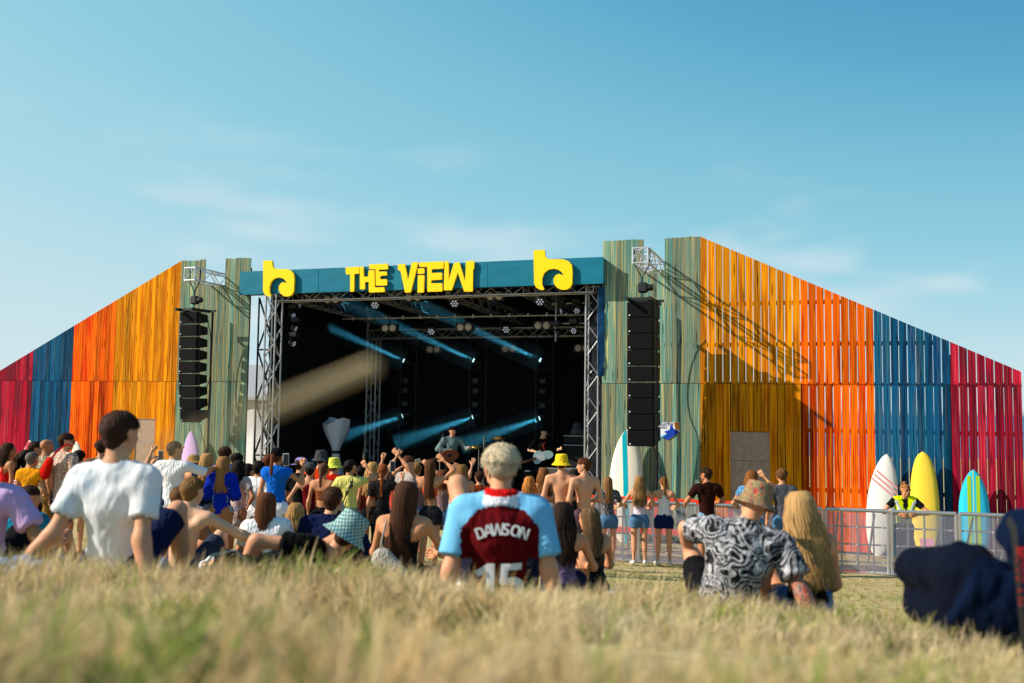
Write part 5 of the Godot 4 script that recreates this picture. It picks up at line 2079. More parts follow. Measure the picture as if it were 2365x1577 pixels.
	var hoodie := stand(-3.640, -11.800, 1.403, -4, "woman in a royal blue hoodie with pale printing on its back", {"woman": true, "tone": 1, "hair": "long", "hair_color": FAIR, "top": "hood", "top_mat": T.call(Color(0.03, 0.14, 0.62)), "top_name": "hoodie", "bottom": "trousers", "bottom_mat": T.call(Color(0.60, 0.42, 0.28)), "bottom_name": "trousers", "shoe_mat": shoe_w, "thick": 0.022, "crease": 0.011, "armL": "front", "armR": "front"})
	hoodie_print(hoodie)
	stand(-4.177, -14.200, 1.598, 5, "person with dark curls and a brown shirt behind the blue hoodie", {"tone": 1, "hair": "curly", "hair_color": DARK, "top": "tee", "top_mat": T.call(Color(0.30, 0.2, 0.16)), "bottom": "shorts", "bottom_mat": T.call(NAVY)})
	stand(-3.621, -12.400, 1.401, -12, "woman with dark hair in a small floral dress with a red purse", {"woman": true, "tone": 2, "hair": "bob", "hair_color": DARK, "top": "dress", "top_name": "dress", "top_mat": ditsy, "sleeves": true, "sleeve": 0.5, "shoe_mat": shoe_b, "armR": "hip"})
	stand(-3.831, -13.600, 1.434, -35, "woman with straight dark hair beside the floral dress, face turned to the stage", {"woman": true, "tone": 1, "hair": "bob", "hair_color": DARK, "top": "tank", "top_mat": T.call(Color(0.68, 0.62, 0.6)), "bottom": "shorts", "bottom_mat": T.call(NAVY), "look": -0.6})
	stand(-3.491, -12.900, 1.425, -16, "man with dark hair in a loose untucked white shirt", {"tone": 1, "hair": "short", "hair_color": DARK, "top": "loose", "top_mat": T.call(WHITE), "bottom": "shorts", "bottom_mat": T.call(Color(0.70, 0.70, 0.72)), "crease": 0.011, "shoe_mat": shoe_w})
	stand(-3.850, -14.800, 1.648, -8, "man with brown hair in a grey shirt by the truss tower", {"tone": 1, "hair": "short", "hair_color": AUBURN, "top": "tee", "top_mat": T.call(Color(0.62, 0.62, 0.62)), "bottom": "shorts", "bottom_mat": T.call(NAVY)})
	stand(-2.857, -11.400, 1.496, -6, "woman in a black cap, bright blue top and white skirt filming with a phone", {"woman": true, "tone": 1, "hair": "ponytail", "hair_color": AUBURN, "hat": "cap", "hat_mat": T.call(Color(0.04, 0.04, 0.05)), "top": "crop", "cover": true, "hem": 0.55, "top_mat": T.call(Color(0.06, 0.36, 0.74)), "bottom": "skirt", "bottom_mat": T.call(WHITE), "bottom_name": "skirt", "armR": "phone", "handR": "fist", "crease": 0.011, "bulk": 1.1, "look": -0.2})
	stand(-3.023, -13.400, 1.526, -12, "man in a lilac cap and black shirt, neck red from the sun", {"tone": 0, "hat": "cap", "hat_mat": T.call(Color(0.52, 0.46, 0.66)), "hat_turn": 2.8, "hair": "crop", "hair_color": BROWN, "top": "tee", "top_mat": T.call(BLACK), "bottom": "shorts", "bottom_mat": tile, "look": -0.5, "bulk": 1.12})
	stand(-2.776, -12.900, 1.428, 0, "woman in a grey cap and dark red vest with crossed straps", {"woman": true, "tone": 0, "hat": "cap", "hat_turn": 0.3, "hat_mat": T.call(Color(0.26, 0.26, 0.27)), "hair": "bun", "hair_color": DARK, "top": "tank", "top_mat": T.call(Color(0.36, 0.05, 0.08)), "straps": true, "crossed": true, "bottom": "shorts", "bottom_mat": T.call(BLACK), "armR": "hip", "armL": "hip"})
	stand(-2.971, -14.600, 1.713, 0, "tall person in a dark grey bucket hat and orange jacket", {"tone": 1, "hat": "bucket", "hat_mat": T.call(Color(0.24, 0.24, 0.25)), "hair": "crop", "hair_color": DARK, "top": "jacket", "top_mat": T.call(Color(0.86, 0.24, 0.05)), "bottom": "shorts", "bottom_mat": T.call(BLACK)})
	stand(-2.550, -12.700, 1.424, -5, "woman with streaked hair tied up in bands and bare shoulders", {"woman": true, "tone": 1, "hair": "ponytail", "hair_color": Color(0.38, 0.24, 0.18), "top": "band", "top_mat": T.call(Color(0.50, 0.28, 0.16)), "bottom": "skirt", "bottom_mat": T.call(BLACK)})
	stand(-2.650, -14.000, 1.568, 0, "person in a lime yellow bucket hat and red top", {"tone": 0, "hat": "bucket", "hat_mat": lime_hat, "hair": "crop", "hair_color": BROWN, "top": "tee", "top_mat": T.call(Color(0.78, 0.12, 0.06)), "bottom": "shorts", "bottom_mat": T.call(BLACK)})
	stand(-2.151, -12.500, 1.472, -3, "woman with a dark bun, pale yellow shirt and grey shorts, hand on hip", {"woman": true, "tone": 1, "hair": "bun", "hair_color": DARK, "top": "tee", "sleeve": 0.4, "hem": 0.5, "top_mat": T.call(Color(0.80, 0.76, 0.42)), "bottom": "shorts", "bottom_mat": T.call(Color(0.44, 0.43, 0.41)), "armL": "hip", "armR": "shade", "shoe_mat": shoe_w, "look": -0.5, "crease": 0.011, "extra": cross_strap, "strap_mat": M.black_rubber, "strap_name": "bag_strap"})
	stand(-2.443, -15.200, 1.540, 0, "man with black hair, mostly hidden behind the woman in pale yellow", {"tone": 1, "hair": "short", "hair_color": DARK, "top": "tee", "top_mat": T.call(Color(0.45, 0.16, 0.10)), "bottom": "shorts", "bottom_mat": T.call(BLACK), "armR": "up", "handR": "fist"})
	stand(-1.981, -13.400, 1.515, -4, "woman with short blond ringlets raising one fist, in a black skirt", {"woman": true, "tone": 1, "hair": "wavy", "hair_color": BLOND, "top": "band", "top_mat": T.call(Color(0.80, 0.22, 0.06)), "straps": true, "strap_mat": M.black_rubber, "crossed": true, "bottom": "skirt", "bottom_mat": T.call(BLACK), "bottom_name": "skirt", "armR": "fist", "handR": "fist", "shoe_mat": shoe_b})
	stand(-1.776, -13.000, 1.460, 0, "woman with a copper plait down a charcoal shirt, holding up a phone", {"woman": true, "tone": 0, "hair": "braid", "hair_color": Color(0.52, 0.26, 0.10), "top": "tee", "top_mat": T.call(Color(0.13, 0.12, 0.13)), "bottom": "trousers", "bottom_mat": T.call(BLACK), "armR": "phone", "handR": "fist", "crease": 0.011})
	stand(-1.617, -14.600, 1.693, -50, "man with swept brown hair and a pale shirt, facing the singer", {"tone": 0, "hair": "short", "hair_color": Color(0.34, 0.20, 0.12), "top": "tee", "top_mat": T.call(Color(0.60, 0.56, 0.55)), "bottom": "shorts", "bottom_mat": T.call(NAVY), "look": -0.4})
	stand(-1.539, -15.200, 1.600, 0, "fair haired person with hands clasped on their head", {"woman": true, "tone": 1, "hair": "curly", "hair_color": FAIR, "top": "tank", "top_mat": T.call(Color(0.50, 0.40, 0.40)), "bottom": "shorts", "bottom_mat": T.call(DENIM), "armR": "head", "armL": "head", "handL": "open"})
	stand(-1.161, -13.500, 1.583, -6, "woman in an orange striped crop top and black denim shorts with both arms up", {"woman": true, "tone": 1, "hair": "straight", "hair_color": Color(0.34, 0.20, 0.11), "top": "band", "top_mat": stripes("orange_stripe_cloth", Color(0.90, 0.36, 0.05), Color(0.62, 0.10, 0.04)), "straps": false, "bottom": "shorts", "bottom_mat": T.call(Color(0.13, 0.12, 0.14)), "armL": "wave", "armR": "head", "handL": "open", "handR": "open", "shoe_mat": shoe_b, "hip": 0.012})
	stand(-1.099, -15.200, 1.531, 0, "woman with red brown hair in a lace vest beside the orange striped top", {"woman": true, "tone": 1, "hair": "bob", "hair_color": AUBURN, "top": "tank", "top_mat": T.call(Color(0.52, 0.42, 0.42)), "bottom": "shorts", "bottom_mat": T.call(DENIM)})
	stand(-0.717, -13.800, 1.554, -8, "woman with brown curls shading her eyes with one hand", {"woman": true, "tone": 1, "hair": "bob", "hair_color": SANDY, "top": "tank", "top_mat": T.call(Color(0.62, 0.5, 0.46)), "bottom": "shorts", "bottom_mat": T.call(DENIM), "armL": "shade", "handL": "open"})
	stand(0.291, -14.000, 1.423, 5, "woman with long strawberry blond hair beside the bleached head", {"woman": true, "tone": 0, "hair": "wavy", "hair_color": Color(0.70, 0.44, 0.20), "top": "tank", "top_mat": T.call(Color(0.75, 0.74, 0.76)), "bottom": "shorts", "bottom_mat": T.call(DENIM)})
	stand(0.526, -14.600, 1.607, 0, "woman with auburn waves down her bare shoulders, next to the yellow bucket hat", {"woman": true, "tone": 1, "hair": "wavy", "hair_color": Color(0.48, 0.29, 0.14), "top": "band", "top_mat": T.call(Color(0.60, 0.50, 0.50)), "bottom": "shorts", "bottom_mat": T.call(DENIM)})
	stand(0.764, -13.900, 1.752, 0, "shirtless man in a yellow towelling bucket hat and navy trousers", {"tone": 0, "hat": "bucket", "hat_mat": yel_hat, "hair": "crop", "hair_color": BROWN, "bottom": "trousers", "bottom_mat": T.call(NAVY), "bottom_name": "trousers", "shoe_mat": shoe_b, "armL": "front", "armR": "front", "waistband": 0.3})
	stand(1.077, -15.600, 1.661, 10, "woman with long dark hair between the two shirtless men", {"woman": true, "tone": 1, "hair": "long", "hair_color": DARK, "top": "tank", "top_mat": T.call(BLACK), "bottom": "shorts", "bottom_mat": T.call(BLACK)})
	stand(1.099, -13.800, 1.727, 22, "shirtless man in profile with a brown fringe and mauve joggers", {"tone": 0, "hair": "short", "hair_color": Color(0.36, 0.18, 0.10), "bottom": "trousers", "bottom_mat": T.call(Color(0.30, 0.22, 0.26)), "bottom_name": "joggers", "shoe_mat": shoe_b, "look": 1.0, "face": true, "armL": "front", "armR": "front", "waistband": 0.25})
	stand(1.805, -17.200, 1.618, 8, "woman with blond hair over a printed black shirt, leaning on the barrier", {"woman": true, "tone": 0, "hair": "long", "hair_color": SANDY, "top": "tee", "top_mat": slogan, "bottom": "shorts", "bottom_mat": T.call(DENIM), "shoe_mat": shoe_w, "armR": "rail", "armL": "rail", "hip": 0.012})
	stand(2.430, -17.500, 1.669, 0, "woman with waist length blond curls, white vest and pale denim shorts", {"woman": true, "tone": 0, "hair": "tumble", "hair_color": Color(0.58, 0.42, 0.25), "top": "tank", "top_mat": T.call(Color(0.80, 0.74, 0.80)), "straps": true, "bottom": "shorts", "bottom_mat": T.call(DENIM), "shoe_mat": shoe_w, "armR": "rail", "armL": "rail", "stance": 0.06})
	stand(2.902, -17.600, 1.661, -3, "woman with a ponytail, white frilled halter top and dark denim shorts", {"woman": true, "tone": 0, "hair": "ponytail", "hair_color": Color(0.46, 0.29, 0.14), "top": "tank", "hem": 0.6, "top_mat": T.call(WHITE), "bottom": "shorts", "bottom_mat": T.call(Color(0.06, 0.12, 0.28)), "shoe_mat": shoe_w, "armR": "rail", "armL": "rail", "stance": 0.07, "extra": halter, "crease": 0.011})
	stand(3.544, -16.800, 1.846, 12, "man in a brown shirt and sunglasses with light blue shorts at the barrier", {"tone": 2, "hair": "short", "hair_color": Color(0.20, 0.12, 0.08), "top": "tee", "top_mat": T.call(Color(0.17, 0.07, 0.05)), "bottom": "long_shorts", "leg_to": 0.6, "bottom_mat": T.call(Color(0.40, 0.56, 0.66)), "shoe_mat": shoe_w, "look": 0.6, "face": true, "glasses": true, "armL": "rail", "armR": "rail", "crease": 0.011, "bulk": 1.05})
	stand(4.253, -16.400, 1.829, -10, "woman with copper curls in a sea blue patterned top, hand to her face", {"woman": true, "tone": 1, "hair": "wavy", "hair_color": Color(0.52, 0.30, 0.13), "top": "tee", "sleeve": 0.4, "top_mat": sea_print, "bottom": "shorts", "bottom_mat": T.call(DENIM), "armR": "shade", "armL": "rail", "look": -0.4})
	stand(5.020, -17.200, 1.868, 0, "person with brown hair whose head shows behind the long blond hair", {"tone": 1, "hair": "curly", "hair_color": Color(0.42, 0.28, 0.17), "top": "tee", "top_mat": T.call(Color(0.3, 0.3, 0.34)), "bottom": "shorts", "bottom_mat": T.call(DENIM)})
	stand(-0.504, -15.400, 1.531, 6, "man with brown hair in a rust shirt just beyond the bleached curls", {"tone": 1, "hair": "short", "hair_color": BROWN, "top": "tee", "top_mat": T.call(Color(0.50, 0.20, 0.10)), "bottom": "shorts", "bottom_mat": T.call(NAVY)})
	stand(-0.980, -15.800, 1.520, -6, "woman with pale blond hair in a white vest beyond the shading hand", {"woman": true, "tone": 0, "hair": "long", "hair_color": BLOND, "top": "tank", "top_mat": T.call(WHITE), "bottom": "shorts", "bottom_mat": T.call(DENIM), "armR": "up", "handR": "open"})
	stand(-3.679, -15.400, 1.535, 0, "man with a shaved head and bare shoulders between the black cap and the lilac cap", {"tone": 1, "hair": "crop", "hair_color": BROWN, "bottom": "shorts", "bottom_mat": T.call(NAVY)})
	stand(-1.958, -15.800, 1.530, 4, "woman with dark hair in a coral vest behind the copper plait", {"woman": true, "tone": 1, "hair": "bob", "hair_color": DARK, "top": "tank", "top_mat": T.call(Color(0.80, 0.32, 0.24)), "bottom": "shorts", "bottom_mat": T.call(DENIM)})
	guard()
	props()


func stripes(called: String, a: Color, b: Color) -> StandardMaterial3D:
	var m := mat(called, Color.WHITE, 0.85)
	m.albedo_texture = printed(8, 64, func(_x: int, y: int) -> Color: return a if (y / 8) % 2 == 0 else b)
	m.uv1_triplanar = true
	m.uv1_scale = Vector3.ONE * 7.0
	return m


func cross_strap(S: Sdf, g: Dictionary, front: Vector3, spine: Vector3) -> void:
	var a: Vector3 = g.neck.lerp(g.shR, 0.6) + spine * 0.035
	var b: Vector3 = g.waist.lerp(g.hipL, 0.35) - front * 0.085 - Vector3(0.06, 0, 0)
	var m: Vector3 = a.lerp(b, 0.45) - front * 0.125
	S.cap(a, m, 0.013, 0.013, 4)
	S.cap(m, b, 0.013, 0.016, 4)


func halter(S: Sdf, g: Dictionary, front: Vector3, _spine: Vector3) -> void:
	S.cap(g.neck - front * 0.045, g.chest - front * 0.10, 0.010, 0.010, 1)


func hoodie_print(o: Node3D) -> void:
	var ink := mat("pale_print_ink", Color(0.45, 0.66, 0.86), 0.8)
	var h := 1.0
	for c in o.get_children():
		if c.name == "hoodie":
			h = (c as MeshInstance3D).get_aabb().end.y
			var back: float = (c as MeshInstance3D).get_aabb().end.z
			for q in [["SURFER", 0.055, 0.80, 0.0], ["PLANET", 0.060, 0.57, 0.0]]:
				lettering("printed_word", q[0], q[1], o, Transform3D(Basis(Vector3.RIGHT, -0.06), Vector3(-0.115, h * q[2], back - 0.045)), ink, "Droid Serif")
			var mb := MB.new()
			for k in 3:
				var pts := []
				var rad := []
				for e in 25:
					var w := TAU * e / 24.0
					pts.append(Vector3(cos(w) * (0.10 - 0.02 * k), h * 0.71 + sin(w) * (0.07 - 0.022 * k) + 0.01 * k, back - 0.035 - 0.02 * absf(cos(w))))
					rad.append(0.0045)
				mb.path(pts, rad, 4, false)
			part("printed_ring", mb.mesh(ink), o)


func guard() -> void:
	var at := stage * Vector3(11.02, 0, 2.02)
	at.y = ground_at(at.x, at.z)
	var o := thing("person", "steward in a yellow high visibility vest and sunglasses leaning on the barrier", "person", Transform3D(Basis(Vector3.UP, PI - 0.18), at))
	var P := {"woman": false, "tone": 1, "size": 1.64, "hair": "topknot", "hair_color": Color(0.60, 0.40, 0.20), "top": "tee", "sleeve": 0.5, "top_mat": cloth(BLACK), "top_name": "t_shirt", "bottom": "trousers", "bottom_mat": cloth(BLACK), "bottom_name": "trousers", "shoe_mat": cloth(BLACK), "face": true, "glasses": true, "lean": 0.05, "look": 0.45, "armL": [Vector3(0.13, -0.12, -0.06), Vector3(-0.15, -0.02, -0.075)], "armR": [Vector3(0.13, -0.12, -0.06), Vector3(-0.15, -0.02, -0.075)], "bulk": 1.05}
	P.extra = func(S: Sdf, g: Dictionary, front: Vector3, _sp: Vector3) -> void:
		for s in ["L", "R"]:
			S.cap(g["sh" + s].lerp(g.neck, 0.35) + front * 0.02, g.waist.lerp(g["sh" + s], 0.35) + front * 0.07, 0.085, 0.10, 5, front, 1.6)
			S.cap(g["sh" + s].lerp(g.neck, 0.15) + front * 0.05, g.waist.lerp(g["sh" + s], 0.45) + front * 0.115, 0.022, 0.022, 6, front, 0.8)
		S.cap(g.waist - front * 0.0, g.chest - front * 0.02, 0.135, 0.142, 5, front, 1.25)
	P.extra_mat = cloth(Color(0.80, 0.86, 0.02))
	P.extra_name = "high_visibility_vest"
	P.trim_mat = mat("reflective_strip", lin(0.45, 0.46, 0.46), 0.35)
	figure(o, standing(P), P, 0.018)


func props() -> void:
	# phones held up over the crowd
	for q in [[-2.729, -11.320, 1.436, "phone held up by the woman in the black cap"], [-1.631, -12.900, 1.507, "phone held up by the woman with the copper plait"], [-4.847, -12.900, 1.529, "phone held up beside the bare door panel"]]:
		var mb := MB.new()
		mb.soft_box(Vector3.ZERO, Vector3(0.072, 0.15, 0.009), 0.003)
		var y: float = ground_at(q[0], q[1]) + q[2] - 0.075
		var o := thing("phone", q[3], "phone", Transform3D(Basis(Vector3.UP, 0.12) * Basis(Vector3.RIGHT, 0.1), Vector3(q[0], y, q[1])))
		part("case", mb.mesh(M.white_plastic), o)
		mb = MB.new()
		mb.box(Vector3(0, 0, 0.0055), Vector3(0.064, 0.138, 0.001))
		part("screen", mb.mesh(M.lens_dark), o)
	# red sling bag on the man in the print shirt
	var o := thing("sling_bag", "red sling bag worn across the back of the pinkish print shirt", "bag", Transform3D(Basis(Vector3.UP, deg_to_rad(-28)), on_ground(-5.748, -12.000)))
	var S := Sdf.new()
	S.k = 90.0
	S.cap(Vector3(-0.10, 1.13, 0.20), Vector3(-0.03, 1.28, 0.19), 0.085, 0.06, 0, Vector3.BACK, 1.5)
	var mb := MB.new()
	mb.add(S.build(0.014)[0], Transform3D())
	part("pouch", mb.mesh(cloth(Color(0.78, 0.08, 0.03), 1.6, 14.0)), o)
	mb = MB.new()
	mb.path([Vector3(-0.02, 1.30, 0.18), Vector3(0.06, 1.42, 0.15), Vector3(0.12, 1.50, 0.06), Vector3(0.12, 1.47, -0.02)], [0.022, 0.022, 0.02, 0.018], 6, true, 0.4)
	part("strap", mb.mesh(cloth(Color(0.78, 0.08, 0.03))), o)
	# red and white striped bag
	o = thing("tote_bag", "red and white striped bag hanging beside the mustard yellow top", "bag", Transform3D(Basis(Vector3.UP, 0.3), Vector3(-6.459, 0, -12.300)))
	var gy := ground_at(o.position.x, o.position.z)
	o.position.y = gy + 1.084 - 0.34
	S = Sdf.new()
	S.k = 110.0
	S.cap(Vector3(-0.05, 0.05, 0), Vector3(0.05, 0.05, 0), 0.09, 0.09, 0, Vector3.BACK, 2.0)
	S.cap(Vector3(-0.02, 0.25, 0), Vector3(0.02, 0.25, 0), 0.06, 0.06, 0, Vector3.BACK, 2.0)
	mb = MB.new()
	mb.add(S.build(0.014)[0], Transform3D())
	part("pouch", mb.mesh(stripes("bag_stripe_cloth", Color(0.80, 0.78, 0.80), Color(0.72, 0.06, 0.10))), o)
	mb = MB.new()
	mb.path([Vector3(-0.04, 0.30, 0), Vector3(0, 0.46, 0), Vector3(0.04, 0.30, 0)], [0.008, 0.008, 0.008], 5)
	part("handle", mb.mesh(M.white_plastic), o)


# ---------------------------------------------------------------- seated and lying people
# joints in metres; the seat is at the origin, facing -z. Arms: [elbow from shoulder, wrist from elbow], true x.
func seated(P: Dictionary) -> Dictionary:
	var z: float = P.get("size", 1.75) / 1.75
	var f: bool = P.get("woman", false)
	var lean: float = P.get("lean", 0.1)
	var side: float = P.get("side", 0.0)
	var slump: float = P.get("slump", 0.12)
	var turn: float = P.get("turn", 0.0)
	var u := Vector3(side, 1, lean).normalized()
	var u2 := Vector3(side, 1, lean - slump).normalized()
	var u3 := Vector3(side * P.get("head_side", 0.8), 1, lean * 0.5 - slump - P.get("crane", 0.12)).normalized()
	var J := {}
	J.pelvis = Vector3(0, 0.105, 0) * z
	J.waist = J.pelvis + u * 0.12 * z
	J.chest = J.waist + u * 0.17 * z
	J.neck = J.chest + u2 * 0.185 * z
	J.head = J.neck + u3 * 0.163 * z
	var ac := Vector3(cos(turn), -side * 0.6 + P.get("tip", 0.0), -sin(turn)).normalized()
	for s in [-1, 1]:
		var n := "L" if s < 0 else "R"
		J["sh" + n] = J.neck + (ac * s * P.get("shoulder", 0.170 if f else 0.195) - Vector3.UP * 0.045) * z
		var arm: Array = P.get("arm" + n, [Vector3(s * 0.09, -0.24, -0.13), Vector3(-s * 0.10, -0.02, -0.23)])
		J["el" + n] = J["sh" + n] + arm[0] * z
		J["wr" + n] = J["el" + n] + arm[1] * z
		J["hip" + n] = J.pelvis + Vector3(s * 0.092, -0.005, -0.02) * z
		var leg: Array = P.get("leg" + n, [Vector3(s * 0.15, 0.34, -0.36), Vector3(s * 0.12, -0.12, -0.56)])
		J["kn" + n] = leg[0] * z
		J["an" + n] = leg[1] * z
		J["toe" + n] = J["an" + n] + Vector3(s * 0.03, -0.05, -0.12) * z
	P.unit = false
	return J


func sit(x: float, z: float, _h: float, yaw: float, label: String, P: Dictionary) -> Array:
	var o := thing("person", label, "person", Transform3D(Basis(Vector3.UP, deg_to_rad(yaw)), on_ground(x, z)), P.get("group", "people sitting on the bank"))
	var J := seated(P)
	if P.has("joints"):
		J.merge(P.joints, true)
	var S := figure(o, J, P, P.get("cell", 0.016))
	return [o, S, J]


func plait_gingham() -> StandardMaterial3D:
	var m := mat("gingham_cloth", Color.WHITE, 0.85)
	m.albedo_texture = printed(16, 16, func(x: int, y: int) -> Color:
		var a := int(x < 8) + int(y < 8)
		return [Color(0.82, 0.86, 0.80), Color(0.36, 0.56, 0.58), Color(0.07, 0.30, 0.36)][a])
	m.uv1_triplanar = true
	m.uv1_scale = Vector3.ONE * 52.0
	return m


func floral_shirt() -> StandardMaterial3D:
	var m := mat("floral_shirt_cloth", Color.WHITE, 0.8)
	var a := noise(0.010, 5, 2)
	var b := noise(0.010, 17, 2)
	var fine := noise(0.16, 19, 2)
	m.albedo_texture = printed(256, 256, func(x: int, y: int) -> Color:
		var w := TAU * x / 256.0
		var h := TAU * y / 256.0
		var p := Vector3(cos(w) * 41.0, sin(w) * 41.0, cos(h) * 41.0)
		var q := Vector3(sin(h) * 41.0, 0, 0)
		var swirl := a.get_noise_3dv(p + q) * 3.4 + b.get_noise_3dv(p * 0.8 - q + Vector3(9, 3, 0)) * 1.2
		var edge := absf(fposmod(swirl, 1.0) - 0.5) * 2.0
		var ln := fine.get_noise_3dv(p + q * 0.7)
		if edge > 0.62:
			return Color(0.78, 0.78, 0.80) if ln < 0.16 else Color(0.40, 0.40, 0.43)
		if edge > 0.50:
			return Color(0.36, 0.36, 0.39)
		return Color(0.035, 0.035, 0.05))
	m.uv1_triplanar = true
	m.uv1_scale = Vector3.ONE * 2.2
	m.heightmap_enabled = true
	m.heightmap_texture = cloth_height
	m.heightmap_scale = 0.4
	return m


func near_people() -> void:
	var T := func(c: Color) -> StandardMaterial3D: return cloth(c)
	var shoe_w := cloth(Color(0.80, 0.79, 0.77), 0.3)
	shapes.bleached = short_hair(0.012, 0.75, 1300, 0.045, 31, 0.007)

	# white T-shirt, propped on both arms
	sit(-1.960, -4.650, 0.894, -4, "man in a white T-shirt leaning back on both arms in the grass", {"size": 1.80, "head_size": 0.92, "bulk": 0.93, "limb": 0.92, "shoulder": 0.165, "tone": 0, "hair": "near_short", "hair_color": Color(0.24, 0.14, 0.10), "top": "tee", "top_name": "t_shirt", "top_mat": cloth(Color(0.84, 0.85, 0.88), 0.7, 3.0), "bottom": "long_shorts", "bottom_mat": T.call(NAVY), "lean": 0.08, "slump": 0.10, "look": -0.32, "nod": -0.05, "crease": 0.010, "cell": 0.0125, "thick": 0.014, "sleeve": 0.66, "hem": -0.6, "shoe_mat": shoe_w,
		"armL": [Vector3(-0.07, -0.26, 0.10), Vector3(-0.17, -0.19, 0.06)], "armR": [Vector3(0.03, -0.27, 0.11), Vector3(0.08, -0.24, 0.06)], "palmL": Vector3(0, 0, 1), "palmR": Vector3(0, 0, 1), "handL": "open", "handR": "open"})

	jersey_fan()

	# couple
	var floral := floral_shirt()
	var posy := print_cloth("posy_hat_cloth", Color(0.20, 0.42, 0.36), Color(0.72, 0.16, 0.18), Color(0.82, 0.74, 0.40), 0.13, 0.1, 5.0)
	var ink := mat("tattooed_skin", Color.WHITE, 0.55)
	var na := noise(0.06, 3, 3)
	var nb := noise(0.05, 8, 2)
	ink.albedo_texture = printed(128, 128, func(x: int, y: int) -> Color:
		var a := na.get_noise_2d(x, y)
		var b := nb.get_noise_2d(x, y)
		return Color(0.25, 0.22, 0.26) if absf(a) < 0.07 else (Color(0.60, 0.22, 0.18) if b > 0.25 else (Color(0.33, 0.40, 0.40) if b < -0.25 else Color(0.72, 0.47, 0.36))))
	ink.uv1_triplanar = true
	ink.uv1_scale = Vector3.ONE * 3.5
	sit(1.211, -5.300, 0.781, -8, "man in a black and white floral shirt with tattooed arm, head against the blond woman", {"size": 1.74, "tone": 0, "hat": "bucket", "hat_mat": posy, "hat_scale": 1.0, "hat_tilt": -0.12, "top": "loose", "top_name": "shirt", "top_mat": floral, "bottom": "long_shorts", "bottom_mat": T.call(BLACK), "lean": 0.10, "slump": 0.34, "side": 0.28, "head_side": 1.5, "crane": 0.10, "tilt": -0.30, "head_size": 0.94, "crease": 0.014, "cell": 0.0125, "thick": 0.022, "sleeve": 0.66, "hem": -0.7, "bulk": 1.08, "shoe_mat": shoe_w, "tattoo_mat": ink,
		"armR": [Vector3(0.10, -0.25, 0.12), Vector3(0.10, -0.24, 0.06)], "armL": [Vector3(-0.13, -0.02, -0.26), Vector3(0.02, -0.20, -0.16)], "palmR": Vector3(0, 0, 1),
		"skin_relabel": func(p: Vector3, _n: Vector3, l: int) -> int: return 8 if p.x > 0.22 and p.y < 0.47 and p.z > -0.14 else l})
	sit(1.785, -5.600, 0.940, 6, "woman with long wavy blond hair, black crop top and denim shorts", {"size": 1.72, "woman": true, "tone": 1, "hair": "near_blond", "hair_color": Color(0.70, 0.55, 0.36), "top": "tank", "hem": 0.8, "top_mat": T.call(Color(0.05, 0.05, 0.06)), "bottom": "shorts", "bottom_mat": cloth(Color(0.24, 0.40, 0.58), 0.6, 6.0), "waistband": 0.75, "lean": 0.02, "slump": 0.10, "side": -0.05, "tilt": 0.10, "cell": 0.0125, "shoe_mat": shoe_w,
		"armL": [Vector3(-0.05, -0.26, -0.08), Vector3(0.02, -0.10, -0.2)], "armR": [Vector3(0.06, -0.26, -0.06), Vector3(-0.04, -0.12, -0.2)]})

	# further down the bank
	sit(-1.656, -8.500, 0.856, -4, "man with short brown hair in a navy jacket seated behind the gingham hat", {"size": 1.82, "tone": 0, "hair": "short", "hair_color": Color(0.26, 0.15, 0.09), "top": "jacket", "top_name": "jacket", "top_mat": T.call(Color(0.05, 0.09, 0.22)), "bottom": "trousers", "bottom_mat": T.call(NAVY), "lean": 0.05, "slump": 0.2, "thick": 0.022, "crease": 0.02, "side": 0.04, "shoe_mat": shoe_w})
	var bumbag := sit(-0.813, -7.100, 0.911, -8, "woman with long brown hair in a black strappy top with a pale crossbody bag", {"size": 1.78, "woman": true, "tone": 1, "hair": "near_brown", "hair_color": Color(0.29, 0.17, 0.11), "top": "tank", "top_mat": T.call(BLACK), "straps": true, "bottom": "shorts", "bottom_mat": T.call(Color(0.13, 0.13, 0.16)), "lean": 0.04, "slump": 0.1, "side": 0.03, "tilt": -0.08, "cell": 0.015, "armR": [Vector3(0.13, -0.22, -0.1), Vector3(-0.12, -0.04, -0.2)], "shoe_mat": shoe_w, "legR": [Vector3(0.42, 0.22, -0.14), Vector3(0.30, 0.06, -0.42)]})
	var bo := thing("crossbody_bag", "pale grey crossbody bag on the back of the black strappy top", "bag", (bumbag[0] as Node3D).transform, "")
	var bs := Sdf.new()
	bs.k = 110.0
	bs.cap(Vector3(-0.10, 0.30, 0.17), Vector3(0.02, 0.20, 0.175), 0.085, 0.07, 0, Vector3.BACK, 1.7)
	var mb := MB.new()
	mb.add(bs.build(0.012)[0], Transform3D())
	part("pouch", mb.mesh(cloth(Color(0.66, 0.63, 0.60), 2.0, 14.0)), bo)
	mb = MB.new()
	mb.path([Vector3(-0.12, 0.36, 0.17), Vector3(-0.11, 0.46, 0.15), Vector3(-0.10, 0.57, 0.09)], [0.016, 0.016, 0.014], 6, true, 0.4)
	mb.path([Vector3(0.05, 0.17, 0.18), Vector3(0.14, 0.10, 0.15), Vector3(0.19, 0.07, 0.08)], [0.016, 0.016, 0.014], 6, true, 0.4)
	part("strap", mb.mesh(cloth(Color(0.66, 0.63, 0.60))), bo)

	sit(-2.151, -8.400, 0.804, 6, "woman with long chestnut hair over a white top, seated near the navy jacket", {"size": 1.70, "woman": true, "tone": 1, "hair": "near_brown", "hair_color": Color(0.38, 0.22, 0.12), "top": "tee", "top_mat": T.call(WHITE), "bottom": "shorts", "bottom_mat": T.call(DENIM), "lean": 0.06, "side": -0.08, "slump": 0.2, "crease": 0.014})
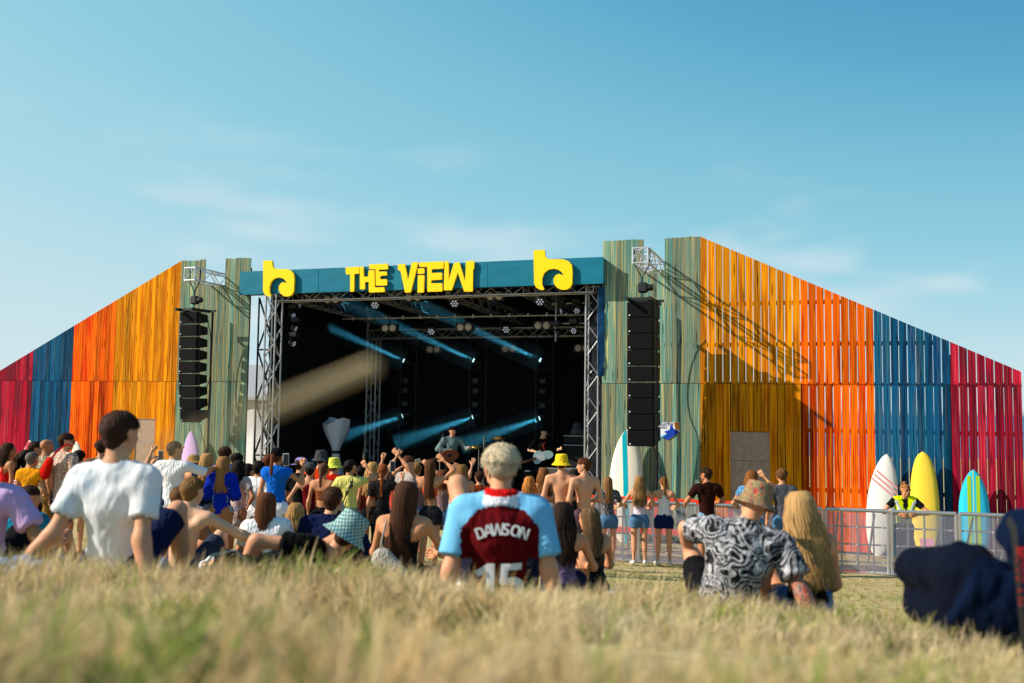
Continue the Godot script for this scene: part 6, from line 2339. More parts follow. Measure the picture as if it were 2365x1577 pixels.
	sit(-2.290, -10.000, 0.852, 0, "blond person seated lower down behind the bare arm of the lying person", {"size": 1.66, "woman": true, "tone": 1, "hair": "bob", "hair_color": Color(0.66, 0.50, 0.30), "top": "tee", "top_mat": T.call(Color(0.20, 0.26, 0.30)), "bottom": "shorts", "bottom_mat": T.call(DENIM), "cell": 0.02})
	sit(-1.939, -10.400, 0.961, -6, "person in a pale grey cap seated beside the navy jacket", {"size": 1.76, "tone": 1, "hair": "crop", "hair_color": DARK, "hat": "cap", "hat_turn": 0.5, "hat_mat": T.call(Color(0.56, 0.54, 0.52)), "top": "tee", "top_mat": T.call(Color(0.10, 0.10, 0.12)), "bottom": "shorts", "bottom_mat": T.call(BLACK), "cell": 0.02})
	sit(-2.790, -8.000, 0.826, -10, "shirtless man with fair cropped hair, elbows on his knees", {"size": 1.82, "tone": 3, "hair": "short", "hair_color": Color(0.50, 0.36, 0.20), "bottom": "long_shorts", "bottom_mat": T.call(Color(0.16, 0.20, 0.28)), "lean": 0.08, "slump": 0.30, "side": 0.05, "waistband": 0.2, "armL": [Vector3(-0.17, -0.20, -0.10), Vector3(0.05, -0.06, -0.22)], "armR": [Vector3(0.24, -0.14, -0.10), Vector3(0.02, -0.06, -0.22)], "cell": 0.015, "look": -0.2})
	sit(-3.289, -9.300, 0.979, -4, "person with light brown hair seated just in front of the shirtless fair man", {"size": 1.80, "tone": 1, "hair": "short", "hair_color": Color(0.42, 0.27, 0.16), "top": "tee", "top_mat": T.call(Color(0.50, 0.36, 0.28)), "bottom": "shorts", "bottom_mat": T.call(DENIM), "cell": 0.02})
	sit(-4.631, -9.000, 0.852, -20, "child with brown hair in a turquoise top, head turned aside", {"size": 1.66, "tone": 1, "hair": "short", "hair_color": Color(0.26, 0.15, 0.09), "top": "tee", "top_mat": T.call(Color(0.06, 0.44, 0.56)), "bottom": "shorts", "bottom_mat": T.call(DENIM), "look": -0.5, "cell": 0.02})
	sit(0.432, -7.600, 0.803, -10, "woman with dark ringlets half hidden by the football shirt", {"size": 1.66, "woman": true, "tone": 1, "hair": "wavy", "hair_color": Color(0.16, 0.10, 0.07), "top": "tank", "top_mat": T.call(Color(0.40, 0.34, 0.50)), "bottom": "shorts", "bottom_mat": T.call(NAVY), "cell": 0.018})
	sit(0.735, -8.400, 0.855, 18, "woman with ash blond hair, bare shoulders, black strapless top and jeans", {"size": 1.70, "woman": true, "tone": 1, "hair": "near_ash", "hair_color": Color(0.42, 0.32, 0.22), "top": "band", "top_mat": T.call(BLACK), "bottom": "trousers", "bottom_name": "jeans", "bottom_mat": T.call(Color(0.10, 0.15, 0.22)), "waistband": 0.5, "lean": 0.0, "look": 0.5, "cell": 0.015,
		"extra": func(S: Sdf, g: Dictionary, front: Vector3, _s: Vector3) -> void: S.cap(g.waist.lerp(g.pelvis, 0.3), g.chest, 0.102, 0.112, 1, front, 1.3, true)})
	sit(-3.421, -6.100, 0.832, 8, "man in a pale lilac T-shirt at the bank edge, one arm propped behind", {"size": 1.80, "tone": 4, "hair": "crop", "hair_color": DARK, "top": "tee", "top_name": "t_shirt", "top_mat": cloth(Color(0.70, 0.58, 0.76), 0.7, 3.0), "bottom": "long_shorts", "bottom_mat": T.call(BLACK), "lean": 0.10, "side": -0.05, "thick": 0.02, "crease": 0.014, "cell": 0.014, "sleeve": 0.78, "hem": -0.6, "armR": [Vector3(0.17, -0.24, 0.06), Vector3(0.17, -0.19, 0.04)], "palmR": Vector3(0, 0, 1), "handR": "open"})

	lying_pair()
	small_things()


func jersey_fan() -> void:
	var claret := cloth(Color(0.33, 0.035, 0.06), 0.5, 4.0)
	var sky := cloth(Color(0.42, 0.68, 0.84), 0.5, 4.0)
	var P := {"size": 1.74, "tone": 0, "hair": "bleached", "hair_color": Color(0.72, 0.66, 0.56), "top": "tee", "top_name": "football_shirt", "top_mat": claret, "trim_mat": sky, "bottom": "long_shorts", "bottom_mat": cloth(Color(0.10, 0.11, 0.17)), "leg_to": 0.8, "lean": 0.20, "slump": 0.36, "crane": 0.05, "crease": 0.010, "cell": 0.009, "thick": 0.018, "sleeve": 0.80, "hem": -0.6, "bulk": 1.04, "head_size": 1.0, "look": 0.18, "shoe_mat": cloth(Color(0.75, 0.75, 0.75)), "collar_mat": cloth(Color(0.72, 0.06, 0.07)), "extra_mat": cloth(Color(0.82, 0.82, 0.86)), "extra_name": "collar_band",
		"armL": [Vector3(-0.05, -0.28, 0.07), Vector3(-0.05, -0.23, 0.04)], "armR": [Vector3(0.05, -0.28, 0.07), Vector3(0.05, -0.23, 0.03)], "palmL": Vector3(0, 0, 1), "palmR": Vector3(0, 0, 1),
		"legL": [Vector3(-0.23, 0.62, -0.36), Vector3(-0.18, 0.04, -0.58)], "legR": [Vector3(0.20, 0.30, -0.42), Vector3(0.14, -0.08, -0.64)]}
	P.extra = func(S: Sdf, g: Dictionary, _f: Vector3, sp: Vector3) -> void:
		S.cap(g.neck + sp * 0.022, g.neck + sp * 0.050, 0.080, 0.072, 7, Vector3.ZERO, 1.0, true)
		S.cap(g.neck + sp * 0.002, g.neck + sp * 0.020, 0.100, 0.086, 5, Vector3.ZERO, 1.0, true)
	var ny := 0.0
	var J := seated(P)
	ny = J.neck.y
	P.relabel = func(p: Vector3, _n: Vector3, l: int) -> int:
		if l != 1:
			return l
		var ax := absf(p.x)
		return 1 if ax < 0.195 and p.y < ny - 0.012 - 0.22 * ax - maxf(0.0, ax - 0.12) * 0.9 else 6
	var made := sit(-0.048, -4.800, 0.881, 2, "man with bleached curls in a claret and sky blue football shirt with name and number", P)
	var o: Node3D = made[0]
	var S: Sdf = made[1]
	var white := mat("shirt_print_white", lin(0.72, 0.72, 0.74), 0.7)
	var word := "DAWSON"
	for k in 6:
		var a := (k - 2.5) * 0.155
		var x := sin(a) * 0.29 + 0.005
		var y := ny - 0.125 - (1.0 - cos(a)) * 0.30
		stick_letter(o, S, word[k], 0.056, Vector3(x, y, 0.5), -a * 0.9, white)
	stick_letter(o, S, "1", 0.20, Vector3(-0.062, ny - 0.40, 0.5), 0.0, white)
	stick_letter(o, S, "5", 0.20, Vector3(0.062, ny - 0.40, 0.5), 0.0, white)


# a printed letter laid on the back of a shirt: its outline bent to the cloth
func stick_letter(o: Node3D, S: Sdf, ch: String, size: float, at: Vector3, roll: float, m: Material) -> void:
	var tm := TextMesh.new()
	var f := SystemFont.new()
	f.font_names = PackedStringArray(["Droid Sans"])
	f.font_weight = 700
	tm.font = f
	tm.text = ch
	tm.font_size = 32
	tm.pixel_size = size / 23.0
	tm.depth = 0.0
	tm.curve_step = 1.0
	tm.horizontal_alignment = HORIZONTAL_ALIGNMENT_CENTER
	tm.vertical_alignment = VERTICAL_ALIGNMENT_CENTER
	var arr := tm.get_mesh_arrays()
	var src: PackedVector3Array = arr[Mesh.ARRAY_VERTEX]
	var idx: PackedInt32Array = arr[Mesh.ARRAY_INDEX] if arr[Mesh.ARRAY_INDEX] != null else PackedInt32Array(range(src.size()))
	var bs := Basis(Vector3.BACK, roll)
	var mb := MB.new()
	# split the outline's triangles so that they follow the curve of the back
	var tris := []
	for k in range(0, idx.size(), 3):
		tris.append([bs * src[idx[k]], bs * src[idx[k + 1]], bs * src[idx[k + 2]]])
	for pass_ in 4:
		var next := []
		for t in tris:
			var l0: float = (t[1] - t[0]).length()
			var l1: float = (t[2] - t[1]).length()
			var l2: float = (t[0] - t[2]).length()
			var mx := maxf(l0, maxf(l1, l2))
			if mx < 0.022:
				next.append(t)
			elif mx == l0:
				var h: Vector3 = (t[0] + t[1]) * 0.5
				next.append([t[0], h, t[2]]); next.append([h, t[1], t[2]])
			elif mx == l1:
				var h: Vector3 = (t[1] + t[2]) * 0.5
				next.append([t[0], t[1], h]); next.append([t[0], h, t[2]])
			else:
				var h: Vector3 = (t[2] + t[0]) * 0.5
				next.append([t[0], t[1], h]); next.append([h, t[1], t[2]])
		tris = next
	var seen := {}
	for t in tris:
		var id := []
		for p in t:
			var key := Vector2(snappedf(p.x, 0.0002), snappedf(p.y, 0.0002))
			if not seen.has(key):
				var q := S.hit(at + Vector3(p.x, p.y, 0), Vector3(0, 0, -1))
				seen[key] = mb.vert(q + Vector3(0, 0, 0.011), Vector3(0, 0.1, 1).normalized())
			id.append(seen[key])
		mb.face(id[0], id[1], id[2], Vector3(0, 0, 1))
	if mb.i.size():
		part("printed_letter" if size < 0.1 else "printed_number", mb.mesh(m), o)


func lying_pair() -> void:
	# lying on the grass: head to the right under a gingham hat, bare arm along the body
	var P := {"size": 1.74, "unit": false, "tone": 0, "hair": "crop", "hair_color": BROWN, "hat": "bucket", "hat_mat": plait_gingham(), "top": "tee", "top_name": "t_shirt", "top_mat": cloth(Color(0.045, 0.045, 0.055)), "bottom": "long_shorts", "bottom_mat": cloth(BLACK), "sleeve": 0.5, "thick": 0.016, "crease": 0.014, "cell": 0.014, "handL": "rest", "palmL": Vector3(0, -1, 0), "head_basis": Basis(Vector3.FORWARD, 0.55) * Basis(Vector3.RIGHT, -0.15), "shoe_mat": cloth(WHITE), "legs": true}
	P.top_name = "t_shirt"
	var J := {"pelvis": Vector3(-0.48, 0.13, -0.12), "waist": Vector3(-0.36, 0.15, -0.08), "chest": Vector3(-0.18, 0.20, -0.03), "neck": Vector3(0.00, 0.29, 0.0), "head": Vector3(0.13, 0.39, 0.0),
		"shL": Vector3(-0.07, 0.34, 0.12), "elL": Vector3(-0.36, 0.375, 0.15), "wrL": Vector3(-0.46, 0.16, 0.10), "shR": Vector3(-0.03, 0.16, -0.12), "elR": Vector3(0.10, 0.06, -0.22), "wrR": Vector3(0.26, 0.10, -0.12),
		"hipL": Vector3(-0.52, 0.19, -0.08), "hipR": Vector3(-0.52, 0.08, -0.16), "knL": Vector3(-0.70, 0.16, -0.46), "knR": Vector3(-0.72, 0.07, -0.5), "anL": Vector3(-0.86, 0.06, -0.82), "anR": Vector3(-0.92, 0.05, -0.86), "toeL": Vector3(-0.90, 0.08, -0.94), "toeR": Vector3(-0.96, 0.04, -0.98)}
	var o := thing("person", "person lying in a teal gingham bucket hat and black T-shirt, bare arm bent over", "person", Transform3D(Basis(Vector3.UP, 0.05), on_ground(-1.113, -5.600)), "people sitting on the bank")
	figure(o, J, P, 0.014)

	# lying at the edge of the bank in a navy hoodie, one bent arm raised
	var Q := {"size": 1.78, "unit": false, "tone": 1, "hair": "short", "hair_color": DARK, "top": "hood", "top_name": "hoodie", "top_mat": cloth(Color(0.025, 0.075, 0.17), 0.7, 3.0), "bottom": "trousers", "bottom_name": "trousers", "bottom_mat": cloth(Color(0.03, 0.05, 0.11), 0.7, 3.0), "limb": 0.92, "bulk": 0.92, "thick": 0.030, "crease": 0.018, "cell": 0.014, "bottom_thick": 0.012, "hem": -0.2, "waistband": 1.0, "shoe_mat": cloth(BLACK), "head_basis": Basis(Vector3.FORWARD, 0.9)}
	var K := {"pelvis": Vector3(-0.10, 0.21, 0.0), "waist": Vector3(0.02, 0.15, 0.02), "chest": Vector3(0.14, 0.16, 0.03), "neck": Vector3(0.26, 0.25, 0.02), "head": Vector3(0.40, 0.34, 0.0),
		"shL": Vector3(0.16, 0.27, 0.02), "elL": Vector3(0.10, 0.40, 0.02), "wrL": Vector3(0.32, 0.34, 0.02), "shR": Vector3(0.22, 0.12, -0.10), "elR": Vector3(0.36, 0.05, -0.2), "wrR": Vector3(0.5, 0.2, -0.1),
		"hipL": Vector3(-0.11, 0.28, 0.0), "hipR": Vector3(-0.10, 0.10, -0.04), "knL": Vector3(-0.10, 0.22, -0.42), "knR": Vector3(-0.06, 0.08, -0.44), "anL": Vector3(0.05, 0.07, -0.70), "anR": Vector3(0.1, 0.05, -0.74), "toeL": Vector3(0.07, 0.05, -0.84), "toeR": Vector3(0.12, 0.04, -0.86)}
	Q.extra = func(S: Sdf, _g: Dictionary, _f: Vector3, _s: Vector3) -> void:
		S.cap(Vector3(0.16, 0.18, 0.0), Vector3(0.15, 0.36, 0.0), 0.13, 0.085, 1)
		S.cap(Vector3(0.15, 0.36, 0.0), Vector3(0.42, 0.24, 0.0), 0.085, 0.11, 1)
	var p := thing("person", "person in a navy hoodie lying on one side with a raised elbow", "person", Transform3D(Basis(Vector3.UP, 0.0), on_ground(1.670, -3.200)), "people sitting on the bank")
	figure(p, K, Q, 0.014)
	# lanyard strap with red lettering, hanging beside the hoodie
	var at := Vector3(1.569, 0, -2.900)
	at.y = ground_at(at.x, at.z)
	var tall: float = 0.398
	var l := thing("lanyard", "black lanyard strap with red lettering hanging in front of the navy hoodie", "lanyard", Transform3D(Basis(Vector3.UP, 0.05), at))
	var mb := MB.new()
	mb.path([Vector3(0.02, 0.0, 0.0), Vector3(0.008, tall * 0.4, 0.005), Vector3(0.0, tall * 0.75, 0.0), Vector3(0.012, tall, -0.03), Vector3(0.05, tall + 0.02, -0.12)], [0.017, 0.017, 0.017, 0.017, 0.015], 8, true, 0.16)
	part("strap", mb.mesh(M.black_rubber), l)
	var red := mat("red_strap_print", lin(0.80, 0.03, 0.02), 0.6)
	lettering("red_lettering", "MOOD", 0.026, l, Transform3D(Basis(Vector3.BACK, -PI / 2), Vector3(-0.012, tall * 0.88, 0.008)), red)
	lettering("red_lettering", "I M", 0.026, l, Transform3D(Basis(Vector3.BACK, -PI / 2), Vector3(-0.010, tall * 0.56, 0.010)), red)


func small_things() -> void:
	# litter and bags in the grass
	var b := on_ground(0.636, -6.000)
	var o := thing("drinks_bottle", "grey metal drinks bottle lying tilted in the grass", "bottle", Transform3D(Basis(Vector3.FORWARD, 0.9), b + Vector3(0, 0.10, 0)))
	var mb := MB.new()
	mb.lathe([Vector2(0, -0.12), Vector2(0.034, -0.118), Vector2(0.036, -0.1), Vector2(0.036, 0.06), Vector2(0.03, 0.09), Vector2(0.018, 0.1), Vector2(0.018, 0.115)], Transform3D(), 16)
	part("flask", mb.mesh(mat("flask_grey", lin(0.14, 0.16, 0.16), 0.35, 0.3)), o)
	mb = MB.new()
	mb.lathe([Vector2(0.022, 0.115), Vector2(0.022, 0.14), Vector2(0, 0.142)], Transform3D(), 14)
	part("lid", mb.mesh(M.black_rubber), o)
	o = thing("drinks_can", "pale mint drinks can in the grass below the grey bottle", "can", Transform3D(Basis(Vector3.FORWARD, 0.25), on_ground(0.591, -5.600) + Vector3(0, 0.09, 0)))
	mb = MB.new()
	mb.lathe([Vector2(0, -0.06), Vector2(0.027, -0.06), Vector2(0.033, -0.05), Vector2(0.033, 0.045), Vector2(0.026, 0.058), Vector2(0.026, 0.062)], Transform3D(), 16)
	part("tin", mb.mesh(mat("can_mint", lin(0.42, 0.62, 0.48), 0.35, 0.2)), o)
	mb = MB.new()
	mb.lathe([Vector2(0.026, 0.060), Vector2(0.020, 0.055), Vector2(0.0, 0.055)], Transform3D(), 16)
	part("lid", mb.mesh(M.white_plastic), o)
	# crumpled cloth, rucksack and cloth bag
	for q in [[0.820, -6.200, 0.270, "crumpled white and grey T-shirt dropped in the grass", "crumpled_shirt", Color(0.62, 0.58, 0.58), 0.09, "clothing"], [-1.911, -3.600, 0.192, "pale blue towel lying in the grass below the lilac T-shirt", "towel", Color(0.52, 0.60, 0.72), 0.085, "towel"], [-1.561, -5.200, 0.376, "olive green rucksack lying beside the black T-shirt", "rucksack", Color(0.20, 0.19, 0.09), 0.15, "rucksack"]]:
		var S := Sdf.new()
		S.k = 70.0
		var r: float = q[6]
		S.cap(Vector3(-r, r * 0.4, 0), Vector3(r, r * 0.45, 0.03), r * 0.75, r * 0.85)
		S.cap(Vector3(-r * 0.3, r * 0.6, -r * 0.4), Vector3(r * 0.6, r * 0.9, 0), r * 0.6, r * 0.6)
		var nz := noise(14.0, 5, 3)
		var bp := MB.new()
		bp.add(S.build(0.012, null, func(p: Vector3, _n: Vector3, _l: int) -> float: return nz.get_noise_3dv(p) * 0.03)[0], Transform3D())
		var s := thing(q[4], q[3], q[7], Transform3D(Basis(Vector3.UP, 0.4), on_ground(q[0], q[1])))
		part("fabric", bp.mesh(cloth(q[5], 2.0, 10.0)), s)
		if q[4] == "rucksack":
			var sm := MB.new()
			sm.path([Vector3(-r * 1.2, r * 0.7, 0.1), Vector3(-r * 0.6, r * 1.7, 0.1), Vector3(r * 0.2, r * 1.8, 0.08), Vector3(r * 0.7, r * 1.3, 0.1)], [0.016, 0.018, 0.018, 0.016], 6, true, 0.4)
			part("strap", sm.mesh(cloth(Color(0.72, 0.66, 0.58))), s)
	# a long dry stalk arching up close to the lens
	var st := MB.new()
	var root := on_ground(-0.16, -0.16)
	var tip_y := ground_at(-0.091, -0.60) + 0.334
	var mid_y := ground_at(-0.126, -0.50) + 0.291
	var low_y := ground_at(-0.119, -0.36) + 0.259
	var near_y := ground_at(-0.110, -0.27) + 0.235
	var pts := [root, Vector3(-0.110, near_y, -0.27), Vector3(-0.119, low_y, -0.36), Vector3(-0.126, mid_y, -0.50), Vector3(-0.091, tip_y, -0.60)]
	var rad := [0.0010, 0.0012, 0.0018, 0.0048, 0.0062]
	st.path(pts, rad, 7, true, 0.8)
	single("grass_stalk", st.mesh(mat("dry_stalk", lin(0.52, 0.36, 0.18), 0.8)), "broad dry grass blade bending across the view of the stage", "grass blade")


func band() -> void:
	var deck := 0.70
	# singer with an acoustic guitar
	var at := stage * Vector3(0.58, deck, -1.2)
	var o := thing("person", "singer in a pale patterned denim jacket playing a red brown acoustic guitar", "person", Transform3D(Basis(Vector3.UP, STAGE_TURN + PI + 0.55), at), "band on stage")
	var P := {"size": 1.74, "tone": 0, "hair": "short", "hair_color": DARK, "top": "jacket", "top_name": "jacket", "top_mat": print_cloth("jacket_denim", Color(0.32, 0.42, 0.44), Color(0.50, 0.58, 0.58), Color(0.14, 0.20, 0.22), 0.09, 0.12, 3.0), "bottom": "trousers", "bottom_name": "trousers", "bottom_mat": cloth(BLACK), "shoe_mat": cloth(BLACK), "face": true, "nod": 0.1, "thick": 0.02, "crease": 0.014, "armL": [Vector3(0.10, -0.14, -0.03), Vector3(0.02, 0.03, -0.13)], "armR": [Vector3(0.09, -0.14, 0.0), Vector3(-0.14, -0.02, -0.08)], "handL": "fist", "handR": "fist", "look": 0.5}
	figure(o, standing(P), P, 0.018)
	guitar("acoustic_guitar", "red brown acoustic guitar held by the singer", Transform3D(Basis(Vector3.UP, STAGE_TURN + PI + 0.55), at + Vector3(0, 1.02, 0)), lin(0.20, 0.045, 0.02), 1.0)
	# bass player
	at = stage * Vector3(2.62, deck, -2.5)
	o = thing("person", "bass player in black with short hair looking to one side", "person", Transform3D(Basis(Vector3.UP, STAGE_TURN + PI + 0.35), at), "band on stage")
	P = {"size": 1.72, "tone": 3, "hair": "crop", "hair_color": DARK, "top": "tee", "sleeve": 0.9, "top_name": "t_shirt", "top_mat": cloth(Color(0.03, 0.03, 0.035)), "bottom": "trousers", "bottom_name": "trousers", "bottom_mat": cloth(Color(0.03, 0.03, 0.035)), "shoe_mat": cloth(BLACK), "face": true, "look": 1.0, "armL": [Vector3(0.11, -0.13, -0.03), Vector3(0.04, 0.02, -0.13)], "armR": [Vector3(0.10, -0.14, 0.0), Vector3(-0.12, -0.03, -0.09)], "handL": "fist", "handR": "fist", "extra": func(S: Sdf, g: Dictionary, front: Vector3, sp: Vector3) -> void:
		S.cap(g.neck.lerp(g.shL, 0.5) + sp * 0.02, g.chest + front * 0.13, 0.02, 0.02, 4)
		S.cap(g.chest + front * 0.13, g.waist + front * 0.12 + Vector3(-0.08, 0, 0), 0.02, 0.02, 4), "strap_mat": cloth(Color(0.35, 0.10, 0.07)), "strap_name": "guitar_strap"}
	figure(o, standing(P), P, 0.018)
	guitar("bass_guitar", "pale blue bass guitar held by the bass player in black", Transform3D(Basis(Vector3.UP, STAGE_TURN + PI + 0.35), at + Vector3(0, 1.0, 0)), lin(0.42, 0.60, 0.62), 1.15)
	# microphone stands and cymbal stands
	var chrome := mat("chrome", lin(0.55, 0.55, 0.57), 0.25, 0.9)
	for q in [[0.36, -0.95, 1.50, -0.1, "microphone_stand", "microphone stand in front of the singer", "microphone stand"], [1.30, -1.6, 1.60, 0.0, "microphone_stand", "tall microphone stand beside the singer", "microphone stand"], [1.05, -1.9, 1.25, 0.4, "cymbal_stand", "chrome cymbal stand by the drums", "cymbal stand"], [1.6, -2.2, 1.5, -0.3, "cymbal_stand", "tall chrome cymbal stand nearest the bass player", "cymbal stand"]]:
		var s := thing(q[4], q[5], q[6], stage * Transform3D(Basis(), Vector3(q[0], deck, q[1])))
		var mb := MB.new()
		mb.tube(Vector3(0, 0.12, 0), Vector3(0, q[2] - 0.1, 0), 0.013)
		part("pole", mb.mesh(chrome), s)
		for k in 3:
			mb = MB.new()
			var w := TAU * k / 3.0
			mb.tube(Vector3(0, 0.3, 0), Vector3(cos(w) * 0.28, 0.01, sin(w) * 0.28), 0.010)
			part("leg", mb.mesh(chrome), s)
		mb = MB.new()
		if q[4] == "cymbal_stand":
			mb.lathe([Vector2(0.0, q[2] + 0.03), Vector2(0.03, q[2] + 0.02), Vector2(0.21, q[2] - 0.01), Vector2(0.0, q[2])], Transform3D(Basis(Vector3.RIGHT, 0.2)), 22)
			part("cymbal", mb.mesh(mat("brass", lin(0.55, 0.38, 0.12), 0.3, 0.9)), s)
		else:
			mb.tube(Vector3(0, q[2] - 0.1, 0), Vector3(0.05 + q[3] * 0.3, q[2] + 0.02, -0.10), 0.010)
			mb.lathe([Vector2(0, -0.1), Vector2(0.014, -0.09), Vector2(0.018, 0.0), Vector2(0.026, 0.02), Vector2(0.024, 0.045), Vector2(0, 0.056)], Transform3D(Basis(Vector3.RIGHT, -0.9), Vector3(0.05 + q[3] * 0.3, q[2] + 0.03, -0.12)), 12)
			part("microphone", mb.mesh(M.black_metal), s)
	# drum kit
	var kit := thing("drum_kit", "dark drum kit between the singer and the bass player", "drum kit", stage * Transform3D(Basis(), Vector3(1.45, deck, -3.2)))
	var shell := mat("drum_shell", lin(0.03, 0.03, 0.035), 0.25)
	for q in [[0.0, 0.30, 0.25, 0.29, 1.0], [-0.30, 0.72, 0.15, 0.16, 0.2], [0.28, 0.72, 0.15, 0.17, 0.2], [0.55, 0.40, -0.05, 0.20, 0.0], [-0.6, 0.60, -0.1, 0.18, 0.0]]:
		var mb := MB.new()
		var tr := Transform3D(Basis(Vector3.RIGHT, PI / 2 if q[4] == 1.0 else q[4]), Vector3(q[0], q[1], q[2]))
		mb.lathe([Vector2(0, -0.16), Vector2(q[3], -0.15), Vector2(q[3], 0.15), Vector2(q[3] * 0.98, 0.16), Vector2(0, 0.16)], tr, 22)
		var dr := part("drum", mb.mesh(shell), kit)
		mb = MB.new()
		mb.lathe([Vector2(q[3] + 0.008, 0.135), Vector2(q[3] + 0.012, 0.15), Vector2(q[3] + 0.004, 0.166)], tr, 22)
		part("hoop", mb.mesh(chrome), dr)
	# amplifier stack
	var amp := thing("amplifier_stack", "black amplifier stack with a covered top beside the bass player", "amplifier", stage * Transform3D(Basis(), Vector3(3.45, deck, -2.9)))
	for q in [[0.36, 0.62, "cabinet"], [1.0, 0.56, "cabinet"], [1.42, 0.20, "amplifier_head"]]:
		var mb := MB.new()
		mb.soft_box(Vector3(0, q[0], 0), Vector3(0.66, q[1], 0.4), 0.02)
		part(q[2], mb.mesh(M.black_rubber), amp)
	for y in [0.70, 1.29, 1.53]:
		var mb := MB.new()
		mb.tube(Vector3(-0.33, y, 0.21), Vector3(0.33, y, 0.21), 0.012)
		part("trim", mb.mesh(chrome), amp)
	var cov := Sdf.new()
	cov.k = 90.0
	cov.cap(Vector3(-0.10, 1.62, 0.05), Vector3(0.12, 1.62, 0.05), 0.09, 0.09)
	cov.cap(Vector3(0.0, 1.62, 0.05), Vector3(0.0, 1.78, 0.05), 0.13, 0.11)
	var cn := noise(16.0, 3, 3)
	var cm := MB.new()
	cm.add(cov.build(0.014, null, func(p: Vector3, _n: Vector3, _l: int) -> float: return cn.get_noise_3dv(p) * 0.035)[0], Transform3D())
	part("cover", cm.mesh(cloth(Color(0.30, 0.30, 0.33))), amp)
	var fc := thing("flight_case", "dark flight case at the front of the stage, by the truss tower", "case", stage * Transform3D(Basis(), Vector3(3.55, deck, -0.9)))
	var fb := MB.new()
	fb.soft_box(Vector3(0, 0.40, 0), Vector3(0.9, 0.8, 0.5), 0.02)
	part("box", fb.mesh(mat("case_ply", lin(0.06, 0.06, 0.065), 0.6)), fc)
	fb = MB.new()
	fb.box(Vector3(0, 0.80, 0.245), Vector3(0.92, 0.03, 0.03))
	part("edging", fb.mesh(chrome), fc)
	# white cloth tied round a stand
	var wc := thing("tied_cloth", "white cloth tied in the middle, hanging over a stand on the stage", "cloth", stage * Transform3D(Basis(), Vector3(-2.75, deck, -1.2)))
	var mb2 := MB.new()
	var rows := 18
	var seg := 26
	for r in rows + 1:
		var f := float(r) / rows
		var y := lerpf(1.82, 0.0, f)
		var tie := absf(f - 0.45)
		var rad: float = 0.10 + 0.24 * smoothstep(0.0, 0.42, tie) * (1.1 if f < 0.45 else 0.7)
		for s in seg:
			var w := TAU * s / seg
			var rr := rad * (1.0 + 0.16 * sin(w * 7.0 + f * 3.0))
			mb2.vert(Vector3(cos(w) * rr - 0.05 * f, y + 0.10 * sin(w * 2.0) * (1.0 - f) * (1.0 - f), sin(w) * rr * 0.5), Vector3(cos(w), 0, sin(w)))
	for r in rows:
		for s in seg:
			var a := r * seg + s
			var b := r * seg + (s + 1) % seg
			mb2.face(a, b, b + seg, mb2.n[a])
			mb2.face(a, b + seg, a + seg, mb2.n[a])
	part("cloth", mb2.mesh(cloth(Color(0.62, 0.64, 0.70), 1.0)), wc)
	var tie2 := MB.new()
	tie2.lathe([Vector2(0.11, 0.96), Vector2(0.125, 1.0), Vector2(0.11, 1.04)], Transform3D(Basis(), Vector3(-0.02, 0, 0)), 16, 0.55)
	part("cord", tie2.mesh(M.black_rubber), wc)


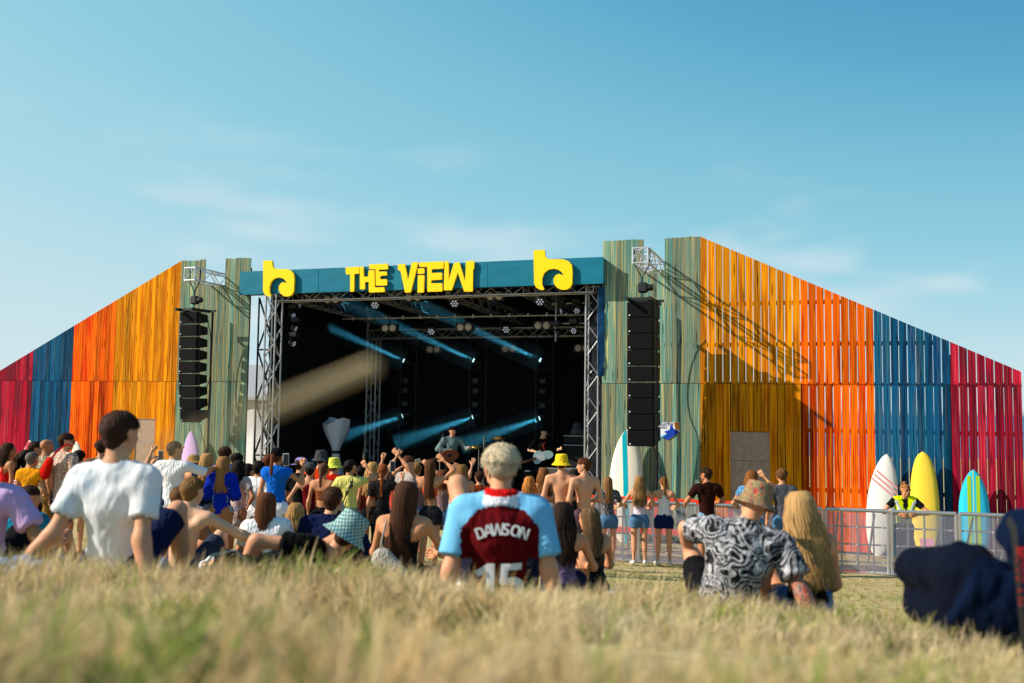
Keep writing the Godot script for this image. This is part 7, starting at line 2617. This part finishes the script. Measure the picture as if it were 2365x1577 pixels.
# body outline in the xy plane with a neck to the player's left
func guitar(called: String, label: String, tr: Transform3D, col: Color, size: float) -> void:
	var bassy := called.begins_with("bass")
	var o := thing(called, label, "guitar", tr * Transform3D(Basis(Vector3.BACK, -0.32 if bassy else -0.2) * Basis(Vector3.UP, PI), Vector3(0.05, 0, -0.20)))
	var body := PackedVector2Array()
	for k in 28:
		var w := TAU * k / 28.0
		var r := 0.175 + 0.03 * cos(w * 2.0) - 0.03 * cos(w)
		if bassy:
			r = 0.155 + 0.05 * cos(w * 2.0) + 0.035 * cos(w * 3.0 + 0.6)
		body.append(Vector2(cos(w) * r * 1.15, sin(w) * r) * size)
	var mb := MB.new()
	mb.prism(body, -0.03 if bassy else -0.05, 0.03 if bassy else 0.05)
	part("body", mb.mesh(mat(called + "_paint", col, 0.25)), o)
	mb = MB.new()
	mb.solid([Vector3(-0.15, -0.03, 0.035), Vector3(-0.15, -0.03, 0.062), Vector3(-0.78 * size, -0.022, 0.062), Vector3(-0.78 * size, -0.022, 0.035), Vector3(-0.15, 0.03, 0.035), Vector3(-0.15, 0.03, 0.062), Vector3(-0.78 * size, 0.022, 0.062), Vector3(-0.78 * size, 0.022, 0.035)])
	part("neck", mb.mesh(mat(called + "_neck", lin(0.14, 0.06, 0.03), 0.4)), o)
	mb = MB.new()
	mb.prism(poly([-0.77 * size, -0.03, -0.77 * size, 0.03, -0.93 * size, 0.055, -0.95 * size, -0.02]), 0.035, 0.055)
	part("headstock", mb.mesh(mat(called + "_head", lin(0.50, 0.34, 0.18), 0.4)), o)
	for k in 4:
		mb = MB.new()
		mb.tube(Vector3((-0.80 - 0.035 * k) * size, 0.03, 0.045), Vector3((-0.80 - 0.035 * k) * size, 0.085, 0.045), 0.008)
		part("tuning_peg", mb.mesh(M.white_plastic), o)
	mb = MB.new()
	if bassy:
		mb.prism(poly([-0.14, -0.06, -0.12, 0.07, 0.06, 0.06, 0.10, -0.04, 0.05, -0.12, -0.05, -0.11]), 0.032, 0.036)
		part("pickguard", mb.mesh(M.white_plastic), o)
	else:
		mb.lathe([Vector2(0.05, 0.0), Vector2(0.0, 0.001)], Transform3D(Basis(Vector3.RIGHT, PI / 2), Vector3(-0.04, 0, 0.053)), 18)
		part("sound_hole", mb.mesh(M.black_rubber), o)


func base_materials() -> void:
	cloth_height = noise_tex(0.012, 44, 256, 3)
	mat("black_metal", lin(0.012, 0.012, 0.014), 0.5, 0.2)
	mat("black_rubber", lin(0.012, 0.012, 0.013), 0.6)
	mat("white_plastic", lin(0.7, 0.7, 0.72), 0.5)
	mat("lens_dark", lin(0.05, 0.055, 0.065), 0.15)
	mat("ink_blue", lin(0.02, 0.05, 0.18), 0.6)
	mat("eye_dark", lin(0.03, 0.02, 0.016), 0.2)
	mat("brow", lin(0.07, 0.04, 0.025), 0.8)
	mat("lips", lin(0.38, 0.10, 0.08), 0.5)
	var d := mat("lamp_dim", lin(0.6, 0.62, 0.65), 0.3)
	d.emission_enabled = true
	d.emission = Color(0.8, 0.88, 1.0)
	d.emission_energy_multiplier = 0.25
	var g := mat("beam_glow", lin(0.8, 0.9, 1.0), 0.3)
	g.emission_enabled = true
	g.emission = Color(0.75, 0.96, 1.0)
	g.emission_energy_multiplier = 1.4


func _ready() -> void:
	stage = Transform3D(Basis(Vector3.UP, STAGE_TURN), STAGE_AT)
	rng.seed = 4242
	camera_sky_sun()
	base_materials()
	land()
	wings()
	header()
	roof_and_rig()
	speaker_arrays()
	surfboards()
	deck_bands()
	star_poster()
	barriers()
	marquee()
	make_heads()
	make_hair()
	crowd()
	band()
	near_people()
	meadow()
